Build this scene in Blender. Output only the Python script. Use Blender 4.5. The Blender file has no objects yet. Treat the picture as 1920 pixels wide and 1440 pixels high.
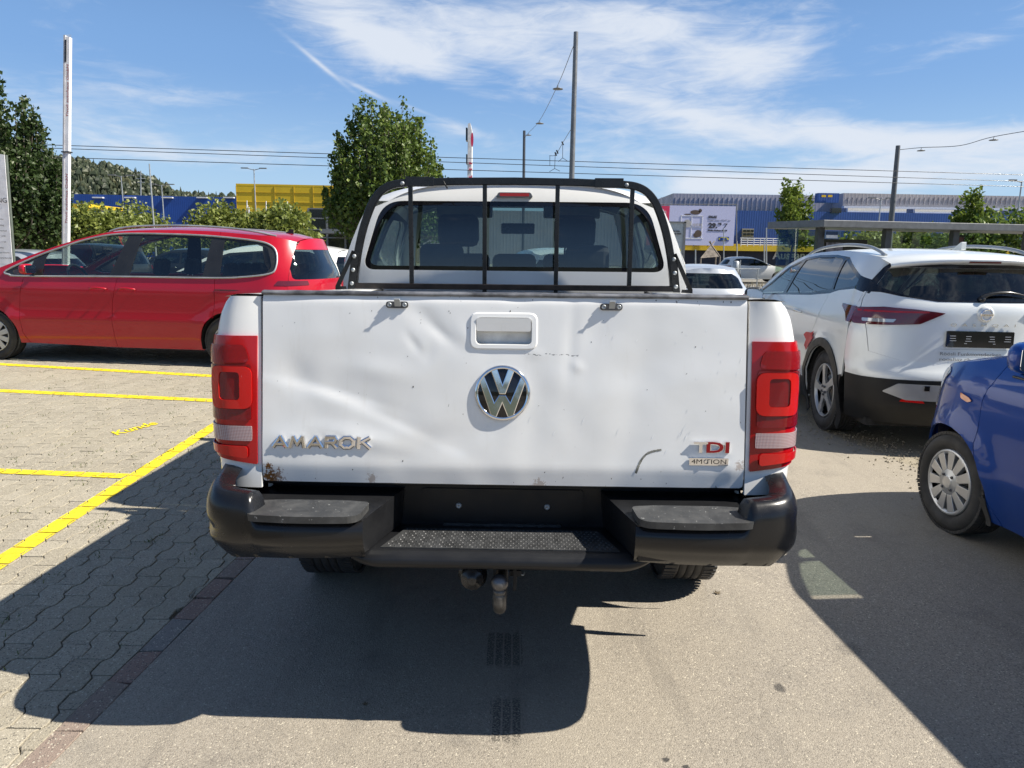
import bpy, bmesh, math, random
from mathutils import Vector, Matrix, geometry, noise
random.seed(7)
sc = bpy.context.scene
COL = sc.collection
R_ = math.radians

# ---------------------------------------------------------------- camera
CAM_H = 1.52; FPX = 1385.0; PITCH = R_(10.0); ROLL = R_(0.85)
_c, _s = math.cos(ROLL), math.sin(ROLL); _cp, _sp = math.cos(PITCH), math.sin(PITCH)
cam_d = bpy.data.cameras.new('camera'); cam = bpy.data.objects.new('camera', cam_d); COL.objects.link(cam)
right = Vector((_c, _s*_sp, _s*_cp)); up = Vector((-_s, _c*_sp, _c*_cp)); fwd = Vector((0, _cp, -_sp))
m = Matrix((right, up, -fwd)).transposed().to_4x4(); m.translation = Vector((0, 0, CAM_H))
cam.matrix_world = m
cam_d.sensor_width = 36.0; cam_d.lens = 36.0*FPX/1920.0
cam_d.clip_start = 0.05; cam_d.clip_end = 6000
sc.camera = cam

# ---------------------------------------------------------------- sun and sky
SUN_DIR = Vector((0.70, -0.105, 0.735)).normalized()      # towards the sun
SUN_EL = math.asin(SUN_DIR.z); SUN_AZ = math.atan2(SUN_DIR.x, SUN_DIR.y)
sl = bpy.data.lights.new('sun', 'SUN'); sl.energy = 5.0; sl.angle = R_(0.5); sl.color = (1.0, 0.94, 0.84)
sun = bpy.data.objects.new('sun', sl); COL.objects.link(sun)
sun.rotation_euler = SUN_DIR.to_track_quat('Z', 'Y').to_euler()

def at(px, py, Y):
    """world point on the vertical plane y = Y that the photograph shows at pixel (px, py)"""
    u = (px-960)/FPX; v = -(py-720)/FPX
    d = right*u + up*v + fwd
    t = Y/d.y
    return Vector((d.x*t, Y, CAM_H + d.z*t))
def gnd(px, py, z=0.0):
    u = (px-960)/FPX; v = -(py-720)/FPX
    d = right*u + up*v + fwd
    t = (z-CAM_H)/d.z
    return Vector((d.x*t, d.y*t, z))

world = bpy.data.worlds.new('World'); sc.world = world; world.use_nodes = True
wn = world.node_tree; wn.nodes.clear(); WL = wn.links.new
def wnode(t, **k):
    n = wn.nodes.new(t)
    for a, b in k.items(): setattr(n, a, b)
    return n
w_out = wnode('ShaderNodeOutputWorld'); w_bg = wnode('ShaderNodeBackground'); WL(w_bg.outputs[0], w_out.inputs[0])
w_bg.inputs['Strength'].default_value = 0.125
sky = wnode('ShaderNodeTexSky', sky_type='NISHITA', sun_disc=False)
sky.sun_elevation = SUN_EL; sky.sun_rotation = SUN_AZ; sky.air_density = 1.15; sky.dust_density = 0.35; sky.ozone_density = 2.2; sky.altitude = 400
w_tc = wnode('ShaderNodeTexCoord')
def wmath(op, a, b=None, clamp=False):
    n = wnode('ShaderNodeMath', operation=op); n.use_clamp = clamp
    for i, q in enumerate((a, b)):
        if q is None: continue
        if isinstance(q, (int, float)): n.inputs[i].default_value = q
        else: WL(q, n.inputs[i])
    return n.outputs[0]
w_sep = wnode('ShaderNodeSeparateXYZ'); WL(w_tc.outputs['Generated'], w_sep.inputs[0])
zc = wmath('MAXIMUM', w_sep.outputs[2], 0.015)
# cloud layer: direction projected on a plane high above the ground
zc2 = wmath('ADD', zc, 0.10)
cx = wmath('DIVIDE', w_sep.outputs[0], zc2); cy = wmath('DIVIDE', w_sep.outputs[1], zc2)
w_cmb = wnode('ShaderNodeCombineXYZ'); WL(cx, w_cmb.inputs[0]); WL(cy, w_cmb.inputs[1])
def wnoise(vec, scale, detail, rough, dist, rotz=0, sx=1, sy=1, loc=(0, 0, 0)):
    mp = wnode('ShaderNodeMapping'); WL(vec, mp.inputs[0])
    mp.inputs['Rotation'].default_value = (0, 0, rotz); mp.inputs['Scale'].default_value = (sx, sy, 1); mp.inputs['Location'].default_value = loc
    n = wnode('ShaderNodeTexNoise'); WL(mp.outputs[0], n.inputs['Vector'])
    n.inputs['Scale'].default_value = scale; n.inputs['Detail'].default_value = detail
    n.inputs['Roughness'].default_value = rough; n.inputs['Distortion'].default_value = dist
    return n.outputs['Fac']
def wramp(x, a, b, c=0.0, d=1.0):
    n = wnode('ShaderNodeMapRange'); n.interpolation_type = 'SMOOTHSTEP'
    WL(x, n.inputs[0]); n.inputs[1].default_value = a; n.inputs[2].default_value = b; n.inputs[3].default_value = c; n.inputs[4].default_value = d
    return n.outputs[0]
def dirspot(px, py, rx, ry, rot=0.0):
    """soft elliptical mask round the direction of a cloud bank (unit directions of the world)"""
    u = (px-960)/FPX; v = -(py-720)/FPX
    d = (right*u + up*v + fwd).normalized()
    hx = Vector((d.y, -d.x, 0)).normalized(); hz = hx.cross(d)
    a = hx*math.cos(rot)+hz*math.sin(rot); b = hz*math.cos(rot)-hx*math.sin(rot)
    def dot(vec, r, o):
        n = wnode('ShaderNodeVectorMath', operation='DOT_PRODUCT'); WL(w_tc.outputs['Generated'], n.inputs[0]); n.inputs[1].default_value = vec
        return wmath('DIVIDE', wmath('SUBTRACT', n.outputs['Value'], o), r)
    p = dot(a, rx/FPX, d.dot(a)); q = dot(b, ry/FPX, d.dot(b))
    r2 = wmath('ADD', wmath('MULTIPLY', p, p), wmath('MULTIPLY', q, q))
    g = wmath('POWER', 2.718, wmath('MULTIPLY', r2, -1.0))
    n = wnode('ShaderNodeVectorMath', operation='DOT_PRODUCT'); WL(w_tc.outputs['Generated'], n.inputs[0]); n.inputs[1].default_value = d
    return wmath('MULTIPLY', g, wmath('GREATER_THAN', n.outputs['Value'], 0.0))
# noise in a frame stretched along the high wind (azimuth, elevation): wisps
az = wmath('ARCTAN2', w_sep.outputs[0], w_sep.outputs[1])
w_c2 = wnode('ShaderNodeCombineXYZ'); WL(az, w_c2.inputs[0]); WL(w_sep.outputs[2], w_c2.inputs[1])
fine = wnoise(w_c2.outputs[0], 4.2, 10, 0.60, 0.55, R_(14), 1.0, 3.4, (3.1, 1.7, 0))
wisp = wnoise(w_c2.outputs[0], 13.0, 8, 0.62, 1.2, R_(-22), 1.0, 4.5, (1.1, 7.7, 0))
soft = wnoise(w_c2.outputs[0], 2.0, 4, 0.5, 0.3, R_(15), 1, 2.0, (0.3, 5.0, 0))
banks = None
for args in [(650, 20, 150, 60, R_(-14), .95), (780, 110, 120, 26, R_(-20), .8), (900, 60, 160, 40, R_(-22), .6), (1210, 70, 230, 75, R_(-2), .95), (1400, 115, 120, 45, R_(10), .55), (1050, 25, 200, 40, 0, .5),
             (1400, 235, 250, 34, R_(-5), 1.05), (1650, 262, 210, 26, R_(-3), .95), (1150, 300, 260, 34, R_(-4), .75), (1420, 345, 120, 22, 0, .8), (1700, 330, 330, 26, R_(2), 1.1), (860, 240, 60, 12, R_(-14), .9),
             (1850, 70, 150, 16, R_(16), .45), (1230, 195, 170, 14, R_(-16), .5), (300, 150, 150, 26, R_(-16), .32), (180, 225, 130, 40, R_(-8), .30), (560, 290, 200, 26, R_(0), .55), (250, 285, 160, 20, 0, .35),
             (1320, 345, 60, 18, R_(10), .7), (-500, 100, 400, 90, 0, .6), (2500, 250, 400, 80, 0, .8)]:
    g = wmath('MULTIPLY', dirspot(*args[:5]), args[5])
    banks = g if banks is None else wmath('ADD', banks, g)
up_ = wramp(w_sep.outputs[2], .42, .75, 0, .28)           # scattered wisps overhead and behind
dens = wmath('ADD', wmath('ADD', wmath('MULTIPLY', banks, 0.72), up_), wmath('MULTIPLY', wmath('SUBTRACT', fine, 0.5), 1.9))
dens = wmath('ADD', dens, wmath('MULTIPLY', wmath('SUBTRACT', wisp, 0.5), 0.9))
dens = wmath('ADD', dens, wmath('MULTIPLY', wmath('SUBTRACT', soft, 0.5), 0.4))
cl = wramp(dens, 0.10, 1.10)
# contrail
trail = None
for (x0, y0, x1, y1, w, k) in [(556, 88, 640, 150, 4.5, .8), (640, 150, 735, 190, 4.5, .62), (735, 190, 815, 216, 3.5, .4)]:
    L = math.hypot(x1-x0, y1-y0); g = wmath('MULTIPLY', dirspot((x0+x1)/2, (y0+y1)/2, L*.44, w*.8, -math.atan2(y1-y0, x1-x0)), k)
    trail = g if trail is None else wmath('ADD', trail, g)
cl = wmath('ADD', cl, wmath('MULTIPLY', trail, wramp(fine, .3, .62, .55, 1.0)), clamp=True)
cl = wmath('MULTIPLY', cl, wramp(w_sep.outputs[2], -0.01, 0.03))
cl = wmath('MULTIPLY', cl, 0.92)
# clear late summer blue: the Nishita sky graded towards the deeper blue of the photograph, same on every side
el = w_sep.outputs[2]
w_cr = wnode('ShaderNodeValToRGB'); WL(wramp(el, 0.0, 1.0), w_cr.inputs[0])
WL(el, w_cr.inputs[0])
cr = w_cr.color_ramp; cr.interpolation = 'EASE'
for i, (pos, c) in enumerate([(0.0, (1.75, 2.55, 3.55)), (.08, (1.35, 2.2, 3.4)), (.22, (.72, 1.50, 3.0)), (.45, (.30, .68, 1.6)), (1.0, (.15, .34, .80))]):
    e = cr.elements[i] if i < 2 else cr.elements.new(pos)
    e.position = pos; e.color = (c[0], c[1], c[2], 1)
w_g = wnode('ShaderNodeMix', data_type='RGBA'); w_g.inputs[0].default_value = .82; WL(sky.outputs[0], w_g.inputs[6]); WL(w_cr.outputs[0], w_g.inputs[7])
w_mix = wnode('ShaderNodeMix', data_type='RGBA'); WL(cl, w_mix.inputs[0]); WL(w_g.outputs[2], w_mix.inputs[6])
w_mix.inputs[7].default_value = (3.5, 3.75, 4.15, 1)
WL(w_mix.outputs[2], w_bg.inputs['Color'])

vs = sc.view_settings; vs.view_transform = 'Standard'; vs.look = 'None'; vs.gamma = 1.0; vs.exposure = 0.82; vs.use_curve_mapping = False
cy_ = sc.cycles
cy_.max_bounces = 8; cy_.transparent_max_bounces = 24; cy_.diffuse_bounces = 3; cy_.glossy_bounces = 4; cy_.transmission_bounces = 6

# ---------------------------------------------------------------- tagging and linking
def tag(o, label=None, cat=None, group=None, kind=None):
    if label: o['label'] = label
    if cat: o['category'] = cat
    if group: o['group'] = group
    if kind: o['kind'] = kind
    return o
def thing(name, label, cat, loc=(0, 0, 0), rz=0.0, group=None, rx=0.0, ry=0.0):
    o = bpy.data.objects.new(name, None); COL.objects.link(o); o.empty_display_size = .1
    o.location = loc; o.rotation_euler = (rx, ry, rz)
    return tag(o, label, cat, group)
def copy_tree(o, parent=None):
    c = o.copy(); COL.objects.link(c); c.parent = parent
    for ch in list(o.children): copy_tree(ch, c)
    return c

class MB:
    """collects faces; build() links them as one mesh object"""
    def __init__(s): s.v = []; s.f = []; s.sm = []; s.mi = []
    def add(s, vs, fs, smooth=False, mi=0):
        b = len(s.v); s.v += [tuple(p) for p in vs]
        s.f += [tuple(b+i for i in f) for f in fs]; s.sm += [smooth]*len(fs); s.mi += [mi]*len(fs); return s
    def box(s, x0, y0, z0, x1, y1, z1, M=None, mi=0):
        vs = [Vector(p) for p in ((x0, y0, z0), (x1, y0, z0), (x1, y1, z0), (x0, y1, z0), (x0, y0, z1), (x1, y0, z1), (x1, y1, z1), (x0, y1, z1))]
        if M: vs = [M @ p for p in vs]
        return s.add(vs, [(0, 3, 2, 1), (4, 5, 6, 7), (0, 1, 5, 4), (1, 2, 6, 5), (2, 3, 7, 6), (3, 0, 4, 7)], False, mi)
    def prism(s, pts, M, depth, smooth=False, mi=0, cap=True):
        """pts 2D polygon in local xy of M, extruded along local z from 0 to depth"""
        n = len(pts)
        a = [M @ Vector((p[0], p[1], 0)) for p in pts]; b = [M @ Vector((p[0], p[1], depth)) for p in pts]
        s.add(a+b, [(i, (i+1) % n, n+(i+1) % n, n+i) for i in range(n)], smooth, mi)
        if cap:
            s.add(a, [tuple(reversed(range(n)))], False, mi); s.add(b, [tuple(range(n))], False, mi)
        return s
    def tube(s, path, r, n=8, closed=False, cap=True, smooth=True, flat=None, upv=None, mi=0):
        """sweep a circle (or flat=(w,h) rectangle) along path"""
        P = [Vector(p) for p in path]; m_ = len(P); rings = []
        prev = None
        for i, p in enumerate(P):
            if closed: t = P[(i+1) % m_]-P[i-1]
            else: t = P[min(i+1, m_-1)]-P[max(i-1, 0)]
            t.normalize()
            if upv is not None: a = Vector(upv)
            elif prev is None: a = Vector((0, 0, 1)) if abs(t.z) < .9 else Vector((1, 0, 0))
            else: a = prev
            b = t.cross(a); b.normalize(); a = b.cross(t); a.normalize(); prev = a
            rr = r[i] if isinstance(r, (list, tuple)) else r
            if flat: 
                w, h = flat
                rings.append([p+b*x*w/2+a*y*h/2 for x, y in ((-1, -1), (1, -1), (1, 1), (-1, 1))])
            else: rings.append([p+(b*math.cos(2*math.pi*k/n)+a*math.sin(2*math.pi*k/n))*rr for k in range(n)])
        k = len(rings[0]); vs = [q for r_ in rings for q in r_]
        fs = []
        for i in range(m_ if closed else m_-1):
            j = (i+1) % m_
            for q in range(k): fs.append((i*k+q, j*k+q, j*k+(q+1) % k, i*k+(q+1) % k))
        if flat: smooth = False
        s.add(vs, fs, smooth, mi)
        if cap and not closed:
            s.add(rings[0], [tuple(range(k))], False, mi); s.add(rings[-1], [tuple(reversed(range(k)))], False, mi)
        return s
    def lathe(s, prof, M, n=32, smooth=True, mi=0, a0=0, a1=2*math.pi):
        """prof list of (r, h): revolve round local z of M"""
        full = abs(a1-a0-2*math.pi) < 1e-6; k = n if full else n+1; vs = []
        for i in range(k):
            a = a0+(a1-a0)*i/n
            for r, h in prof: vs.append(M @ Vector((r*math.cos(a), r*math.sin(a), h)))
        L = len(prof); fs = []
        for i in range(n):
            j = (i+1) % k if full else i+1
            for q in range(L-1): fs.append((i*L+q, j*L+q, j*L+q+1, i*L+q+1))
        return s.add(vs, fs, smooth, mi)
    def sphere(s, c, r, n=12, sc_=(1, 1, 1), mi=0):
        M = Matrix.Translation(c) @ Matrix.Diagonal((sc_[0], sc_[1], sc_[2], 1))
        return s.lathe([(max(1e-5, r*math.sin(math.pi*i/n)), -r*math.cos(math.pi*i/n)) for i in range(n+1)], M, n*2, True, mi)
    def grid(s, fn, nu, nv, smooth=True, mi=0):
        vs = [fn(i/nu, j/nv) for i in range(nu+1) for j in range(nv+1)]
        fs = [(i*(nv+1)+j, (i+1)*(nv+1)+j, (i+1)*(nv+1)+j+1, i*(nv+1)+j+1) for i in range(nu) for j in range(nv)]
        return s.add(vs, fs, smooth, mi)
    def build(s, name, mat, parent=None, weld=0.0, bevel=0.0, M=None, recalc=True):
        used = sorted({i for f in s.f for i in f})
        if len(used) < len(s.v):
            rm = {i: k for k, i in enumerate(used)}; s.v = [s.v[i] for i in used]; s.f = [tuple(rm[i] for i in f) for f in s.f]
        me = bpy.data.meshes.new(name)
        me.from_pydata([tuple(M @ Vector(p)) if M else p for p in s.v], [], s.f)
        me.polygons.foreach_set('use_smooth', s.sm)
        mats = mat if isinstance(mat, (list, tuple)) else [mat]
        for m__ in mats: me.materials.append(m__)
        if len(mats) > 1: me.polygons.foreach_set('material_index', s.mi)
        if weld > 0 or bevel > 0 or recalc:
            bm = bmesh.new(); bm.from_mesh(me)
            if weld > 0: bmesh.ops.remove_doubles(bm, verts=bm.verts, dist=weld)
            if recalc: bmesh.ops.recalc_face_normals(bm, faces=bm.faces)
            bm.to_mesh(me); bm.free()
        o = bpy.data.objects.new(name, me); COL.objects.link(o)
        if parent: o.parent = parent
        if bevel > 0:
            b = o.modifiers.new('bevel', 'BEVEL'); b.width = bevel; b.segments = 2; b.limit_method = 'ANGLE'; b.angle_limit = R_(35)
            b.harden_normals = False
        return o

# ---------------------------------------------------------------- 2D helpers
def spl(pts, n=6, closed=False):
    """Catmull-Rom through pts"""
    P = [Vector(p) for p in pts]; out = []; m_ = len(P)
    rng = range(m_) if closed else range(m_-1)
    for i in rng:
        p0 = P[(i-1) % m_] if closed or i > 0 else P[0]*2-P[1]
        p1 = P[i]; p2 = P[(i+1) % m_]
        p3 = P[(i+2) % m_] if closed or i+2 < m_ else P[-1]*2-P[-2]
        for k in range(n):
            t = k/n
            out.append(0.5*((2*p1)+(p2-p0)*t+(2*p0-5*p1+4*p2-p3)*t*t+(3*p1-p0-3*p2+p3)*t**3))
    if not closed: out.append(P[-1])
    return out
def rpoly(pts, r, n=5):
    """polygon with rounded corners; r number or list"""
    out = []; m_ = len(pts)
    for i in range(m_):
        p = Vector(pts[i][:2]); a = Vector(pts[i-1][:2]); b = Vector(pts[(i+1) % m_][:2])
        rr = r[i] if isinstance(r, (list, tuple)) else r
        if rr <= 0: out.append(p); continue
        da = (a-p); db = (b-p); la, lb = da.length, db.length; da.normalize(); db.normalize()
        rr = min(rr, la*.49, lb*.49)
        for k in range(n+1):
            t = k/n
            out.append((p+da*rr)*(1-t)**2+p*2*t*(1-t)+(p+db*rr)*t*t)
    return out
def rrect(x0, z0, x1, z1, r, n=5): return rpoly([(x0, z0), (x1, z0), (x1, z1), (x0, z1)], r, n)
def dens_(pts, step):
    out = []; m_ = len(pts)
    for i in range(m_):
        a = Vector(pts[i]); b = Vector(pts[(i+1) % m_]); k = max(1, int(math.ceil((b-a).length/step)))
        for q in range(k): out.append(a+(b-a)*(q/k))
    return out
def inside(p, poly):
    x, y = p; c = False; n = len(poly); j = n-1
    for i in range(n):
        xi, yi = poly[i]; xj, yj = poly[j]
        if (yi > y) != (yj > y) and x < (xj-xi)*(y-yi)/(yj-yi)+xi: c = not c
        j = i
    return c
def interp(tab, x, smooth=True):
    if x <= tab[0][0]: return tab[0][1]
    for (a, p), (b, q) in zip(tab, tab[1:]):
        if x <= b:
            t = (x-a)/(b-a)
            if smooth: t = t*t*(3-2*t)*.5+t*.5
            return p+(q-p)*t
    return tab[-1][1]
def crv(pts):
    """monotone-ish smooth function through points (cubic Hermite)"""
    X = [p[0] for p in pts]; Y = [p[1] for p in pts]; n = len(X)
    d = [(Y[i+1]-Y[i])/(X[i+1]-X[i]) for i in range(n-1)]
    mm = [d[0]]+[0 if d[i-1]*d[i] <= 0 else 2*d[i-1]*d[i]/(d[i-1]+d[i]) for i in range(1, n-1)]+[d[-1]]
    def f(x):
        if x <= X[0]: return Y[0]
        if x >= X[-1]: return Y[-1]
        i = 0
        while x > X[i+1]: i += 1
        h = X[i+1]-X[i]; t = (x-X[i])/h
        return (2*t**3-3*t*t+1)*Y[i]+(t**3-2*t*t+t)*h*mm[i]+(-2*t**3+3*t*t)*Y[i+1]+(t**3-t*t)*h*mm[i+1]
    return f
def cdt_patch(outline, holes, step, fn, rim=0.0, mb=None, mi=0, off=0.0):
    """triangulate a 2D region and map it with fn(a, b, off) -> Vector; rim folds the borders inwards"""
    mb = mb or MB()
    O = [tuple(p[:2]) for p in dens_([Vector(p[:2]) for p in outline], step)]
    Hs = [[tuple(p[:2]) for p in dens_([Vector(p[:2]) for p in h], step)] for h in holes]
    xs = [p[0] for p in O]; ys = [p[1] for p in O]
    loops = [O]+Hs; V2 = []; E = []
    cell = {}
    for lp in loops:
        b = len(V2); V2 += [Vector(p) for p in lp]; n = len(lp); E += [(b+i, b+(i+1) % n) for i in range(n)]
        for p in lp: cell.setdefault((int(p[0]//step), int(p[1]//step)), []).append(p)
    nx = int((max(xs)-min(xs))/step)+1; ny = int((max(ys)-min(ys))/step)+1
    for i in range(nx+1):
        for j in range(ny+1):
            p = (min(xs)+i*step+(step*.5 if j % 2 else 0)*0, min(ys)+j*step)
            if not inside(p, O) or any(inside(p, h) for h in Hs): continue
            ci, cj = int(p[0]//step), int(p[1]//step); ok = True
            for a in (-1, 0, 1):
                for b in (-1, 0, 1):
                    for q in cell.get((ci+a, cj+b), ()):
                        if (q[0]-p[0])**2+(q[1]-p[1])**2 < (step*.45)**2: ok = False
            if ok: V2.append(Vector(p))
    ov, oe, of, _, _, _ = geometry.delaunay_2d_cdt(V2, E, [], 0, 1e-7)
    fs = []
    for f in of:
        c = ((ov[f[0]][0]+ov[f[1]][0]+ov[f[2]][0])/3, (ov[f[0]][1]+ov[f[1]][1]+ov[f[2]][1])/3)
        if inside(c, O) and not any(inside(c, h) for h in Hs): fs.append(tuple(f))
    mb.add([fn(p[0], p[1], off) for p in ov], fs, True, mi)
    if rim:
        for li, lp in enumerate(loops):
            n = len(lp); a = [fn(p[0], p[1], off) for p in lp]; c = [fn(p[0], p[1], off-rim) for p in lp]
            def keep(i):
                mp = ((lp[i][0]+lp[(i+1) % n][0])/2, (lp[i][1]+lp[(i+1) % n][1])/2)
                return inside(mp, O) if li else not any(inside(mp, h) for h in Hs)
            mb.add(a+c, [(i, (i+1) % n, n+(i+1) % n, n+i) for i in range(n) if keep(i)], False, mi)
    return mb

# ---------------------------------------------------------------- materials
MATS = {}
def nmat(name):
    m_ = bpy.data.materials.new(name); m_.use_nodes = True; MATS[name] = m_
    nt = m_.node_tree; b = nt.nodes['Principled BSDF']
    return m_, nt, b, nt.nodes['Material Output']
def N(nt, t, **k):
    n = nt.nodes.new(t)
    for a, b in k.items(): setattr(n, a, b)
    return n
def setin(node, d):
    for k, v in d.items():
        if isinstance(v, bpy.types.NodeSocket): node.id_data.links.new(v, node.inputs[k])
        else: node.inputs[k].default_value = v
def rgba(c): return (c[0], c[1], c[2], 1.0)
def noi(nt, scale, detail=4, rough=.55, dist=0, vec=None, sc3=None, coord='Object', dim='3D'):
    if vec is None:
        tc = N(nt, 'ShaderNodeTexCoord'); vec = tc.outputs[coord]
    if sc3:
        mp = N(nt, 'ShaderNodeMapping'); nt.links.new(vec, mp.inputs[0]); mp.inputs['Scale'].default_value = sc3; vec = mp.outputs[0]
    n = N(nt, 'ShaderNodeTexNoise'); nt.links.new(vec, n.inputs['Vector'])
    n.inputs['Scale'].default_value = scale; n.inputs['Detail'].default_value = detail; n.inputs['Roughness'].default_value = rough; n.inputs['Distortion'].default_value = dist
    return n.outputs['Fac']
def mrange(nt, x, a, b, c=0., d=1., smooth=True):
    n = N(nt, 'ShaderNodeMapRange'); n.interpolation_type = 'SMOOTHSTEP' if smooth else 'LINEAR'
    nt.links.new(x, n.inputs[0])
    for i, v in enumerate((a, b, c, d)): n.inputs[i+1].default_value = v
    return n.outputs[0]
def mixc(nt, f, a, b, mode='MIX'):
    n = N(nt, 'ShaderNodeMix', data_type='RGBA', blend_type=mode)
    for i, v in ((0, f), (6, a), (7, b)):
        if isinstance(v, bpy.types.NodeSocket): nt.links.new(v, n.inputs[i])
        elif i == 0: n.inputs[0].default_value = v
        else: n.inputs[i].default_value = rgba(v)
    return n.outputs[2]
def mth(nt, op, a, b=None, clamp=False):
    n = N(nt, 'ShaderNodeMath', operation=op); n.use_clamp = clamp
    for i, q in enumerate((a, b)):
        if q is None: continue
        if isinstance(q, (int, float)): n.inputs[i].default_value = q
        else: nt.links.new(q, n.inputs[i])
    return n.outputs[0]
def bump(nt, b, h, strength=.3, dist=.002):
    n = N(nt, 'ShaderNodeBump'); nt.links.new(h, n.inputs['Height']); n.inputs['Strength'].default_value = strength; n.inputs['Distance'].default_value = dist
    nt.links.new(n.outputs[0], b.inputs['Normal']); return n
def simple(name, col, rough=.5, metal=0., var=.12, nscale=6., coat=0., bmp=0., bscale=80., spec=.5, emit=None, estr=1.0):
    """plain material with slight grain and wear in colour and gloss"""
    m_, nt, b, o = nmat(name)
    nf = noi(nt, nscale, 5, .6)
    dark = tuple(c*(1-var) for c in col); lite = tuple(min(1, c*(1+var)) for c in col)
    setin(b, {'Base Color': mixc(nt, mrange(nt, nf, .3, .7), dark, lite), 'Metallic': metal, 'Coat Weight': coat, 'Coat Roughness': .04, 'Specular IOR Level': spec,
              'Roughness': mrange(nt, noi(nt, nscale*2.3, 4), .3, .7, max(0, rough*.85), min(1, rough*1.15))})
    if bmp: bump(nt, b, noi(nt, bscale, 3), bmp, .002)
    if emit: setin(b, {'Emission Color': rgba(emit), 'Emission Strength': estr})
    return m_
def paint(name, col, rough=.32, flake=0.0, dirt=.06, coat=1.0):
    m_, nt, b, o = nmat(name)
    nf = noi(nt, 2.5, 6, .62); tcd = noi(nt, 55, 4, .7)
    spk = mrange(nt, tcd, .62, .74)
    base = mixc(nt, mrange(nt, nf, .35, .75, 0, dirt), col, (.22, .19, .15))
    base = mixc(nt, mth(nt, 'MULTIPLY', spk, dirt*.6), base, (.12, .10, .08))
    setin(b, {'Base Color': base, 'Roughness': rough, 'Metallic': flake, 'Coat Weight': coat*.8, 'Specular IOR Level': .25, 'Coat IOR': 1.42,
              'Coat Roughness': mrange(nt, nf, .3, .8, .015, .09)})
    bump(nt, b, noi(nt, 900, 1), .012, .001)
    return m_
def glass(name, tint, refl=1.0, rough=.01):
    m_, nt, b, o = nmat(name); nt.nodes.remove(b)
    tr = N(nt, 'ShaderNodeBsdfTransparent'); tr.inputs[0].default_value = rgba(tint)
    gl = N(nt, 'ShaderNodeBsdfGlossy'); gl.inputs['Roughness'].default_value = rough; gl.inputs[0].default_value = (refl, refl, refl, 1)
    fr = N(nt, 'ShaderNodeLayerWeight'); fr.inputs['Blend'].default_value = .5
    f2 = mrange(nt, fr.outputs['Facing'], 0, 1, 0, 1, False)
    f3 = mth(nt, 'ADD', mth(nt, 'MULTIPLY', mth(nt, 'POWER', f2, 4.0), .85), .075, True)
    mx = N(nt, 'ShaderNodeMixShader'); nt.links.new(f3, mx.inputs[0]); nt.links.new(tr.outputs[0], mx.inputs[1]); nt.links.new(gl.outputs[0], mx.inputs[2])
    nt.links.new(mx.outputs[0], o.inputs[0]); return m_
def chrome(name, col=(.78, .78, .80), rough=.06):
    m_, nt, b, o = nmat(name)
    setin(b, {'Base Color': rgba(col), 'Metallic': 1.0, 'Roughness': mrange(nt, noi(nt, 30, 4), .3, .8, rough*.6, rough*2)})
    return m_

WHITE = paint('white_paint', (.78, .78, .76), .35, dirt=.05)
RED = paint('red_paint', (.40, .004, .018), .3, 0.0, .015)
BLUE = paint('blue_paint', (.003, .045, .25), .3, .1, .02)
DARKCAR = paint('dark_paint', (.02, .024, .03), .3, 0, .05)
SILVERCAR = paint('silver_paint', (.48, .51, .55), .3, .3, .04)
BLACKPL = simple('black_plastic', (.010, .0105, .012), .42, spec=.35, bmp=.12, bscale=700)
GREYPL = simple('worn_plastic', (.036, .037, .038), .5, var=.35, nscale=18, bmp=.25, bscale=400)
BLACKM = simple('black_painted_steel', (.012, .012, .013), .3, var=.3, nscale=20, bmp=.06, bscale=60)
SATIN = simple('dark_trim', (.02, .021, .023), .25)
GLOSSBLK = simple('gloss_black', (.008, .008, .01), .05, spec=.6)
RUBBER = simple('tyre_rubber', (.036, .035, .034), .75, var=.3, bmp=.2, bscale=120)
UNDER = simple('underbody_black', (.012, .012, .012), .8)
CHROME = chrome('chrome')
ALU = simple('silver_wheel', (.52, .53, .54), .35, .7, var=.06)
STEEL = simple('galvanised_steel', (.38, .40, .41), .45, .5, var=.15)
DSTEEL = simple('dark_steel', (.12, .12, .125), .4, .8, var=.3, nscale=25)
GLASS_D = glass('tinted_glass', (.20, .26, .28))
GLASS_L = glass('clear_car_glass', (.62, .72, .68))
GLASS_M = glass('green_car_glass', (.45, .56, .54))
FABRIC = simple('seat_fabric', (.028, .028, .03), .9, bmp=.3, bscale=300)
INTER = simple('cabin_plastic', (.035, .035, .037), .7)
HEADL = simple('headliner', (.34, .33, .31), .9)
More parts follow.
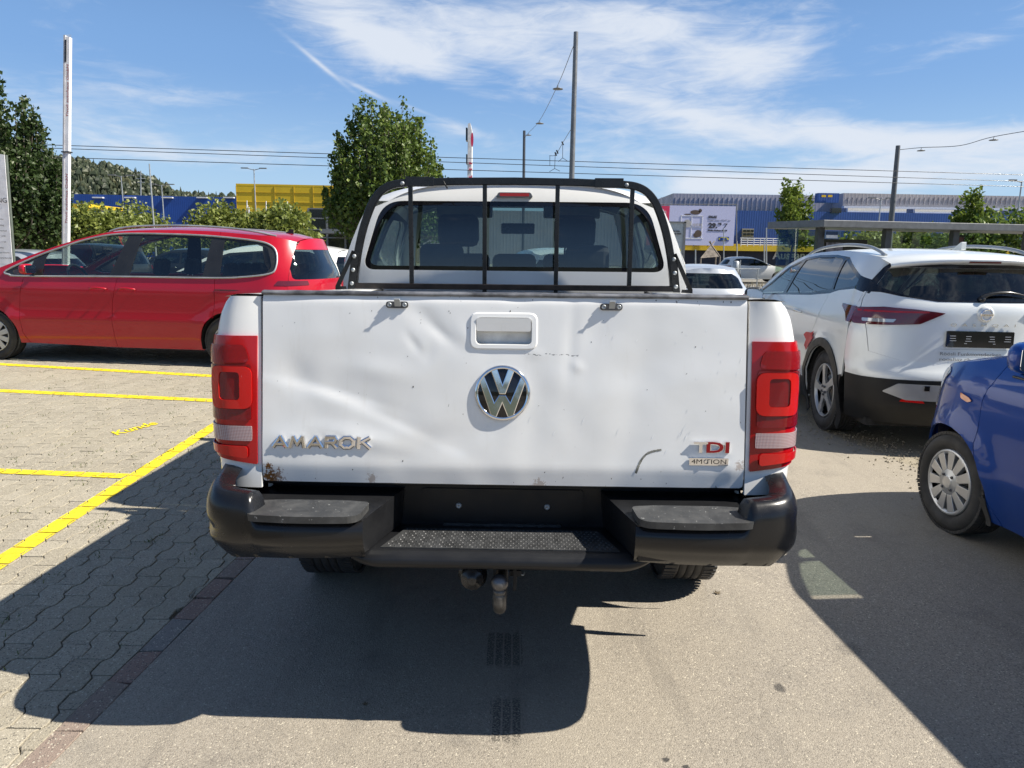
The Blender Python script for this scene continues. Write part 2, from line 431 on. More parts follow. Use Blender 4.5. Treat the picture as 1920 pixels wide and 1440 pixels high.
# ---------------------------------------------------------------- ground
def world_mat_noise(nt, scale, detail=4, rough=.6, dist=0, sc3=None):
    g = N(nt, 'ShaderNodeNewGeometry')
    return noi(nt, scale, detail, rough, dist, vec=g.outputs['Position'], sc3=sc3)
def make_asphalt():
    m_, nt, b, o = nmat('worn_asphalt')
    g = N(nt, 'ShaderNodeNewGeometry').outputs['Position']
    v = N(nt, 'ShaderNodeTexVoronoi'); nt.links.new(g, v.inputs['Vector']); v.inputs['Scale'].default_value = 210
    v2 = N(nt, 'ShaderNodeTexVoronoi'); nt.links.new(g, v2.inputs['Vector']); v2.inputs['Scale'].default_value = 310
    sep = N(nt, 'ShaderNodeSeparateColor'); nt.links.new(v.outputs['Color'], sep.inputs[0])
    sp2 = N(nt, 'ShaderNodeSeparateColor'); nt.links.new(v2.outputs['Color'], sp2.inputs[0])
    base = mixc(nt, mrange(nt, sep.outputs[0], 0, 1), (.175, .153, .124), (.315, .277, .224))
    base = mixc(nt, mrange(nt, sp2.outputs[0], .2, .9, 0, .55), base, (.37, .335, .28))
    base = mixc(nt, mrange(nt, sep.outputs[1], .955, .985), base, (.52, .47, .37))      # pale chips
    base = mixc(nt, mrange(nt, sep.outputs[2], .93, .97, 0, .55), base, (.07, .065, .06))
    big = noi(nt, .55, 5, .6, 0.4, vec=g); mid = noi(nt, 3.2, 5, .62, .3, vec=g)
    base = mixc(nt, mrange(nt, big, .35, .65, 0, .55), base, (.34, .30, .235))          # dusty, yellowish
    base = mixc(nt, mrange(nt, mid, .52, .78, 0, .42), base, (.12, .11, .10))
    # patches of oil
    for (x, y, rx, ry, k) in [(.977, 2.423, .022, .03, .75), (.489, 2.03, .014, .012, .9), (.542, 2.0, .014, .01, .9), (1.35, 2.7, .06, .05, .25), (-.2, 1.75, .07, .05, .2), (.15, 4.2, .12, .3, .6)]:
        s_ = N(nt, 'ShaderNodeVectorMath', operation='SUBTRACT'); nt.links.new(g, s_.inputs[0]); s_.inputs[1].default_value = (x, y, 0)
        d_ = N(nt, 'ShaderNodeVectorMath', operation='DIVIDE'); nt.links.new(s_.outputs[0], d_.inputs[0]); d_.inputs[1].default_value = (rx, ry, 1)
        l_ = N(nt, 'ShaderNodeVectorMath', operation='LENGTH'); nt.links.new(d_.outputs[0], l_.inputs[0])
        w_ = mth(nt, 'ADD', l_.outputs['Value'], mth(nt, 'MULTIPLY', mth(nt, 'SUBTRACT', noi(nt, 45, 4, .7, vec=g), .5), 1.6))
        base = mixc(nt, mrange(nt, w_, .6, 1.15, k, 0), base, (.04, .038, .037))
    streak_ = noi(nt, 1.6, 6, .65, .2, vec=g, sc3=(2.6, .35, 1)); base = mixc(nt, mrange(nt, streak_, .50, .72, 0, .30), base, (.10, .09, .08))
    stain_ = noi(nt, 7, 4, .6, .8, vec=g); base = mixc(nt, mrange(nt, stain_, .68, .76, 0, .35), base, (.09, .082, .074))
    # short rubber skid marks, four ribs each
    sx = N(nt, 'ShaderNodeSeparateXYZ'); nt.links.new(g, sx.inputs[0])
    X, Y = sx.outputs[0], sx.outputs[1]
    rib = mth(nt, 'ABSOLUTE', mth(nt, 'SUBTRACT', mth(nt, 'FRACT', mth(nt, 'MULTIPLY', mth(nt, 'ADD', X, 10.083), 1/.033)), .5))
    ribm = mrange(nt, rib, .36, .44, 1, 0)
    for (x0, x1, y0, y1) in [(-.083, .055, 2.53, 2.80), (-.056, .046, 2.10, 2.335)]:
        jx = mth(nt, 'ADD', X, mth(nt, 'MULTIPLY', mth(nt, 'SUBTRACT', noi(nt, 30, 3, vec=g), .5), .012))
        jy = mth(nt, 'ADD', Y, mth(nt, 'MULTIPLY', mth(nt, 'SUBTRACT', noi(nt, 22, 3, vec=g), .5), .12))
        mx = mth(nt, 'MULTIPLY', mth(nt, 'GREATER_THAN', jx, x0), mth(nt, 'LESS_THAN', jx, x1))
        my = mth(nt, 'MULTIPLY', mrange(nt, jy, y0-.01, y0+.03), mrange(nt, jy, y1-.03, y1+.01, 1, 0))
        k = mth(nt, 'MULTIPLY', mth(nt, 'MULTIPLY', mx, my), mth(nt, 'MULTIPLY', ribm, mrange(nt, noi(nt, 140, 2, vec=g), .42, .52)))
        base = mixc(nt, mth(nt, 'MULTIPLY', k, .62), base, (.012, .012, .012))
    setin(b, {'Base Color': base, 'Roughness': mrange(nt, sep.outputs[1], 0, 1, .62, .92), 'Specular IOR Level': .35})
    hgt = mth(nt, 'ADD', mth(nt, 'MULTIPLY', v.outputs['Distance'], -1.0), mth(nt, 'MULTIPLY', v2.outputs['Distance'], -.5))
    bump(nt, b, hgt, .6, .0028)
    return m_
ASPHALT = make_asphalt()
def make_stone(name, tints, spec=.35):
    """concrete paver face: grainy, each piece a little different"""
    m_, nt, b, o = nmat(name)
    g = N(nt, 'ShaderNodeNewGeometry'); P = g.outputs['Position']
    v = N(nt, 'ShaderNodeTexVoronoi'); nt.links.new(P, v.inputs['Vector']); v.inputs['Scale'].default_value = 210
    sep = N(nt, 'ShaderNodeSeparateColor'); nt.links.new(v.outputs['Color'], sep.inputs[0])
    rnd = N(nt, 'ShaderNodeObjectInfo').outputs['Random']
    isl = g.outputs['Random Per Island']
    pc = mth(nt, 'FRACT', mth(nt, 'ADD', mth(nt, 'MULTIPLY', rnd, 7.31), isl))
    base = mixc(nt, pc, tints[0], tints[1])
    base = mixc(nt, mrange(nt, sep.outputs[0], .15, .95, .0, .55), base, tints[2])
    base = mixc(nt, mrange(nt, sep.outputs[1], .93, .97, 0, .8), base, (.55, .50, .40))
    base = mixc(nt, mrange(nt, sep.outputs[2], .90, .95, 0, .7), base, (.06, .055, .05))
    base = mixc(nt, mrange(nt, noi(nt, 1.1, 5, .62, vec=P), .42, .75, 0, .35), base, tints[3])
    setin(b, {'Base Color': base, 'Roughness': .85, 'Specular IOR Level': spec})
    bump(nt, b, mth(nt, 'ADD', v.outputs['Distance'], noi(nt, 60, 3, vec=P)), .6, .003)
    return m_
PAVER = make_stone('concrete_paver', [(.32, .285, .215), (.385, .345, .265), (.24, .212, .165), (.38, .335, .24)])
STONE_R = make_stone('red_stone', [(.25, .165, .13), (.29, .19, .15), (.21, .16, .135), (.29, .22, .17)])
STONE_G = make_stone('grey_stone', [(.20, .185, .17), (.24, .22, .20), (.26, .235, .20), (.25, .225, .19)])
STONE_P = make_stone('pink_stone', [(.25, .185, .15), (.27, .215, .175), (.19, .15, .12), (.28, .23, .18)])
SANDM = make_stone('joint_sand', [(.14, .12, .085), (.17, .145, .10), (.10, .085, .06), (.19, .16, .11)])
GRAVELM = make_stone('dusty_gravel', [(.30, .26, .19), (.34, .30, .225), (.17, .15, .115), (.36, .31, .22)])
YELLOW = simple('yellow_road_paint', (.74, .56, .015), .7, var=.25, nscale=26, bmp=.35, bscale=260)

def sheet(name, pts, z, mat, kind='structure', parent=None):
    mb = MB(); mb.add([(p[0], p[1], z) for p in pts], [tuple(range(len(pts)))])
    o = mb.build(name, mat, parent); 
    if not parent: tag(o, kind=kind)
    return o
def bordx(y): return -1.30+.055*(y-3.0)          # asphalt side of the stone row
def make_farground():
    m_, nt, b, o = nmat('far_ground')
    f1 = world_mat_noise(nt, .05, 6, .6); f2 = world_mat_noise(nt, 2.5, 5, .65)
    c = mixc(nt, mrange(nt, f1, .4, .6), (.20, .185, .155), (.16, .15, .12)); c = mixc(nt, mrange(nt, f2, .4, .7, 0, .5), c, (.26, .235, .19))
    setin(b, {'Base Color': c, 'Roughness': .95}); return m_
FARG = make_farground()
mb = MB(); mb.grid(lambda u, v: (-2500+5000*u, -2500+5000*v, -.035), 8, 8, False); tag(mb.build('ground', FARG), kind='structure')
asph = [(bordx(-6), -6), (4.2, -6), (3.6, 2.5), (3.15, 4.2), (2.95, 5.6), (2.62, 7.2), (2.4, 9.5), (2.4, 17), (-1.0, 17), (bordx(14)+.0, 14)]
sheet('driveway', asph, 0.0, ASPHALT)
gravel = [(4.2, -6), (14, -6), (14, 17), (2.4, 17), (2.4, 9.5), (2.62, 7.2), (2.95, 5.6), (3.15, 4.2), (3.6, 2.5)]
sheet('gravel_verge', gravel, -.006, GRAVELM)
sheet('paving_bed', [(-16, -6), (bordx(-6), -6), (bordx(14), 14), (-1.0, 17), (-16, 17)], -.014, SANDM)

# pebbles along the edge of the asphalt
mb = MB(); rnd = random.Random(3)
edge = [(3.6, 2.5), (3.15, 4.2), (2.95, 5.6), (2.62, 7.2)]
for i in range(1500):
    k = rnd.randrange(3); t = rnd.random(); a, b_ = edge[k], edge[k+1]
    x = a[0]+(b_[0]-a[0])*t+rnd.gauss(.16, .22); y = a[1]+(b_[1]-a[1])*t
    s_ = rnd.uniform(.004, .013)
    vs = [Vector((x, y, 0))+Vector((px*s_*rnd.uniform(.7, 1.2), py*s_*rnd.uniform(.7, 1.2), (pz+.6)*s_*.7)) for px, py, pz in ((1, 0, 0), (0, 1, 0), (-1, 0, 0), (0, -1, 0), (0, 0, 1), (0, 0, -1))]
    mb.add(vs, [(0, 1, 4), (1, 2, 4), (2, 3, 4), (3, 0, 4), (1, 0, 5), (2, 1, 5), (3, 2, 5), (0, 3, 5)])
tag(mb.build('gravel', GRAVELM, recalc=False), 'loose pale pebbles along the right edge of the asphalt', 'gravel', kind='stuff')

# interlocking concrete pavers with wavy sides
PW, PL = .112, .205
def wave(y):
    t = (y/PL) % 1.0; A_ = .024
    return A_*(0 if t < .34 else (t-.34)/.16 if t < .5 else 1 if t < .84 else (1-t)/.16)-.012
def clip_half(poly, nx, ny, d):
    out = []; n = len(poly)
    for i in range(n):
        p, q = poly[i], poly[(i+1) % n]; a = nx*p[0]+ny*p[1]-d; b_ = nx*q[0]+ny*q[1]-d
        if a <= 0: out.append(p)
        if a*b_ < 0: t = a/(a-b_); out.append((p[0]+(q[0]-p[0])*t, p[1]+(q[1]-p[1])*t))
    return out
def paver_poly(c, r):
    x0 = -1.38-PW*(c+1); y0 = .6+PL*r+(PL/2 if c % 2 else 0); J = .0024
    ks = [0, .34-.0, .5, .84, 1.0]
    brk = sorted(set([0.0, 1.0]+[((k-(y0/PL)) % 1.0) for k in (.34, .5, .84, 0.0)]))
    ys = [y0+PL*t for t in brk]; ys[0] += J; ys[-1] -= J
    L = [(x0+wave(y)+J, y) for y in ys]; Rr = [(x0+PW+wave(y)-J, y) for y in reversed(ys)]
    return [(x*1.0-.03*(y-2), y) for x, y in L+Rr]
pave = thing('pavement', None, None); tag(pave, kind='structure')
sun_rot = 0
pieces = []
for c in range(-2, 92):
    for r in range(0, 64):
        poly = paver_poly(c, r)
        cxm = sum(p[0] for p in poly)/len(poly); cym = sum(p[1] for p in poly)/len(poly)
        if cym > 12.8 or cym < 1.2 or cxm < -9.6: continue
        if cxm < -1.02*cym-1.6: continue
        # cut along the stone row: x <= bordx(y)-.098
        poly = clip_half(poly, 1, -.055, -1.30-.055*3.0-.098)
        if len(poly) < 4: continue
        ar = abs(sum(poly[i-1][0]*poly[i][1]-poly[i][0]*poly[i-1][1] for i in range(len(poly))))/2
        if ar < .002: continue
        pieces.append((poly, cxm, cym))
def paver_mesh(mb, poly, cx_, cy__, dz, tx, ty):
    n = len(poly); 
    def z(p): return dz+tx*(p[0]-cx_)+ty*(p[1]-cy__)
    ins = []
    for i in range(n):
        p = Vector(poly[i]); a = (p-Vector(poly[i-1])).normalized(); b_ = (Vector(poly[(i+1) % n])-p).normalized()
        na = Vector((-a.y, a.x)); nb = Vector((-b_.y, b_.x)); m__ = (na+nb); 
        if m__.length < 1e-4: m__ = na
        m__.normalize(); ins.append(p-m__*.003*orient)
    top = [(q[0], q[1], z(q)) for q in ins]; mid = [(p[0], p[1], z(p)-.002) for p in poly]; low = [(p[0], p[1], -.016) for p in poly]
    mb.add(top+mid+low, [tuple(range(n))]+[(i, (i+1) % n, n+(i+1) % n, n+i) for i in range(n)]+[(n+i, n+(i+1) % n, 2*n+(i+1) % n, 2*n+i) for i in range(n)])
orient = 1
def parea(poly): return sum(poly[i-1][0]*poly[i][1]-poly[i][0]*poly[i-1][1] for i in range(len(poly)))/2
rnd = random.Random(11)
def vis(p):
    # visible in the photograph: left of the truck and inside the frame
    x, y = p[1], p[2]; Z = y*.985+.264
    return abs(x)/Z < .70 and y > 1.9
pieces.sort(key=lambda p: (0 if vis(p) else 1, p[2]+abs(p[1])*.3))
rest = MB()
for i, (poly, cx_, cy__) in enumerate(pieces):
    orient = -1 if parea(poly) > 0 else 1
    a = (rnd.uniform(-.0025, .0015), rnd.gauss(0, .006), rnd.gauss(0, .006))
    if i < 290:
        mb = MB(); loc = [(p[0]-cx_, p[1]-cy__) for p in poly]; paver_mesh(mb, loc, 0, 0, *a)
        o = mb.build('paving_stone', PAVER, pave, recalc=False); o.location = (cx_, cy__, 0)
    else: paver_mesh(rest, poly, cx_, cy__, *a)
o = rest.build('paving_field', PAVER, pave, recalc=False); tag(o, kind='stuff')
# stone row between pavers and asphalt
row = thing('kerb_row', None, None); tag(row, kind='structure')
cuts = [1.0, 1.28, 1.62, 1.93, 2.13, 2.40, 2.615, 2.86, 3.05, 3.25, 3.47]
while cuts[-1] < 12: cuts.append(cuts[-1]+rnd.uniform(.19, .28))
mats = [STONE_R, STONE_P, STONE_G, STONE_P, STONE_P, STONE_R, STONE_G, STONE_R, STONE_R, STONE_P, STONE_R]
for i in range(len(cuts)-1):
    y0, y1 = cuts[i]+.004, cuts[i+1]-.004
    pts = [(bordx(y0)-.092, y0+rnd.uniform(-.012, .01)), (bordx(y0)-.004, y0+rnd.uniform(-.012, .012)), (bordx(y0*.5+y1*.5)-.002+rnd.uniform(-.004, .006), (y0+y1)/2), (bordx(y1)-.004, y1+rnd.uniform(-.014, .01)), (bordx(y1)-.092, y1+rnd.uniform(-.012, .01)), (bordx(y0*.5+y1*.5)-.094, (y0+y1)/2)]
    mb = MB(); cx_, cy__ = bordx(y0)-.05, (y0+y1)/2; pp = [(p[0]-cx_, p[1]-cy__) for p in pts]; orient = -1 if parea(pp) > 0 else 1
    paver_mesh(mb, pp, 0, 0, rnd.uniform(-.001, .004), rnd.gauss(0, .01), rnd.gauss(0, .01))
    o = mb.build('kerb_stone', mats[i] if i < len(mats) else rnd.choice([STONE_R, STONE_P, STONE_G]), row, recalc=False); o.location = (cx_, cy__, 0)

# yellow bay lines: the painted faces of the pavers themselves, so the joints show through
def painted_strip(name, a, b_, w, label, group=None):
    a = Vector(a); b_ = Vector(b_); t = (b_-a).normalized(); n = Vector((-t.y, t.x)); mb = MB(); L = (b_-a).length
    for poly, cx_, cy__ in pieces:
        if abs((Vector((cx_, cy__))-a).dot(n)) > w/2+.2: continue
        q = clip_half(poly, n.x, n.y, a.dot(n)+w/2); q = clip_half(q, -n.x, -n.y, -(a.dot(n)-w/2))
        q = clip_half(q, t.x, t.y, b_.dot(t)) if q else q; q = clip_half(q, -t.x, -t.y, -a.dot(t)) if q else q
        if len(q) < 3: continue
        c = sum((Vector(p) for p in q), Vector((0, 0)))/len(q)
        q = [tuple(c+(Vector(p)-c)*.97) for p in q]
        mb.add([(p[0], p[1], .0045) for p in q], [tuple(range(len(q)))])
    return tag(mb.build(name, YELLOW), label, 'road marking', group)
painted_strip('bay_line', (-2.44, 2.2), (-2.68, 8.75), .115, 'long yellow bay line running away beside the truck shadow', 'yellow lines painted on the pavers')
painted_strip('bay_line', (-6.4, 5.10), (-2.60, 4.80), .105, 'short yellow cross line meeting the long line from the left, nearest the camera', 'yellow lines painted on the pavers')
painted_strip('bay_line', (-8.4, 8.16), (-2.70, 7.33), .15, 'yellow cross line between the lettering and the red people carrier', 'yellow lines painted on the pavers')
painted_strip('bay_line', (-9.4, 10.12), (-2.75, 8.66), .16, 'yellow line along the near side of the red people carrier', 'yellow lines painted on the pavers')
# ---------------------------------------------------------------- lettering
def text_pts(s, size=1.0, extrude=0.0, shear=0.0, bold=0.0, spacing=1.0, align='LEFT', xs=1.0):
    cu = bpy.data.curves.new('t', 'FONT'); cu.body = s; cu.size = size; cu.extrude = extrude; cu.shear = shear; cu.offset = bold
    cu.space_character = spacing; cu.align_x = align; cu.resolution_u = 3
    o = bpy.data.objects.new('t', cu); COL.objects.link(o); dg = bpy.context.evaluated_depsgraph_get()
    me = bpy.data.meshes.new_from_object(o.evaluated_get(dg))
    vs = [Vector((v.co.x*xs, v.co.y, v.co.z)) for v in me.vertices]; fs = [tuple(p.vertices) for p in me.polygons]
    bpy.data.objects.remove(o); bpy.data.curves.remove(cu); bpy.data.meshes.remove(me)
    return vs, fs
def text_obj(s, M, size, mat, parent=None, name='lettering', fit=None, **k):
    """lettering as a mesh; M maps local xy to the surface; fit = width to scale to"""
    vs, fs = text_pts(s, size, **k)
    if fit:
        x0 = min(v.x for v in vs); x1 = max(v.x for v in vs); q = fit/(x1-x0)
        vs = [Vector(((v.x-x0)*q, v.y, v.z)) for v in vs]
    mb = MB(); mb.add([M @ v for v in vs], fs)
    return mb.build(name, mat, parent, recalc=False)
def frame_m(o, ux, uy):
    """matrix with origin o, local x = ux, local y = uy"""
    ux = Vector(ux).normalized(); uz = ux.cross(Vector(uy)).normalized(); uy = uz.cross(ux)
    M = Matrix((ux, uy, uz)).transposed().to_4x4(); M.translation = Vector(o); return M
WALLM = lambda x, y, z: frame_m((x, y, z), (1, 0, 0), (0, 0, 1))      # faces the camera side (-y)
o = text_obj('Kunde', frame_m((-3.24, 5.90, .005), (.32, .95, 0), (-1, .25, 0)), .19, YELLOW, None, 'painted_word', fit=.47, shear=.5, bold=.004)
tag(o, 'small yellow word Kunde painted on the pavers beside the long line', 'road marking')
# ---------------------------------------------------------------- vehicles
class Shell:
    """car body surface: x right, y forward, z up; z -> half width, rounded plan corners"""
    def __init__(s, w, r, f, ze, rl=.55, rp=2.6, fl=.8, fp=2.3, crown=.045, flare=None, crease=None, cp=2.4):
        s.w = crv(w); s.r = crv(r) if len(r) > 1 else (lambda z: r[0][1]); s.f = crv(f) if len(f) > 1 else (lambda z: f[0][1])
        s.ze = crv(ze); s.rl, s.rp, s.fl, s.fp, s.crown, s.cp = rl, rp, fl, fp, crown, cp; s.flare = flare or []; s.crease = crease or []
    def V(s, y, z):
        v = 1.0; d = y-s.r(z)
        if d < s.rl: v *= (max(0, 1-max(0, 1-max(0, d)/s.rl)**s.rp))**(1/s.rp)
        d = s.f(z)-y
        if d < s.fl: v *= (max(0, 1-max(0, 1-max(0, d)/s.fl)**s.fp))**(1/s.fp)
        return v
    def bulge(s, y, z):
        b = 0
        for (yw, zw, R, a, wd) in s.flare:
            d = math.hypot(y-yw, z-zw); b += a*math.exp(-((d-R)/wd)**2) if d > R else a
        for (z0, slope, a, wd) in s.crease:
            b += a*math.exp(-((z-z0-slope*y)/wd)**2)
        return b
    def raw(s, sd, y, z): return Vector((sd*(s.w(z)*s.V(y, z)+s.bulge(y, z)), y, z))
    def _n(s, f, a, b, out):
        e = .004; p = f(a, b); n = (f(a+e, b)-f(a-e, b)).cross(f(a, b+e)-f(a, b-e))
        if n.length < 1e-12: n = Vector(out)
        n.normalize()
        return n if n.dot(Vector(out)) > 0 else -n
    def side(s, sd):
        f = lambda y, z: s.raw(sd, y, z)
        return lambda y, z, off=0: f(y, z)+(s._n(f, y, z, (sd, 0, 0))*off if off else Vector((0, 0, 0)))
    def rear(s):
        def f(x, z):
            v = min(.995, abs(x)/s.w(z)); return Vector((x, s.r(z)+s.rl*(1-(1-v**s.rp)**(1/s.rp)), z))
        return lambda x, z, off=0: f(x, z)+(s._n(f, x, z, (0, -1, .01))*off if off else Vector((0, 0, 0)))
    def front(s):
        def f(x, z):
            v = min(.995, abs(x)/s.w(z)); return Vector((x, s.f(z)-s.fl*(1-(1-v**s.fp)**(1/s.fp)), z))
        return lambda x, z, off=0: f(x, z)+(s._n(f, x, z, (0, 1, .01))*off if off else Vector((0, 0, 0)))
    def top(s):
        """domain (y, t), t in [-1, 1] across"""
        def f(y, t):
            z = s.ze(y); X = s.w(z)*s.V(y, z)+s.bulge(y, z)
            return Vector((t*X, y, z+s.crown*(1-abs(t)**s.cp)))
        return lambda y, t, off=0: f(y, t)+(s._n(f, y, t, (0, 0, 1))*off if off else Vector((0, 0, 0)))
    def edge(s, y0, y1, n=24): return [(y0+(y1-y0)*i/n, s.ze(y0+(y1-y0)*i/n)) for i in range(n+1)]

def panel(name, mat, parent, fn, outline, holes=(), step=.05, rim=.012, off=0.0):
    return cdt_patch(outline, list(holes), step, fn, rim, off=off).build(name, mat, parent, recalc=False)
def circ(y, z, r, n=40): return [(y+r*math.cos(2*math.pi*i/n), z+r*math.sin(2*math.pi*i/n)) for i in range(n)]

def wheel(parent, sd, x, y, R, W, rr, style, rimmat=None, name='wheel', steer=0.0):
    """one wheel as part with tyre and rim as sub-parts; x is the outer face"""
    M = Matrix.Translation((x, y, R)) @ Matrix.Rotation(steer, 4, 'Z') @ Matrix.Rotation(sd*math.pi/2, 4, 'Y')  # local z = outwards
    mb = MB(); mb.lathe([(.001, -.03), (rr*.55, -.035), (rr*.7, -.06), (rr*.93, -.07), (rr*.95, -W*.85), (.05, -W*.85)], M, 36)
    hub = mb.build(name, SATIN if style != 'steel' else UNDER, parent)
    # tyre
    b = MB(); h = R-rr
    prof = [(rr*.97, -.022), (rr+.01, -.008), (rr+h*.25, .004), (rr+h*.55, .006), (rr+h*.82, -.006), (R-.012, -.02), (R-.002, -.036)]
    k = 5; 
    for i in range(k):
        a = -.036-(W-.072)*i/k; c = -.036-(W-.072)*(i+.86)/k
        prof += [(R, a-.001), (R, c), (R-.009, c-.0005), (R-.009, -.036-(W-.072)*(i+1)/k+.0005)]
    prof += [(R-.003, -W+.034), (R-.014, -W+.02), (rr+h*.5, -W+.0), (rr*.97, -W+.02)]
    b.lathe(prof, M, 64)
    # tread sipes
    for i in range(72):
        a = 2*math.pi*i/72
        for q in (-1, 1):
            T = M @ Matrix.Rotation(a+q*.01, 4, 'Z') @ Matrix.Translation((R-.002, 0, -W/2+q*W*.36))
            b.box(-.012, -.0105, -W*.11, .0045, .0105, W*.11, T)
    t = b.build('tyre', RUBBER, hub); 
    r_ = MB(); rimmat = rimmat or ALU
    if style == 'five':
        r_.lathe([(rr*.90, -.03), (rr*.93, -.004), (rr*.975, -.004), (rr*.985, -.03)], M, 48)
        for i in range(5):
            T = M @ Matrix.Rotation(2*math.pi*i/5+.3, 4, 'Z')
            r_.prism([(rr*.14, -.045), (rr*.5, -.028), (rr*.93, -.055), (rr*.93, .02), (rr*.5, .02), (rr*.14, .04)], T @ Matrix.Translation((0, 0, -.03)), .022)
        r_.lathe([(.001, -.004), (rr*.13, -.006), (rr*.2, -.02), (rr*.2, -.05)], M, 24)
    elif style == 'cap':
        r_.lathe([(.001, .006), (rr*.18, .006), (rr*.22, .000), (rr*.36, -.002), (rr*.44, -.012)], M, 48)
        r_.lathe([(rr*.86, -.014), (rr*.93, -.002), (rr*.99, -.006), (rr*1.0, -.02)], M, 64)
        for i in range(11):
            T = M @ Matrix.Rotation(2*math.pi*i/11, 4, 'Z')
            w0, w1 = rr*.40*.285*.92, rr*.9*.285*.62
            vs = [(rr*.38, -w0, -.004), (rr*.38, w0, -.004), (rr*.90, w1, -.006), (rr*.90, -w1, -.006), (rr*.38, -w0, -.03), (rr*.38, w0, -.03), (rr*.90, w1, -.03), (rr*.90, -w1, -.03)]
            r_.add([T @ Vector(v) for v in vs], [(0, 1, 2, 3), (0, 4, 5, 1), (1, 5, 6, 2), (2, 6, 7, 3), (3, 7, 4, 0)])
    elif style == 'steel':
        r_.lathe([(.001, -.02), (rr*.3, -.02), (rr*.5, -.05), (rr*.8, -.03), (rr*.95, -.02), (rr*.98, -.03)], M, 32)
    else:  # multi spoke
        n = 7 if style == 'seven' else 10
        r_.lathe([(rr*.90, -.03), (rr*.93, -.004), (rr*.975, -.004), (rr*.985, -.03)], M, 48)
        for i in range(n):
            T = M @ Matrix.Rotation(2*math.pi*i/n, 4, 'Z')
            r_.prism([(rr*.12, -.022), (rr*.93, -.03), (rr*.93, .03), (rr*.12, .022)], T @ Matrix.Translation((0, 0, -.03)), .02)
        r_.lathe([(.001, -.004), (rr*.2, -.008), (rr*.24, -.05)], M, 24)
    ro = r_.build('rim', rimmat, hub, bevel=.002)
    if style in ('cap', 'five', 'seven'):
        q = MB(); n = 4 if style == 'cap' else 5
        for i in range(n):
            T = M @ Matrix.Rotation(2*math.pi*(i+.5)/n, 4, 'Z') @ Matrix.Translation((rr*(.27 if style == 'cap' else .16), 0, -.004))
            q.lathe([(.001, .012), (rr*.035, .012), (rr*.045, .004), (rr*.05, -.01)], T, 12)
        q.build('wheel_nut', DSTEEL, hub)
    return hub

def seat(parent, x, y, z, w=.5, back=.62, head=True, rec=.2, mat=None):
    """seat with cushion, backrest and headrest, facing +y"""
    mb = MB(); M = Matrix.Translation((x, y, z))
    def rb(x0, y0, z0, x1, y1, z1, T):
        mb.box(x0, y0, z0, x1, y1, z1, T)
    T = M @ Matrix.Rotation(rec, 4, 'X')
    rb(-w/2, 0, -.12, w/2, .5, .0, M); rb(-w/2, -.13, 0, w/2, 0, back*.8, T); rb(-w*.38, -.12, back*.8, w*.38, -.01, back, T)
    o = mb.build('seat', mat or FABRIC, parent, bevel=.035)
    if head:
        h = MB(); h.box(-.13, -.12, back+.05, .13, -.01, back+.25, T); h.build('headrest', mat or FABRIC, o, bevel=.04)
        h = MB()
        for sx in (-.06, .06): h.tube([T @ Vector((sx, -.06, back-.03)), T @ Vector((sx, -.06, back+.08))], .007, 8)
        h.build('headrest_post', CHROME, o)
    return o
def steering(parent, x, y, z, R=.185, tilt=R_(62)):
    M = Matrix.Translation((x, y, z)) @ Matrix.Rotation(tilt, 4, 'X')
    mb = MB(); mb.tube([M @ Vector((R*math.cos(a*math.pi/16), R*math.sin(a*math.pi/16), 0)) for a in range(32)], .016, 8, closed=True)
    mb.lathe([(.001, .03), (.06, .025), (.07, -.02)], M, 16)
    for a in (0, math.pi, -math.pi/2): mb.box(.05, -.02, -.01, R, .02, .01, M @ Matrix.Rotation(a, 4, 'Z'))
    mb.build('steering_wheel', SATIN, parent)

def arch_liner(parent, sd, y, z, R, x_out, depth=.3):
    mb = MB(); M = Matrix.Translation((sd*x_out, y, z)) @ Matrix.Rotation(-sd*math.pi/2, 4, 'Y')
    a = -1.85 if sd > 0 else math.pi-1.85
    mb.lathe([(R, 0), (R, depth), (.02, depth)], M, 40, a0=a, a1=a+3.7)
    return mb.build('wheel_arch', UNDER, parent)
def mirror(parent, sd, x, y, z, mat, w=.20, h=.14, facing=-1, d=.10):
    """door mirror with housing and glass"""
    M = Matrix.Translation((sd*x, y, z))
    mb = MB()
    def f(u, v):
        a = 2*math.pi*u; b = math.pi*v; sx = math.sin(b)
        px = abs(math.cos(a))**.75*math.copysign(1, math.cos(a)); pz = abs(math.sin(a))**.75*math.copysign(1, math.sin(a))
        return M @ Vector((w/2*px*sx**.6, -d*.35*math.cos(b)*1.0+(.3*d if v > .5 else 0)*sx, h/2*pz*sx**.6))
    mb.grid(f, 20, 14)
    o = mb.build('mirror', mat, parent, weld=.0005)
    g = MB(); g.prism(rrect(-w*.42, -h*.38, w*.42, h*.38, h*.15), M @ frame_m((0, -d*.37, 0), (1, 0, 0), (0, 0, 1)), .003); g.build('mirror_glass', CHROME, o)
    a = MB(); a.tube([M @ Vector((-sd*w*.35, 0, -h*.3)), M @ Vector((-sd*(w*.5+.08), .02, -h*.55))], .022, 8); a.build('mirror_arm', BLACKPL, o)
    return o
def door_handle(parent, fn, y, z, mat, L=.2):
    mb = MB(); p = [fn(y-L/2, z, .004), fn(y-L/2+.03, z+.003, .034), fn(y, z+.006, .042), fn(y+L/2-.03, z+.003, .034), fn(y+L/2, z, .004)]
    mb.tube(spl(p, 4), .011, 8)
    mb.v = [tuple(v) for v in mb.v]
    return mb.build('handle', mat, parent)

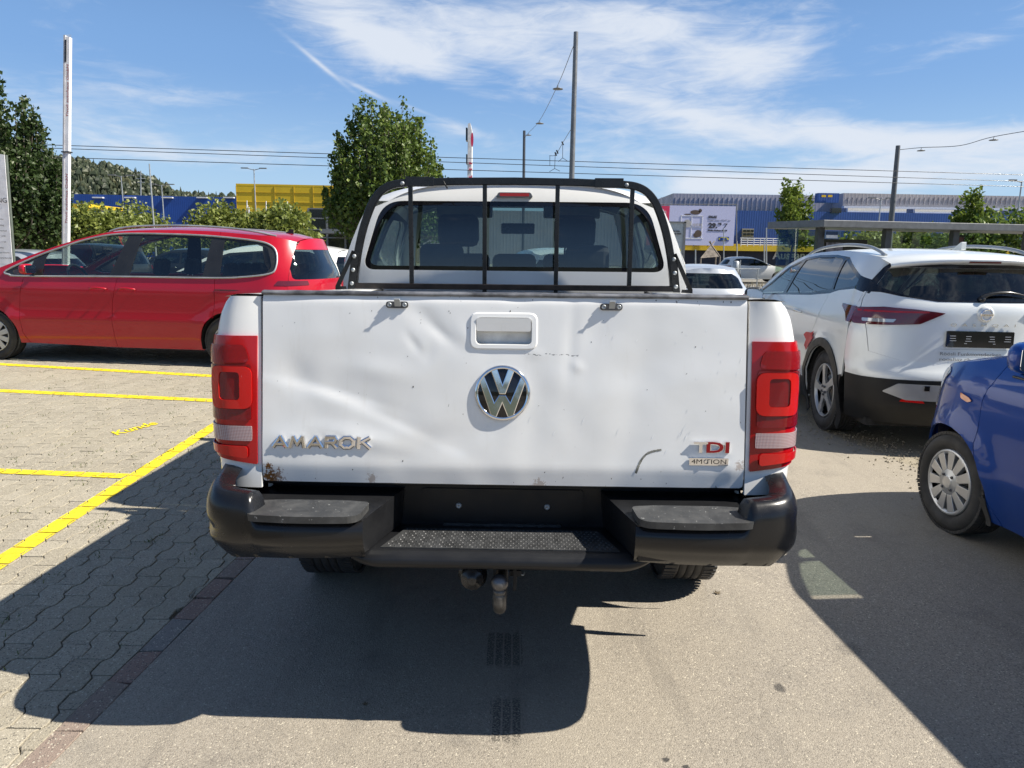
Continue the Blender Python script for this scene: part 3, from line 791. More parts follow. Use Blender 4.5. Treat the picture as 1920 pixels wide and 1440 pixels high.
def standard_car(name, label, loc, rz, c, group=None, scale=1.0, cat='car'):
    """closed car body in the way of c (dict); returns root and shell"""
    root = thing(name, label, cat, loc, rz, group); root.scale = (scale,)*3
    S = Shell(c['w'], c['r'], c['f'], c['ze'], **c.get('shell', {}))
    pm = c['paint']; L0 = c['y0']; L1 = c['y1']       # ends of side panels
    wr, wf, R, ra = c['wr'], c['wf'], c['R'], c['arch']
    sill = c.get('sill', .24); step = c.get('step', .06); simple_ = c.get('simple', False)
    belt = crv(c['belt'])
    top = S.edge(L0, L1, 40)
    arches = [circ(wr, R, ra), circ(wf, R, ra)]
    wins = c['windows']                                # list of outlines (side view)
    for sd in (-1, 1):
        fn = S.side(sd)
        if c.get('doors') and sd in c.get('detail_sides', (-1, 1)):
            xs = c['doors']                            # seam polylines from front to rear, each [(y,z)...] bottom to top
            def between(lo, hi):
                """region between seam lo (rear) and hi (front)"""
                lo_ = [(L0, c.get('botr', .3))]+[(L0, top[0][1])] if lo is None else lo
                hi_ = [(L1, c.get('botf', .25))]+[(L1, top[-1][1])] if hi is None else hi
                y0t, y1t = lo_[-1][0], hi_[-1][0]
                t = [(y, z) for y, z in top if y0t+.01 < y < y1t-.01]
                def e(y): return (y, S.ze(y))
                g = .0022
                left = [(p[0]+g, p[1]) for p in lo_[:-1]]+[e(y0t+g)]; rightp = [(p[0]-g, p[1]) for p in hi_[:-1]]+[e(y1t-g)]
                return left+t+list(reversed(rightp))
            seams = [None]+xs+[None]
            names = c['panel_names']
            for i in range(len(seams)-1):
                o = between(seams[i], seams[i+1])
                hol = [a for a in arches]+[w['o'] for w in wins]+c.get('cut', [])
                panel(names[i], pm, root, fn, o, hol, step, .014)
        else:
            o = [(L0, c.get('botr', .3)), (wr-ra, sill), (wf+ra, sill), (L1, c.get('botf', .25))]+list(reversed(top))
            panel('side_panel', pm, root, fn, o, arches+[w['o'] for w in wins]+c.get('cut', []), step, .014)
        for w in wins:
            g = panel('side_window', w.get('mat', GLASS_M), root, fn, w['o'], [], step, 0, off=-.008)
            if w.get('frame'):
                P = w['o']; cc = (sum(p[0] for p in P)/len(P), sum(p[1] for p in P)/len(P))
        for yy in (wr, wf):
            arch_liner(root, sd, yy, R, ra-.002, min(S.w(z_)*S.V(yy+q*ra, z_)+S.bulge(yy+q*ra, z_) for q in (-.95, 0, .95) for z_ in (.4, R+ra*.9))-.022)
    # top skin: bonnet, windscreen, roof, rear screen
    tf = S.top()
    for z in c['top']:
        if 'o' in z: o = z['o']
        else:
            e0, e1 = z['y']; q = z.get('t', 1.0); o = [(e0, -q), (e1, -q), (e1, q), (e0, q)]
            n = 14; o = [(e0+(e1-e0)*i/n, -q) for i in range(n+1)]+[(e1, -q+2*q*i/n) for i in range(1, n)]+[(e1-(e1-e0)*i/n, q) for i in range(n+1)]+[(e0, q-2*q*i/n) for i in range(1, n)]
        hl = z.get('holes', [])
        # domain t is scaled so that steps are even
        k = S.w(1.0)
        f2 = lambda a, b, off=0: tf(a, b/k, off)
        panel(z['n'], z['m'], root, f2, [(p[0], p[1]*k) for p in o], [[(p[0], p[1]*k) for p in h] for h in hl], z.get('step', .08), z.get('rim', .01), z.get('off', 0))
    # front and rear faces
    for z in (c['rear'](S) if callable(c.get('rear')) else c.get('rear', [])):
        panel(z['n'], z['m'], root, S.rear(), z['o'], z.get('holes', []), z.get('step', step), z.get('rim', .012), z.get('off', 0))
    for z in (c['front'](S) if callable(c.get('front')) else c.get('front', [])):
        panel(z['n'], z['m'], root, S.front(), z['o'], z.get('holes', []), z.get('step', step), z.get('rim', .012), z.get('off', 0))
    # floor, wheels, cabin
    mb = MB(); W_ = S.w(.4)-.12; mb.box(-W_, c['rear_y']+.12, .2, W_, c['front_y']-.15, .26); mb.box(-W_+.13, wr-.45, .26, W_-.13, wr+.5, .62) ; mb.box(-W_+.13, wf-.5, .26, W_-.13, c['front_y']-.3, .72)
    mb.build('underbody', UNDER, root)
    for yy, st in ((wr, 0), (wf, c.get('steer', 0))):
        for sd in (-1, 1):
            x = sd*(S.w(.4)*S.V(yy, .4)-.012); wheel(root, sd, x, yy, R, c.get('tw', .2), c['rr'], c['style'], steer=st)
    if c.get('cabin', True):
        cb = c['cab']; z0 = cb.get('z', .42)
        mb = MB(); mb.box(-S.w(.6)+.1, cb['rear'], .26, S.w(.6)-.1, cb['dash']+.1, z0-.06); mb.build('cabin_floor', INTER, root)
        mb = MB(); mb.prism([(-.0, .40), (.42, .36), (.42, belt(cb['dash'])-.02), (.10, belt(cb['dash'])-.05), (0, belt(cb['dash'])-.16)], frame_m((-S.w(.8)+.1, cb['dash']-.05, 0), (0, 1, 0), (0, 0, 1)), 2*(S.w(.8)-.1)); mb.build('dashboard', INTER, root)
        for sx in (-.38, .38):
            seat(root, sx, cb['front'], z0+.12, .5, cb.get('bh', .6))
        for sx in cb.get('rs', (-.42, 0, .42)):
            seat(root, sx, cb['back'], z0+.12, .42, cb.get('bh', .6)-.04)
        if 'third' in cb:
            for sx in (-.3, .3): seat(root, sx, cb['third'], z0+.14, .46, cb.get('bh', .6)-.06)
        steering(root, -.38, cb['dash']-.16, belt(cb['dash'])-.04)
        mb = MB(); mb.grid(lambda u, v: S.top()(cb['roof'][0]+(cb['roof'][1]-cb['roof'][0])*u, -.9+1.8*v, -.035), 12, 8); mb.build('headlining', HEADL, root, recalc=False)
        mb = MB(); mb.box(-.1, cb['mir'][0], cb['mir'][1]-.035, .1, cb['mir'][0]+.03, cb['mir'][1]+.03); mb.build('rear_view_mirror', SATIN, root, bevel=.01)
    return root, S
# ---------------------------------------------------------------- the white pickup
TX, TY = -0.037, 2.28
truck = thing('pickup_truck', 'dented white double cab pickup seen from behind with black bumper and rear window guard', 'pickup truck', (TX+.012, TY, 0), R_(-1.1), ry=R_(-.30))
def lens(name, col, deep, grid, rough=.12, scale=260):
    m_, nt, b, o = nmat(name)
    tc = N(nt, 'ShaderNodeTexCoord').outputs['Object']
    mp = N(nt, 'ShaderNodeSeparateXYZ'); nt.links.new(tc, mp.inputs[0])
    def saw(x): return mth(nt, 'ABSOLUTE', mth(nt, 'SUBTRACT', mth(nt, 'FRACT', mth(nt, 'MULTIPLY', x, scale)), .5))
    a = saw(mth(nt, 'ADD', mp.outputs[0], mp.outputs[1])); c = saw(mp.outputs[2])
    h = mth(nt, 'ADD', a, c) if grid == 2 else a
    base = mixc(nt, mrange(nt, h, 0, 1.0 if grid == 2 else .5, 0, 1), col, deep)
    spk = mrange(nt, noi(nt, 90, 4, .7, sc3=(1, 1, .35)), .70, .76, 0, .35)
    base = mixc(nt, spk, base, (.5, .35, .33))
    setin(b, {'Base Color': base, 'Roughness': rough, 'Coat Weight': .6, 'Coat Roughness': .02, 'Specular IOR Level': .3})
    bump(nt, b, h, .35, .002); return m_
L_RED = lens('lamp_red', (.34, .004, .006), (.15, .002, .002), 2)
L_HOT = lens('lamp_bright_red', (.66, .012, .009), (.40, .007, .005), 1, scale=400)
L_DEEP = lens('lamp_deep_red', (.24, .004, .004), (.10, .002, .002), 2)
L_FRAME = simple('lamp_rim_red', (.38, .004, .006), .12, coat=.5, var=.1, spec=.3)
L_WHITE = lens('lamp_clear', (.50, .42, .42), (.24, .11, .11), 2, scale=210)

# --- tailgate
def dent(x, z, cx_, cz, ang, a, b_, d, lowb=None):
    c, s = math.cos(ang), math.sin(ang); u = (x-cx_)*c+(z-cz)*s; v = -(x-cx_)*s+(z-cz)*c
    bb = lowb if (lowb and v < 0) else b_
    return d*math.exp(-(u/a)**2-(v/bb)**2)
DENTS = [(-.56, 1.09, R_(-14), .19, .085, .0045, .020), (-.66, 1.13, R_(-60), .06, .05, .004), (-.36, 1.00, R_(-24), .20, .05, .0025, .018), (-.50, 1.19, 0, .11, .07, .0022),
         (-.40, 1.145, R_(-8), .10, .035, -.0028), (-.25, 1.32, R_(-35), .09, .035, .003), (-.285, 1.235, R_(-55), .04, .014, .0018), (-.12, 1.26, R_(-50), .05, .025, -.0015), (-.235, 1.205, R_(70), .03, .014, .0014),
         (.215, 1.24, R_(86), .12, .018, .0022), (.235, 1.17, 0, .018, .015, -.0022), (.30, 1.30, R_(60), .12, .05, .003), (.10, 1.21, 0, .03, .015, -.0015), (-.20, 1.27, R_(-40), .05, .016, .0022),
         (.73, .84, R_(65), .05, .018, -.004), (.70, .80, R_(40), .05, .02, .0035), (.50, 1.20, R_(20), .2, .08, .0025), (-.10, .95, R_(30), .14, .05, .004), (-.30, .88, R_(35), .12, .04, .004),
         (.04, 1.385, 0, .05, .012, .004), (-.68, .92, 0, .08, .04, -.004), (-.45, .93, R_(-12), .16, .03, -.004), (.10, 1.02, R_(90), .2, .05, .002), (.42, 1.05, R_(80), .25, .05, .0025)]
def tg(x, z, off=0):
    y = .075*(z-.785)/.61+.004*((abs(x)/.76)**3)
    for d in DENTS: y += dent(x, z, *d)
    y += .0016*(noise.noise(Vector((x*4.0, z*5.0, 3.1)))) + .0009*noise.noise(Vector((x*11, z*11, 1.1)))
    if z < .842: y += (.842-z)*.20
    if z > 1.364: y += ((z-1.364)/.025)**2*.010
    return Vector((x, y-off, z))
def make_tgpaint():
    m_, nt, b, o = nmat('dented_white_paint')
    P = N(nt, 'ShaderNodeTexCoord').outputs['Object']; sp = N(nt, 'ShaderNodeSeparateXYZ'); nt.links.new(P, sp.inputs[0])
    X, Z = sp.outputs[0], sp.outputs[2]
    base = mixc(nt, mrange(nt, noi(nt, 2.2, 6, .65, .6), .35, .75, 0, .5), (.80, .80, .785), (.72, .715, .69))
    # dust gathering lower down in streaks, scuffs at the rim
    streak = noi(nt, 9, 5, .7, sc3=(3.2, 1, .5))
    base = mixc(nt, mrange(nt, streak, .55, .85, 0, .22), base, (.50, .46, .38))
    fleck = noi(nt, 85, 3, .6, .6, sc3=(1, 1, .6))
    edge = mth(nt, 'ADD', mrange(nt, Z, 1.34, 1.40, 0, .10), mrange(nt, Z, .84, .785, 0, .07))
    base = mixc(nt, mrange(nt, mth(nt, 'ADD', fleck, edge), .745, .775, 0, .85), base, (.10, .085, .07))
    for (x, z, r, k) in [(-.752, .795, .030, 1), (-.742, .788, .05, .8), (-.757, .835, .016, 1), (.757, .992, .011, 1.1), (.76, .93, .012, .7), (-.757, 1.39, .014, 1), (.12, .783, .03, .5), (-.42, .80, .02, .5), (.76, .86, .02, .5)]:
        s_ = N(nt, 'ShaderNodeVectorMath', operation='DISTANCE'); nt.links.new(P, s_.inputs[0]); s_.inputs[1].default_value = (x, .01, z)
        w_ = mth(nt, 'ADD', mth(nt, 'DIVIDE', s_.outputs['Value'], r), mth(nt, 'MULTIPLY', mth(nt, 'SUBTRACT', noi(nt, 95, 4, .75), .5), 3.4))
        base = mixc(nt, mrange(nt, w_, .5, .85, k, 0), base, (.20, .085, .022))
    # row of tiny black flecks right of the handle
    ln = mth(nt, 'MULTIPLY', mrange(nt, mth(nt, 'ABSOLUTE', mth(nt, 'SUBTRACT', Z, mth(nt, 'ADD', 1.2045, mth(nt, 'MULTIPLY', mth(nt, 'SUBTRACT', noi(nt, 45, 2), .5), .016)))), .0008, .0022, 1, 0),
             mth(nt, 'MULTIPLY', mth(nt, 'GREATER_THAN', X, .065), mth(nt, 'LESS_THAN', X, .24)))
    base = mixc(nt, mth(nt, 'MULTIPLY', ln, mrange(nt, noi(nt, 120, 2), .45, .6)), base, (.05, .05, .05))
    setin(b, {'Base Color': base, 'Roughness': mrange(nt, noi(nt, 5, 4), .3, .7, .30, .42), 'Coat Weight': .85, 'Coat Roughness': mrange(nt, noi(nt, 3, 5, .7), .3, .75, .05, .22)})
    bump(nt, b, noi(nt, 600, 1), .015, .001); return m_
TGW = make_tgpaint()
handle_o = rrect(-.104, 1.222, .107, 1.333, .026); handle_i = rrect(-.086, 1.236, .090, 1.320, .016)
out = rpoly([(-.774, .785), (.774, .785), (.770, 1.386), (-.770, 1.386)], [.012, .012, .006, .006], 4)
mb = cdt_patch(out, [handle_i], .0125, tg, .03)
gate = mb.build('tailgate', TGW, truck, recalc=False)
mb = MB(); mb.grid(lambda u, v: Vector((-.773+1.546*u, [.090, .076, .072, .078, .092, .105, .115, .113][round(v*7)], [1.381, 1.385, 1.390, 1.395, 1.398, 1.398, 1.392, 1.37][round(v*7)]+.0015*noise.noise(Vector((u*30, 0, v))))), 90, 7)
mb.build('tailgate_edge', simple('worn_edge_trim', (.16, .16, .165), .38, .4, var=.6, nscale=14), gate)
fr = MB()
fo = [tg(p.x, p.y, .0045) for p in handle_o]; fi = [tg(p.x, p.y, .0050) for p in handle_i]; n = len(fo)
fo0 = [tg(p.x, p.y, -.002)+Vector((0, 0, 0)) for p in rrect(-.108, 1.218, .111, 1.337, .029)]; fi0 = [p+Vector((0, .024, 0)) for p in fi]
fr.add(fo0+fo+fi+fi0, [(k*n+i, k*n+(i+1) % n, (k+1)*n+(i+1) % n, (k+1)*n+i) for k in range(3) for i in range(n)], False)
fr.build('handle_frame', TGW, gate, bevel=.002)
mb = MB(); mb.prism([(p.x, p.y) for p in rrect(-.088, 1.234, .092, 1.322, .016)], WALLM(0, tg(0, 1.28).y+.026, 0), .004); 
for q in ((-.088, 1.236, .092, 1.238),): pass
mb.build('handle_recess', simple('recess_paint', (.62, .62, .60), .4, var=.3, nscale=9), gate)
mb = MB(); mb.prism([(p.x, p.y) for p in rpoly([(-.085, 1.277), (.088, 1.277), (.088, 1.319), (-.085, 1.319)], .006)], WALLM(0, tg(0, 1.30).y+.004, 0), .010)
mb.build('handle', TGW, gate, bevel=.003)
# catches near the upper corners
for sx in (-.338, .341):
    zc_ = 1.357; base = tg(sx, zc_, 0)
    mb = MB(); mb.prism([(p.x, p.y) for p in rrect(-.0355, -.0105, .0355, .0105, .0104)], WALLM(sx, base.y-.002, zc_), .005); h = mb.build('catch_plate', DSTEEL, gate, bevel=.001)
    for q in (-.024, .024):
        mb = MB(); mb.lathe([(.001, .003), (.003, .003), (.0035, .0045), (.0065, .0045), (.0075, .001)], WALLM(sx+q, base.y-.007, zc_), 14); mb.build('bolt', STEEL, h)
    mb = MB(); mb.tube([(sx+.002, base.y-.006, zc_-.004), (sx+.002, base.y-.012, zc_+.008), (sx+.002, base.y-.017, zc_+.018), (sx+.002, base.y-.023, zc_+.020)], .005, flat=(.019, .005), upv=(0, -1, .4)); mb.build('catch_tab', STEEL, h, bevel=.001)

# emblem
ER = .089
EM = frame_m((0, tg(0, 1.082).y-.0022, 1.082), (1, 0, 0), (0, .123, 1)) @ Matrix.Diagonal((1, 1, .6, 1))
mb = MB(); mb.lathe([(.0001, .004), (ER*.9, .004), (ER*.95, 0)], EM, 64); em = mb.build('emblem', GLOSSBLK, gate)
mb = MB(); mb.lathe([(ER*.86, .003), (ER*.875, .0075), (ER*.90, .0095), (ER*.96, .0085), (ER*.995, .004), (ER*1.0, -.002)], EM, 96); mb.build('emblem_ring', CHROME, em)
def strokes(poly, name):
    mb = MB(); P = [Vector(p)*ER for p in poly]; n = len(P); A = sum(P[i-1].x*P[i].y-P[i].x*P[i-1].y for i in range(n)); sg = 1 if A > 0 else -1
    ins = []
    for i in range(n):
        a = (P[i]-P[i-1]).normalized(); b_ = (P[(i+1) % n]-P[i]).normalized(); na = Vector((-a.y, a.x)); nb = Vector((-b_.y, b_.x)); m__ = (na+nb).normalized(); k = 1/max(.35, m__.dot(na))
        ins.append(P[i]+m__*sg*.0024*k)
    va = [EM @ Vector((p.x, p.y, .003)) for p in P]; vb = [EM @ Vector((p.x, p.y, .0062)) for p in P]; vc = [EM @ Vector((p.x, p.y, .0088)) for p in ins]
    mb.add(va+vb+vc, [(k*n+i, k*n+(i+1) % n, (k+1)*n+(i+1) % n, (k+1)*n+i) for k in range(2) for i in range(n)])
    t = geometry.tessellate_polygon([[Vector((p.x, p.y, 0)) for p in ins]])
    mb.add(vc, [tuple(q) for q in t]); mb.build(name, CHROME, em)
strokes([(-.42, .80), (-.20, .87), (0, .30), (.20, .87), (.42, .80), (.11, -.035), (-.11, -.035)], 'emblem_stroke')
strokes([(-.82, .40), (-.66, .60), (-.285, -.34), (-.12, -.075), (.12, -.075), (.285, -.34), (.66, .60), (.82, .40), (.41, -.80), (.21, -.87), (0, -.36), (-.21, -.87), (-.41, -.80)], 'emblem_stroke')

# model lettering
RLET = simple('badge_red', (.34, .01, .015), .25, .3)
zb_ = .903
def letter_on_gate(s, x, z, size, mat, **k):
    return text_obj(s, WALLM(x, tg(x+.1, z+.01).y-.0045, z), size, mat, gate, 'badge', **k)
GLY = {'A': (1.25, [(0, 0, .5, 1), (.5, 1, 1.0, 0), (.22, .27, .78, .27)]), 'M': (1.38, [(0, 0, .2, 1), (.2, 1, .55, .22), (.55, .22, .9, 1), (.9, 1, 1.1, 0)]), 'R': (1.12, [(.05, 0, .05, 1), (.05, 1, .68, 1), (.68, 1, .80, .76), (.80, .76, .68, .48), (.68, .48, .05, .48), (.45, .48, .85, 0)]),
       'O': (1.28, [(.28, 0, .72, 0), (.72, 0, 1, .28), (1, .28, 1, .72), (1, .72, .72, 1), (.72, 1, .28, 1), (.28, 1, 0, .72), (0, .72, 0, .28), (0, .28, .28, 0)]), 'K': (1.15, [(.05, 0, .05, 1), (.05, .42, .85, 1), (.35, .62, .95, 0)])}
total = sum(GLY[c][0] for c in 'AMAROK')+.10*5; cur = 0; LH = .032; sc_x = .318/total
for ch in 'AMAROK':
    wd, segs = GLY[ch]; mb = MB()
    for i, (x0, y0, x1, y1) in enumerate(segs):
        a = Vector(((cur+x0)*sc_x+y0*LH*.10, y0*LH)); b_ = Vector(((cur+x1)*sc_x+y1*LH*.10, y1*LH)); t = (b_-a).normalized(); n_ = Vector((-t.y, t.x))*.0066; a -= t*.0034; b_ += t*.0034
        X = -.735; M = WALLM(X, tg(X+a.x, .906).y-.0052-.0002*i, .902); q4 = [(a+n_), (a-n_), (b_-n_), (b_+n_)]
        q5 = [(a+n_*.55), (a-n_*.55), (b_-n_*.55), (b_+n_*.55)]
        lo = [M @ Vector((p.x, p.y, -.006)) for p in q4]; md = [M @ Vector((p.x, p.y, -.0012)) for p in q4]; hi = [M @ Vector((p.x, p.y, .0008)) for p in q5]
        mb.add(lo+md+hi, [(k*4+j, k*4+(j+1) % 4, (k+1)*4+(j+1) % 4, (k+1)*4+j) for k in range(2) for j in range(4)]+[(8, 9, 10, 11)])
    mb.build('badge_letter', CHROME, gate); cur += wd+.10
o = letter_on_gate('T', .611, .903, .048, CHROME, extrude=.004, bold=.0012, xs=1.5)
o = letter_on_gate('DI', .651, .903, .048, RLET, extrude=.004, bold=.0012, fit=.072)
o = letter_on_gate('DI', .6508, .903, .048, CHROME, extrude=.003, bold=.0022, fit=.0735)
mb = MB(); mb.prism([(p.x, p.y) for p in rrect(.598, .861, .722, .885, .002)], WALLM(0, tg(.66, .873).y-.001, 0), .0045); pl = mb.build('badge_plate', CHROME, gate, bevel=.0008)
text_obj('4M TION', WALLM(.605, tg(.66, .873).y-.0062, .8665), .021, GLOSSBLK, gate, 'badge', fit=.110)
mb = MB(); mb.tube([WALLM(.6505, tg(.66, .873).y-.0063, .8735) @ Vector((.006*math.cos(a*math.pi/8), .006*math.sin(a*math.pi/8), 0)) for a in range(16)], .0012, 6, closed=True); mb.build('badge', DSTEEL, gate)

# scratches and the grey scuff
mb = MB(); rnd = random.Random(5)
def px2l(px, py): return ((px-937)/589.0, 1.392-(py-550)*.001715)
for (px, py, L, k) in [(989, 780, 20, 0), (1090, 780, 20, 0), (1155, 800, 24, 0), (1278, 795, 34, 1), (1270, 805, 18, 0), (1283, 808, 22, 1), (1290, 800, 12, 0), (1220, 810, 16, 0), (1284, 760, 12, 0), (1367, 735, 14, 0), (1246, 836, 18, 0),
                       (1345, 668, 10, 0), (1382, 665, 14, 1), (1342, 653, 10, 0), (1340, 688, 10, 0), (1260, 635, 8, 0), (1187, 632, 8, 0), (1355, 722, 8, 0), (1143, 626, 16, 0), (1035, 805, 14, 0), (1300, 700, 6, 0), (1280, 620, 6, 0), (1316, 612, 6, 0), (1375, 690, 10, 0), (1311, 642, 9, 0)]:
    x, z = px2l(px, py); L *= .0017; w = .0011 if not k else .002
    dx, dz = L*.42, L*.9
    pts = [(x-dx/2, z-dz/2), (x-dx*.1+w, z), (x+dx/2, z+dz/2), (x-dx*.1-w*.3, z+.002)]
    mb.add([tg(p[0], p[1], .0006) for p in pts], [(0, 1, 2, 3)])
tag(mb.build('scratches', simple('pale_scratch', (.85, .86, .86), .6), gate), kind='stuff')
mb = MB(); path = spl([px2l(*p) for p in [(1190, 877), (1195, 862), (1201, 850), (1210, 840), (1222, 835), (1237, 832)]], 6)
for i in range(len(path)-1):
    a, b_ = path[i], path[i+1]; t = (b_-a).normalized(); n_ = Vector((-t.y, t.x))*(.0028+.0012*rnd.random())
    mb.add([tg(*(a+n_), .0007), tg(*(a-n_), .0007), tg(*(b_-n_), .0007), tg(*(b_+n_), .0007)], [(0, 1, 2, 3)])
mb.build('scuff_mark', simple('grey_scuff', (.20, .20, .17), .8, var=.5, nscale=90), gate)
mb = MB()
for i in range(46):   # tiny black chips
    x = rnd.uniform(-.72, .72); z = rnd.choice([rnd.uniform(1.28, 1.39), rnd.uniform(.79, 1.39)]); s_ = rnd.uniform(.0008, .0024); q = rnd.uniform(.5, 2)
    if -.11 < x < .11 and z > .99 and z < 1.34: continue
    mb.add([tg(x-s_, z, .0006), tg(x, z-s_*q, .0006), tg(x+s_, z+s_*.3, .0006), tg(x, z+s_*q, .0006)], [(0, 1, 2, 3)])
tag(mb.build('paint_chips', simple('chip_dark', (.05, .045, .04), .8), gate), kind='stuff')

# --- bed sides
BP = [Vector(p) for p in spl([(.779, -.002), (.836, .0), (.899, .012), (.934, .040), (.952, .085), (.960, .15), (.964, .26), (.966, .5), (.966, 1.665)], 10)]
BL = [0.0]
for a, b_ in zip(BP, BP[1:]): BL.append(BL[-1]+(b_-a).length)
def bp(s):
    s = max(0, min(BL[-1]-1e-6, s)); i = 0
    while BL[i+1] < s: i += 1
    t = (s-BL[i])/(BL[i+1]-BL[i]); return BP[i]+(BP[i+1]-BP[i])*t, (BP[i+1]-BP[i]).normalized()
def s_of_y(y):
    for i in range(len(BP)-1):
        if BP[i+1].y >= y and BP[i+1].x > .9: return BL[i]+(y-BP[i].y)/max(1e-6, BP[i+1].y-BP[i].y)*(BL[i+1]-BL[i])
kz = crv([(.5, .93), (.77, .93), (.86, .965), (.95, 1.0), (1.20, 1.0), (1.255, .945), (1.32, .86), (1.355, .77), (1.38, .665), (1.395, .56)])
AX = 1.13; SW = s_of_y(AX)
def bed(sd):
    def f(s, z, off=0):
        p, t = bp(s); x = .779+(p.x-.779)*kz(z); y = p.y+.012+(.075*(z-.785)/.61)*max(0, 1-s/.4)
        d = math.hypot(s-SW, z-.385)
        if d < .62: x += .018*math.exp(-(max(0, d-.44)/.075)**2)
        x += .006*math.exp(-((z-1.10)/.02)**2)*min(1, s)
        zz = z-.036*max(0, y)*min(1, max(0, (z-.8)/.5))
        return Vector((sd*(x+t.y*off), y-t.x*off, zz))
    return f
for sd in (-1, 1):
    fn = bed(sd); sL = BL[-1]
    o = [(.0, .765), (.34, .765), (SW-.47, .66), (SW-.43, .62), (SW+.43, .50), (sL, .46), (sL, 1.381), (.0, 1.381)]
    panel('bed_side', WHITE, truck, fn, o, [circ(SW, .385, .43, 48)], .03, .014)
    # top rail, inner wall
    mb = MB(); mb.grid(lambda u, v: Vector((sd*[.779+.187*kz(1.381), .86, .82, .71, .705][round(v*4)], 1.575*u+.095, [1.379, 1.388, 1.389, 1.386, 1.35][round(v*4)]-.036*(1.575*u+.095))), 24, 4); mb.build('bed_rail', WHITE, truck)
    mb = MB(); mb.box(sd*.69, .17, .80, sd*.705, 1.66, 1.33); mb.box(sd*.45, .55, .80, sd*.70, 1.4, 1.0); mb.build('bed_wall', simple('bed_liner', (.03, .03, .032), .7) if sd < 0 else bpy.data.materials['bed_liner'], truck)
    arch_liner(truck, sd, AX, .385, .43, .955, .32)
    # pillar strip inboard of the lamp, below it
    mb = MB(); mb.grid(lambda u, v: Vector((sd*(.773+.008*u), 0.095-.02*u+.05*v, .745+.635*v)), 2, 6); mb.build('corner_pillar', WHITE, truck)
    # --- rear lamp
    lo = rpoly([(.012, .842), (.235, .868), (.262, .900), (.300, 1.000), (.315, 1.225), (.262, 1.256), (.010, 1.256)], [.004, .03, .02, .1, .05, .03, .004], 5)
    lamp = panel('tail_lamp', L_FRAME, truck, fn, lo, [], .02, .028, off=.008)
    panel('lamp_lens', L_RED, lamp, fn, rpoly([(.030, 1.172), (.285, 1.162), (.290, 1.222), (.045, 1.228)], .02), [], .02, .003, off=.013)
    panel('lamp_lens', L_DEEP, lamp, fn, rpoly([(.028, .985), (.270, .985), (.294, 1.155), (.028, 1.165)], [.01, .07, .05, .01]), [rrect(.022, 1.02, .165, 1.160, .03)], .02, .003, off=.013)
    panel('lamp_lens', L_HOT, lamp, fn, rrect(.024, 1.022, .163, 1.158, .03), [rrect(.062, 1.050, .128, 1.140, .014)], .015, .005, off=.017)
    panel('lamp_lens', L_DEEP, lamp, fn, rrect(.063, 1.051, .127, 1.139, .014), [], .015, .004, off=.0135)
    panel('lamp_lens', L_WHITE, lamp, fn, rpoly([(.026, .918), (.258, .918), (.264, .966), (.026, .966)], .006), [], .02, .003, off=.013)
    panel('lamp_lens', L_HOT, lamp, fn, rpoly([(.040, .862), (.215, .882), (.245, .902), (.040, .902)], .012), [], .015, .003, off=.017)

# backing behind panel gaps, bed floor
mb = MB(); mb.box(-.76, .135, .70, .76, .15, 1.33); mb.box(-.70, .07, .79, .70, 1.66, .81); mb.box(-.70, 1.64, .8, .70, 1.665, 1.32)
mb.build('bed_floor', bpy.data.materials['bed_liner'], truck)

# --- bumper
def bump_mat():
    m_, nt, b, o = nmat('scuffed_bumper_plastic')
    f1 = noi(nt, 4, 6, .65, .5); f2 = noi(nt, 60, 3, .7); f3 = noi(nt, 14, 5, .7, 1.2, sc3=(1, 1, 4))
    base = mixc(nt, mrange(nt, f1, .4, .75, 0, .6), (.007, .0075, .009), (.014, .013, .013))
    base = mixc(nt, mrange(nt, f2, .74, .78, 0, .7), base, (.34, .34, .33))
    base = mixc(nt, mrange(nt, f3, .70, .74, 0, .35), base, (.16, .16, .155))
    setin(b, {'Base Color': base, 'Roughness': mrange(nt, f1, .3, .7, .18, .34), 'Specular IOR Level': .45}); bump(nt, b, noi(nt, 500, 2), .08, .001); return m_
BUMP = bump_mat()
UB = [Vector(p) for p in spl([(.402, -.212), (.50, -.222), (.64, -.224), (.75, -.210), (.830, -.192), (.878, -.157), (.906, -.088), (.919, .0), (.934, .12), (.940, .30), (.940, .50)], 8)]
UL = [0.0]
for a, b_ in zip(UB, UB[1:]): UL.append(UL[-1]+(b_-a).length)
def ub(s):
    s = max(0, min(UL[-1]-1e-6, s)); i = 0
    while UL[i+1] < s: i += 1
    t = (s-UL[i])/(UL[i+1]-UL[i]); return UB[i]+(UB[i+1]-UB[i])*t, (UB[i+1]-UB[i]).normalized()
ztop_b = crv([(0, .738), (.322, .740), (.331, .775), (.345, .806), (.45, .812), (.62, .826), (.8, .846), (.92, .846), (1.05, .80), (1.12, .72)])
zbot_b = crv([(0, .625), (.3, .618), (.5, .604), (.7, .597), (.9, .592), (1.2, .595)])
def bumper_fn(sd):
    def f(s, v, off=0):
        p, t = ub(s); zt, zb__ = ztop_b(s), zbot_b(s); z = zb__+(zt-zb__)*v
        q = max(0, (z-zb__)/.075); tuck = (-.055*(1-min(1, q))**2.2)                      # curls under
        top = -.018*max(0, (v-.75)/.25)**2+.010*math.sin(math.pi*min(1, max(0, v)))
        nick = 0
        if sd < 0: nick = -.014*math.exp(-((s-.50)/.05)**2-((v-.42)/.10)**2)
        else: nick = -.010*math.exp(-((s-.56)/.04)**2-((v-.62)/.10)**2)
        o_ = tuck+top+nick+off
        return Vector((sd*(p.x+t.y*o_), p.y-t.x*o_, z-(.02*(1-min(1, q*2.5)) if q < .4 else 0)))
    return f
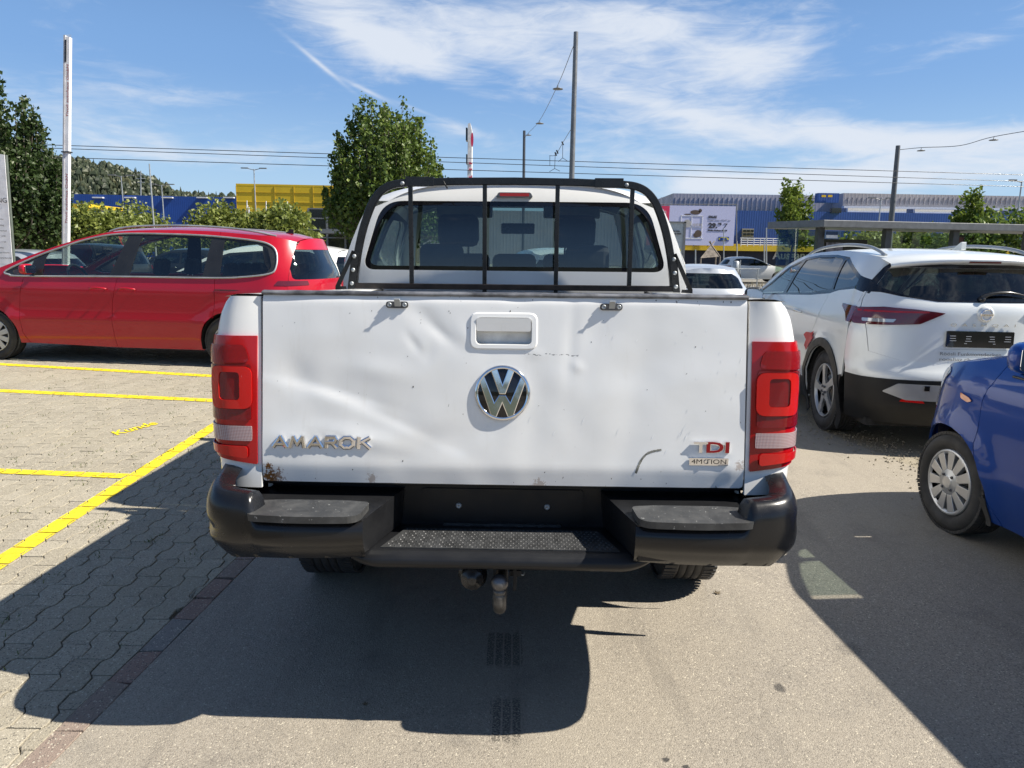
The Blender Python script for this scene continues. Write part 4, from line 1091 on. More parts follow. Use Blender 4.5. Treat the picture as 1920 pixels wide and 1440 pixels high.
def pad_mat():
    m_, nt, b, o = nmat('scuffed_pad_plastic')
    f1 = noi(nt, 12, 6, .7, .5); f2 = noi(nt, 70, 3, .75)
    base = mixc(nt, mrange(nt, f1, .35, .75), (.030, .031, .032), (.075, .075, .073)); base = mixc(nt, mrange(nt, f2, .66, .70, 0, .85), base, (.42, .42, .40))
    setin(b, {'Base Color': base, 'Roughness': .5}); bump(nt, b, noi(nt, 350, 2), .25, .001); return m_
PADM = pad_mat()
bumper = thing('bumper', None, None); del_ = bumper; bumper.parent = truck
for sd in (-1, 1):
    f = bumper_fn(sd); mb = MB(); mb.grid(lambda u, v: f(UL[-1]*u, v), 110, 18)
    mb.grid(lambda u, v: f(UL[-1]*u, 1.0, -.060*v)+Vector((0, 0, .004*math.sin(v*3.14)-.006*v)), 110, 4)   # turned-in top edge
    mb.grid(lambda u, v: f(UL[-1]*u, 0.0, -.10*v), 60, 2)
    mb.build('bumper_corner', BUMP, bumper, weld=.0008)
    mb = MB(); P = [(.328, .14), (.335, .08), (.396, -.17), (.406, -.205), (.48, -.205), (.74, -.19), (.80, -.08), (.80, .14)]
    z0, z1 = .618, .7385
    lo = [Vector((sd*(p[0]+(.022 if i < 4 else 0)*.5), p[1]+(.02 if 2 <= i <= 5 else 0), z0)) for i, p in enumerate(P)]; hi = [Vector((sd*p[0], p[1], z1)) for p in P]; n = len(P)
    mb.add(lo+hi, [(i, (i+1) % n, n+(i+1) % n, n+i) for i in range(n)]); mb.add(hi, [tuple(range(n))]); mb.add(lo, [tuple(range(n))])
    mb.build('bumper_block', BLACKPL, bumper, bevel=.006)
    pts = rpoly([(sd*x, y) for x, y in [(.403, -.10), (.411, -.232), (.58, -.243), (.728, -.230), (.748, -.214), (.750, -.10), (.68, -.088), (.48, -.088)]], [.02, .045, .3, .02, .01, .02, .02, .02], 6)
    if sd < 0: pts = list(reversed(pts))
    mb = MB(); mb.prism([(p.x, p.y) for p in pts], Matrix.Translation((0, 0, .738)), .021); mb.build('step_pad', PADM, bumper, bevel=.006)
# middle step
def stepf(u, v):
    sec = [(.125, .607), (.02, .610), (-.10, .615), (-.128, .614), (-.146, .606), (-.156, .594), (-.158, .580), (-.148, .566), (-.125, .557), (-.05, .550), (.05, .548)]
    k = v*(len(sec)-1); i = min(len(sec)-2, int(k)); t = k-i; y = sec[i][0]+(sec[i+1][0]-sec[i][0])*t; z = sec[i][1]+(sec[i+1][1]-sec[i][1])*t
    a = abs(u*2-1); q = 1-max(0, (a-.74)/.26)**2.2; x = (u*2-1)*.492
    return Vector((x, -.10+(y+.10)*(.35+.65*q) if y < 0 else y, .600+(z-.600)*(.12+.88*q)+(.012*(1-q))))
mb = MB(); mb.grid(stepf, 80, 30); mb.build('bumper_step', BLACKPL, bumper)
mb = MB(); T = [(-.318, .055), (-.372, -.112), (.372, -.112), (.318, .055)]
mb.prism(T, Matrix.Translation((0, 0, .6125)), .005)
for r in range(9):
    for c in range(46):
        x = -.36+c*.016+(.008 if r % 2 else 0); y = -.102+r*.0175
        if abs(x) > .362-(y+.112)*.32: continue
        q = 1 if (c+r) % 2 else -1
        mb.add([(x-.0045, y-.0018*q, .6175), (x, y-.003, .6175), (x+.0045, y+.0018*q, .6175), (x, y+.003, .6175), (x, y, .6205)], [(0, 1, 4), (1, 2, 4), (2, 3, 4), (3, 0, 4)])
tread = mb.build('tread_plate', GREYPL, bumper, recalc=False)
# number plate recess
mb = MB(); mb.box(-.80, .115, .58, .80, .14, .80); mb.box(-.80, .05, .765, .80, .14, .79); mb.build('recess_wall', BLACKPL, bumper, bevel=.003)
mb = MB(); mb.prism([(p.x, p.y) for p in rrect(-.272, .622, .272, .738, .012)], WALLM(0, .115, 0), .006); mb.build('plate_mount', BLACKPL, bumper, bevel=.003)
mb = MB(); mb.prism([(p.x, p.y) for p in rrect(-.20, .604, .20, .616, .002)], WALLM(0, .115, 0), .009)
for x in (-.13, -.06, .05, .12): mb.box(x, .1, .607, x+.02, .104, .613)
mb.build('plate_lamp_strip', GREYPL, bumper, bevel=.001)
for x in (-.148, .151):
    mb = MB(); mb.lathe([(.001, .004), (.003, .004), (.0045, .006), (.0085, .005), (.0105, 0)], WALLM(x, .109, .678), 20); mb.build('bolt', STEEL, bumper)
# --- tow bar and socket
tow = MB(); tow.sphere((0, -.125, .512), .0275, 14); tb = tow.build('tow_ball', DSTEEL, truck)
mb = MB(); mb.tube(spl([(0, -.125, .50), (.0, -.125, .470), (.0, -.118, .435), (0, -.07, .405), (0, .05, .41), (0, .25, .46)], 5), [.013, .014, .015, .016, .018]+[.021]*60, 14); mb.lathe([(.016, -.012), (.020, -.006), (.020, .004), (.014, .008)], Matrix.Translation((0, -.125, .485)), 20); mb.build('tow_neck', simple('old_tow_steel', (.09, .088, .085), .5, .6, var=.4, nscale=30), tb)
mb = MB(); M = WALLM(-.088, -.04, .503); mb.lathe([(.001, .055), (.016, .058), (.018, .05), (.034, .05), (.039, .04), (.039, .02), (.046, .018), (.046, 0), (.034, -.06)], M, 24); mb.box(-.128, -.035, .50, -.118, -.02, .54); mb.build('trailer_socket', SATIN, truck)
mb = MB(); mb.box(.042, -.06, .455, .052, .12, .56); mb.box(.03, -.05, .50, .068, -.035, .518); mb.box(-.02, -.09, .44, -.012, .1, .56); mb.box(-.05, .0, .53, .05, .1, .57); mb.box(-.30, .12, .47, .30, .20, .55); mb.build('tow_bracket', UNDER, truck)
mb = MB(); mb.tube([(.03, -.04, .505), (.075, -.04, .5), (.078, -.02, .5)], .0018, 6); mb.build('tow_clip', STEEL, truck)
# --- wheels, mud flaps, underbody
for sd in (-1, 1):
    wheel(truck, sd, sd*.94, AX, .37, .245, .215, 'steel'); wheel(truck, sd, sd*.94, AX+3.09, .37, .245, .215, 'steel')
    mb = MB(); mb.prism([(p.x, p.y) for p in rpoly([(min(sd*.73, sd*.93), .345), (max(sd*.73, sd*.93), .345), (max(sd*.73, sd*.93), .60), (min(sd*.73, sd*.93), .60)], [.04, .04, .01, .01])], WALLM(0, .47, 0), .008); mb.build('mud_flap', GREYPL, truck, bevel=.002)
    mb = MB(); mb.tube(spl([(sd*.56, .3, .56), (sd*.56, .6, .44), (sd*.56, .97, .42), (sd*.56, 1.35, .45), (sd*.56, 1.7, .55)], 6), .03, flat=(.06, .03), upv=(0, 0, 1)); mb.build('leaf_spring', UNDER, truck)
mb = MB(); mb.box(-.50, .2, .50, -.40, 4.9, .62); mb.box(.40, .2, .50, .50, 4.9, .62); mb.box(-.78, .12, .62, .78, 1.66, .78); mb.box(-.80, 1.66, .50, .80, 4.8, .58); mb.box(-.6, 3.4, .38, .6, 4.6, .5)
mb.tube([(-.8, AX, .385), (.8, AX, .385)], .045, 12); mb.sphere((.0, AX, .385), .13, 8); mb.tube([(0, 1, .4), (0, 3, .46)], .035, 10); mb.box(.1, 1.6, .42, .4, 2.5, .6)
mb.build('underbody', UNDER, truck)

# --- cab, bonnet
HEADL2 = simple('cab_lining', (.16, .155, .15), .9)
S = Shell([(.40, .90), (.60, .935), (.90, .955), (1.10, .952), (1.25, .925), (1.33, .930), (1.45, .922), (1.60, .872), (1.72, .818), (1.80, .770), (1.88, .68), (1.95, .60)],
          [(.4, 1.685), (1.42, 1.685), (1.60, 1.70), (1.80, 1.735), (1.92, 1.78)], [(.4, 5.16), (.9, 5.16), (1.2, 4.95)],
          [(1.60, 1.770), (1.85, 1.800), (2.4, 1.825), (2.95, 1.810), (3.12, 1.775), (3.9, 1.30), (4.05, 1.255), (4.8, 1.19), (5.05, 1.10), (5.14, .95)], rl=.045, rp=2.0, fl=.7, fp=2.6, crown=.092, cp=4.5, flare=[(AX+3.09, .385, .45, .02, .08)])
fnr = S.rear()
ty0 = 1.755
def topx(x):
    z = S.ze(ty0); X = S.w(z)*S.V(ty0, z); return z+S.crown*(1-min(1, abs(x/X))**S.cp), X
_, X_ = topx(0)
tpts = [(X_*math.sin(math.pi/2*i/16), topx(X_*math.sin(math.pi/2*i/16))[0]) for i in range(-16, 17)]
sidez = [1.30, 1.45, 1.58, 1.68, 1.74]
lft = [(-S.w(z)*.99, z) for z in sidez]; rgt = [(S.w(z)*.99, z) for z in sidez]
win_o = [(p.x, p.y) for p in rpoly([(-.812, 1.430), (.812, 1.430), (.705, 1.792), (-.705, 1.792)], [.07, .07, .11, .11], 8)]
win_g = [(p.x, p.y) for p in rpoly([(-.782, 1.452), (.782, 1.452), (.683, 1.770), (-.683, 1.770)], [.06, .06, .10, .10], 8)]
cabw = panel('cab_rear_panel', WHITE, truck, fnr, [(-.88, 1.0), (.88, 1.0)]+rgt+list(reversed(tpts))+list(reversed(lft)), [win_o], .035, .01)
panel('window_gasket', GLOSSBLK, truck, fnr, win_o, [win_g], .05, .01, off=-.002)
GLASS_T = glass('pickup_rear_glass', (.42, .52, .52), 1.0)
panel('rear_window', GLASS_T, truck, fnr, win_g, [], .06, 0, off=-.003)
mb = MB(); mb.prism([(p.x, p.y) for p in rpoly([(-.098, 1.812), (.098, 1.812), (.085, 1.838), (-.085, 1.838)], .01)], WALLM(0, 1.752, 0), .032); bl = mb.build('brake_lamp', simple('smoked_lens', (.10, .09, .09), .08, coat=1), truck, bevel=.004)
mb = MB(); mb.prism([(p.x, p.y) for p in rrect(-.077, 1.818, .077, 1.834, .004)], WALLM(0, 1.721, 0), .004); mb.build('brake_lamp_lens', L_HOT, bl)
tf = S.top(); k = S.w(1.0)
f2 = lambda a, b, off=0: tf(a, b/k, off)
def band(y0, y1, q=1.0, n=12): return [(y0, -q*k+2*q*k*i/n) for i in range(n+1)]+[(y0+(y1-y0)*i/n, q*k) for i in range(1, n)]+[(y1, q*k-2*q*k*i/n) for i in range(n+1)]+[(y1-(y1-y0)*i/n, -q*k) for i in range(1, n)]
panel('roof', WHITE, truck, f2, band(ty0, 3.10), [], .07, 0)
panel('windscreen_frame', WHITE, truck, f2, band(3.10, 3.93), [[(3.16, -.86*k), (3.88, -.90*k), (3.88, .90*k), (3.16, .86*k)]], .07, .01)
panel('windscreen', GLASS_L, truck, f2, [(3.16, -.86*k), (3.88, -.90*k), (3.88, .90*k), (3.16, .86*k)], [], .08, 0)
panel('bonnet', WHITE, truck, f2, band(3.93, 5.12), [], .08, .01)
panel('front_bumper', BLACKPL, truck, S.front(), [(-.9, .42), (.9, .42), (.9, .72), (-.9, .72)], [], .08, .01)
panel('grille', BLACKPL, truck, S.front(), [(-.88, .722), (.88, .722), (.86, .98), (-.86, .98)], [], .08, .01)
for sd in (-1, 1):
    fn = S.side(sd)
    wa = [(p.x, p.y) for p in rpoly([(1.86, 1.345), (2.42, 1.335), (2.42, 1.735), (1.98, 1.72)], .04)]
    wb = [(p.x, p.y) for p in rpoly([(2.50, 1.335), (3.42, 1.325), (3.05, 1.70), (2.90, 1.738), (2.50, 1.737)], .04)]
    E_ = lambda a, b, n=14: [(a+(b-a)*i/n, S.ze(a+(b-a)*i/n)) for i in range(n+1)]
    panel('rear_door', WHITE, truck, fn, [(1.80, .52), (2.455, .50)]+list(reversed(E_(1.80, 2.455))), [wa], .06, .012)
    panel('front_door', WHITE, truck, fn, [(2.46, .50), (3.40, .50), (3.50, 1.0), (3.48, 1.30)]+list(reversed(E_(2.46, 3.45))), [wb], .06, .012)
    panel('front_wing', WHITE, truck, fn, [(3.41, .50), (5.06, .50), (5.10, 1.04)]+list(reversed(E_(3.46, 5.06)))+[(3.49, 1.30), (3.51, 1.0)], [circ(AX+3.09, .385, .43)], .05, .012)
    panel('cab_pillar', WHITE, truck, fn, [(1.70, .48), (1.795, .50), (1.795, S.ze(1.795))]+[(S.r(z)+.038, z) for z in (1.79, 1.70, 1.60, 1.50, 1.42, 1.2, 1.0, .7)], [], .05, .012)
    panel('side_window', GLASS_M, truck, fn, wa, [], .08, 0, -.008); panel('side_window', GLASS_M, truck, fn, wb, [], .08, 0, -.008)
    panel('cab_trim', HEADL2, truck, fn, [(1.80, 1.30), (3.44, 1.28), (3.10, 1.74), (2.5, 1.785), (1.9, 1.77)], [wa, wb], .07, .0, off=-.028)
    arch_liner(truck, sd, AX+3.09, .385, .43, .93, .3)
    mirror(truck, sd, 1.10, 3.32, 1.36, BLACKPL, .24, .26)
mb = MB(); mb.box(-.75, 1.75, .58, .75, 4.0, .80); mb.build('cab_floor', INTER, truck)
mb = MB(); mb.prism([(0, .80), (.4, .80), (.45, 1.24), (.16, 1.26), (0, 1.18)], frame_m((-.82, 3.42, 0), (0, 1, 0), (0, 0, 1)), 1.64); mb.build('dashboard', INTER, truck, bevel=.02)
for x, y in ((-.37, 2.72), (.37, 2.72)): seat(truck, x, y, .98, .52, .56)
mb = MB(); mb.box(-.70, 1.86, .86, .70, 2.35, 1.0); mb.prism([(0, 0), (.13, 0), (.06, .42), (-.06, .42)], frame_m((-.70, 1.86, 1.0), (0, 1, 0), (0, 0, 1)), 1.4); bb = mb.build('rear_bench', FABRIC, truck, bevel=.03)
for x in (-.40, 0, .40):
    mb = MB(); mb.box(x-.12, 1.80, 1.40 if x else 1.38, x+.12, 1.89, 1.57 if x else 1.52); mb.build('headrest', FABRIC, bb, bevel=.035)
steering(truck, -.37, 3.22, 1.20)
mb = MB(); mb.grid(lambda u, v: S.top()(1.79+1.25*u, -.92+1.84*v, -.03), 12, 10); mb.build('headlining', HEADL2, truck, recalc=False)
mb = MB(); mb.box(-.12, 3.10, 1.66, .12, 3.13, 1.735); mb.build('rear_view_mirror', SATIN, truck, bevel=.01)
for sx in (-.38, .38): 
    mb = MB(); mb.box(sx-.2, 3.08, 1.77, sx+.2, 3.10, 1.86); mb.build('sun_visor', HEADL, truck, bevel=.01)

# --- guard over the rear window
guard = thing('window_guard', None, None); guard.parent = truck
pth = [(-.838, 1.335), (-.828, 1.42), (-.812, 1.52), (-.782, 1.64), (-.745, 1.74), (-.712, 1.80), (-.668, 1.843), (-.612, 1.866), (-.54, 1.874)]
full = spl(pth, 5)+[Vector(p) for p in [(-.3, 1.882), (0, 1.885), (.3, 1.882)]]+[Vector((-p.x, p.y)) for p in reversed(spl(pth, 5))]
YG = 1.615
mb = MB(); mb.tube([(p.x, YG, p.y) for p in full], .02, flat=(.020, .046), upv=None, cap=True) if False else None
n = len(full); ring = []
for i, p in enumerate(full):
    t = (full[min(n-1, i+1)]-full[max(0, i-1)]).normalized(); nn = Vector((-t.y, t.x)); ring.append((p+nn*.018, p-nn*.020))
vs = []; 
for a, b_ in ring: vs += [(a.x, YG-.015, a.y), (b_.x, YG-.015, b_.y), (b_.x, YG+.015, b_.y), (a.x, YG+.015, a.y)]
fs = [(i*4+q, (i+1)*4+q, (i+1)*4+(q+1) % 4, i*4+(q+1) % 4) for i in range(n-1) for q in range(4)]+[(0, 1, 2, 3), (n*4-4, n*4-3, n*4-2, n*4-1)]
mb.add(vs, fs); mb.build('guard_hoop', BLACKM, guard, bevel=.004)
RUSTB = simple('rusty_black_steel', (.018, .013, .011), .45, .2, var=.6, nscale=16, bmp=.1)
mb = MB(); mb.box(-.835, YG-.016, 1.333, .835, YG+.014, 1.362); mb.build('guard_rail', RUSTB, guard, bevel=.003)
for x in (-.532, -.150, .222, .603):
    mb = MB(); mb.box(x-.011, YG-.012, 1.362 if abs(x) > .5 else 1.30, x+.011, YG+.010, 1.865); mb.build('guard_bar', BLACKM, guard, bevel=.002)
for sd in (-1, 1):
    tri = [(sd*.868, 1.318), (sd*.845, 1.545), (sd*.822, 1.545), (sd*.800, 1.318)]
    mb = MB(); M = WALLM(0, YG-.017, 0)
    mb.prism([(sd*.832, 1.318), (sd*.802, 1.52), (sd*.838, 1.53), (sd*.868, 1.318)], M, .006)
    mb.prism([(sd*.868, 1.318), (sd*.930, 1.318), (sd*.930, 1.345), (sd*.876, 1.345)], M, .006)
    mb.prism([(sd*.838, 1.53), (sd*.820, 1.52), (sd*.905, 1.345), (sd*.930, 1.345)], M, .006)
    b_ = mb.build('guard_bracket', BLACKM, guard)
    mb = MB(); mb.box(min(sd*.80, sd*.94), YG-.10, 1.312, max(sd*.80, sd*.94), YG+.06, 1.324); mb.build('bracket_foot', BLACKM, guard, bevel=.003)
    for (x, z) in ((.826, 1.50), (.834, 1.43), (.843, 1.36), (.570, 1.868)): mb = MB(); mb.lathe([(.001, .006), (.006, .006), (.010, .003), (.011, -.003)], WALLM(sd*x, YG-.024, z), 14); mb.build('bolt', STEEL, guard)
    mb = MB(); mb.box(min(sd*.41, sd*.555), YG-.019, 1.855, max(sd*.41, sd*.555), YG+.02, 1.905 if False else 1.902); mb.build('guard_clamp', BLACKM, guard, bevel=.002)
mb = MB(); mb.tube(spl([(-.36, YG-.02, 1.88), (-.352, YG-.025, 1.865), (-.34, YG-.02, 1.845)], 4), .004, 6); mb.build('cable_tie', BLACKPL, guard)
# ---------------------------------------------------------------- neighbouring cars
def car_at(pw, heading, wy, hw, scale=1.0):
    """car origin from the ground point of one left wheel"""
    d = Vector((math.cos(heading), math.sin(heading), 0)); r = Vector((d.y, -d.x, 0))
    return Vector(pw)-d*wy*scale+r*hw, heading-math.pi/2
def P2(pts, r=0.0, n=5):
    return [(p.x, p.y) for p in (rpoly(pts, r, n) if r else [Vector(p) for p in pts])]
def rear_edge(S, L0, z): return S.w(z)*S.V(L0, z)
def closed_rear(S, L0, z0, z1, n=14, top=True):
    """outline of the whole rear face between heights z0 and z1, upper border following the roof"""
    L = [(-rear_edge(S, L0, z0+(z1-z0)*i/n), z0+(z1-z0)*i/n) for i in range(n+1)]
    Rr = [(-x, z) for x, z in L]
    T = []
    if top:
        zt = S.ze(L0); X = S.w(zt)*S.V(L0, zt)
        T = [(X*q, zt+S.crown*(1-abs(q)**S.cp)) for q in [.9-.1*i for i in range(19)]]
    return [Rr[0]]+Rr[1:]+T+list(reversed(L))
BLKTRIM = GLOSSBLK
def strip(name, parent, fn, pts, w, h, mat, off=.004, closed=False):
    """thin moulding along a line on the body side"""
    P = [fn(p[0], p[1], off) for p in pts]; mb = MB(); mb.tube(P, w/2, 6, closed=closed); return mb.build(name, mat, parent)

# --- red people carrier
SH = R_(173.4); loc, rz = car_at((-3.69, 9.51, 0), SH, .99, .95, 1.15)
chrome_o = [(3.67, 1.045), (3.28, 1.225), (3.0, 1.325), (2.75, 1.405), (2.44, 1.468), (2.10, 1.485), (1.51, 1.478), (1.10, 1.458), (.69, 1.42), (.53, 1.375), (.455, 1.29), (.435, 1.13), (.50, 1.06), (.81, 1.02), (1.16, 1.005), (2.29, 1.0), (3.45, .985), (3.63, 1.0)]
chrome_s = [(p.x, p.y) for p in spl(chrome_o, 4, True)]
red_c = dict(
    w=[(.15, .84), (.30, .90), (.5, .935), (.8, .935), (1.0, .905), (1.25, .81), (1.42, .735), (1.5, .69), (1.6, .60)],
    r=[(.2, .13), (.5, .06), (.95, .05), (1.34, .18), (1.45, .22)], f=[(.2, 4.66), (.6, 4.72), (.9, 4.66), (1.2, 4.6)],
    ze=[(.22, 1.395), (.36, 1.435), (.48, 1.465), (.89, 1.50), (1.3, 1.525), (1.7, 1.532), (2.14, 1.522), (2.46, 1.50), (2.72, 1.445), (3.01, 1.36), (3.29, 1.262), (3.7, 1.10), (3.85, 1.045), (4.1, .99), (4.5, .87), (4.7, .72)],
    shell=dict(rl=.55, rp=2.5, fl=.9, fp=2.3, crown=.048, flare=[(.99, .29, .37, .012, .06), (3.91, .29, .37, .012, .06)], crease=[(.50, 0, .012, .05), (.86, 0, .006, .03), (.30, 0, .006, .05)]),
    paint=RED, y0=.30, y1=4.55, wr=.99, wf=3.91, R=.29, arch=.335, rr=.195, tw=.2, style='multi', sill=.2, step=.05,
    belt=[(0, 1.02), (4, .98)], windows=[dict(o=chrome_s)],
    doors=[[(1.31, .185), (1.30, .30), (1.26, .44), (1.16, .56), (1.13, .70), (1.125, 1.0), (1.13, 1.5)], [(2.38, .185), (2.38, .47), (2.36, .71), (2.29, .99), (2.29, 1.5)], [(3.47, .21), (3.52, .34), (3.53, .54), (3.50, .77), (3.45, .98), (3.42, 1.2)]],
    panel_names=['rear_wing', 'sliding_door', 'front_door', 'front_wing'], botr=.22, botf=.2,
    top=[dict(n='roof', m=RED, y=(.30, 2.75)), dict(n='windscreen', m=GLASS_L, y=(2.78, 3.78), t=.93), dict(n='windscreen_pillar', m=RED, o=None)][:2]+[dict(n='bonnet', m=RED, y=(3.82, 4.66))],
    rear_y=-.1, front_y=4.6, cabin=True, cab=dict(rear=.6, dash=3.25, front=2.22, back=1.35, third=.72, bh=.50, z=.36, rs=(-.38, .02, .42), roof=(.3, 2.7), mir=(2.93, 1.31)))
red_c['windows'] = []
red_c['simple_holes'] = True
def window_band(root, S, sd, outline, panes, pillar_mat=SATIN, glass_mat=GLASS_M, trim=None, step=.05):
    fn = S.side(sd)
    panel('window_frame', pillar_mat, root, fn, outline, panes, step, .006, off=.0)
    for p in panes: panel('side_window', glass_mat, root, fn, p, [], step, 0, off=-.006)
    if trim:
        mb = MB(); mb.tube([fn(p[0], p[1], .006) for p in outline], .011, 6, closed=True); mb.build('window_trim', trim, root)
red_c['cut'] = [chrome_s]
L_TAIL = simple('dark_tail_lens', (.11, .004, .007), .1, coat=1)
def red_rear(S):
    g = P2([(-.79, 1.0), (.79, 1.0), (.69, 1.335), (-.69, 1.335)], [.05, .05, .07, .07])
    return [dict(n='tailgate', m=RED, o=closed_rear(S, .30, .42, 1.36), holes=[g]), dict(n='rear_window', m=GLASS_D, o=g, rim=0, off=-.004), dict(n='rear_bumper', m=RED, o=closed_rear(S, .30, .2, .415, top=False)),
            dict(n='tail_lamp', m=L_TAIL, o=P2([(-.86, .93), (-.60, .94), (-.62, .985), (-.86, .985)], .01), off=.006), dict(n='tail_lamp', m=L_TAIL, o=P2([(.86, .93), (.60, .94), (.62, .985), (.86, .985)], .01), off=.006)]
red_c['rear'] = red_rear
red, RS = standard_car('people_carrier', 'long red people carrier parked side on behind the pickup with silver roof rails', loc, rz, red_c)
red.scale = (1.0, 1.15, 1.15)
FACE_LAMP = simple('head_lamp_glass', (.50, .52, .53), .08, .3, coat=1)
panes = [P2([(3.60, 1.045), (3.34, 1.17), (3.405, 1.005), (3.58, 1.012)], .015), P2([(3.20, 1.20), (3.17, 1.262), (2.95, 1.34), (2.73, 1.405), (2.55, 1.445), (2.40, 1.468), (2.22, 1.465), (2.385, 1.022), (3.22, 1.002)], .02),
         P2([(2.055, 1.466), (1.215, 1.445), (1.27, 1.03), (2.15, 1.02)], .015), P2([(1.06, 1.425), (.69, 1.388), (.55, 1.34), (.48, 1.14), (.53, 1.07), (.81, 1.04), (1.07, 1.03)], .03)]
GLASS_TR = glass('green_side_glass', (.72, .80, .76))
for sd in (-1, 1): window_band(red, RS, sd, chrome_s, panes, SATIN, GLASS_TR, STEEL)
# A pillars beside the windscreen
for sd in (-1, 1):
    fn = RS.side(sd); tf_ = RS.top()
    mb = MB(); mb.grid(lambda u, v: tf_(2.74+1.10*u, sd*(.925+.075*v), .001), 16, 2); mb.build('windscreen_pillar', RED, red, recalc=False)
    mb = MB(); mb.tube(spl([tf_(y, sd*(.93), h) for y, h in [(2.50, .004), (2.36, .030), (2.1, .042), (1.6, .044), (1.1, .042), (.75, .030), (.50, .004)]], 6), .012, 8); mb.build('roof_rail', STEEL, red)
    door_handle(red, fn, 2.52, .86, RED, .2); door_handle(red, fn, 2.17, .86, RED, .2)
    mirror(red, sd, 1.04, 3.30, 1.07, RED, .20, .12)
    mb = MB(); mb.tube([fn(1.12, .875, .002), fn(.42, .872, .002)], .006, 6); mb.build('slide_rail', SATIN, red)
    panel('tail_lamp', L_TAIL, red, fn, P2([(.305, .93), (.44, .935), (.40, .985), (.305, .985)], .01), [], .04, .004, off=.006)
mb = MB(); mb.prism([(0, 0), (.13, 0), (.03, .055), (.0, .058)], frame_m((-.008, .52, RS.ze(.52)+.045), (0, 1, 0), (0, 0, 1)), .016); mb.build('roof_aerial', SATIN, red, bevel=.003)

# --- white crossover
QH = R_(86.5); qloc, qrz = car_at((2.79, 6.54, 0), QH, .93, .86)
PEARL = paint('pearl_white_paint', (.76, .78, .76), .3, .15, .03)
q_c = dict(
    w=[(.2, .86), (.4, .905), (.7, .92), (.9, .915), (1.02, .90), (1.12, .87), (1.22, .835), (1.35, .79), (1.47, .735), (1.56, .67), (1.64, .58)],
    r=[(.25, .06), (.42, .0), (.62, .0), (.72, .045), (.95, .075), (1.14, .085), (1.22, .12), (1.36, .20), (1.46, .25), (1.6, .28)], f=[(.2, 4.38), (.6, 4.42), (.9, 4.36)],
    ze=[(.30, 1.49), (.47, 1.53), (1.0, 1.578), (1.45, 1.592), (1.96, 1.578), (2.33, 1.545), (2.6, 1.475), (3.0, 1.32), (3.4, 1.13), (3.52, 1.07), (4.0, .99), (4.3, .88), (4.4, .74)],
    shell=dict(rl=.50, rp=2.6, fl=.8, fp=2.3, crown=.030, flare=[(.93, .355, .44, .02, .07), (3.595, .355, .44, .02, .07)], crease=[(.98, .012, .012, .035), (.50, 0, .01, .05)]),
    paint=PEARL, y0=.46, y1=4.25, wr=.93, wf=3.595, R=.355, arch=.40, rr=.245, tw=.225, style='five', sill=.22, step=.05,
    belt=[(0, 1.2), (3.4, 1.05)],
    doors=[[(1.34, .22), (1.36, .45), (1.45, .66), (1.20, .95), (1.13, 1.20), (1.13, 1.6)], [(2.36, .22), (2.40, .60), (2.33, 1.10), (2.20, 1.6)], [(3.08, .22), (3.14, .60), (3.16, .9), (3.22, 1.08), (3.2, 1.3)]],
    panel_names=['rear_wing', 'rear_door', 'front_door', 'front_wing'], botr=.56, botf=.3,
    windows=[], top=[dict(n='roof', m=PEARL, y=(.46, 2.50)), dict(n='windscreen', m=GLASS_D, y=(2.52, 3.44), t=.95), dict(n='bonnet', m=PEARL, y=(3.46, 4.35))],
    rear_y=.1, front_y=4.3, cab=dict(rear=.9, dash=2.95, front=2.05, back=1.22, bh=.5, z=.42, rs=(-.40, .40), roof=(.6, 2.45), mir=(2.72, 1.36)))
band_q = P2([(3.36, 1.13), (3.12, 1.215), (2.62, 1.43), (2.22, 1.528), (1.9, 1.552), (1.45, 1.555), (1.10, 1.535), (.93, 1.48), (.62, 1.385), (.40, 1.345), (.40, 1.245), (.62, 1.275), (.95, 1.245), (1.12, 1.21), (1.6, 1.17), (2.31, 1.135), (3.30, 1.085)], .012, 3)
q_c['cut'] = [band_q]
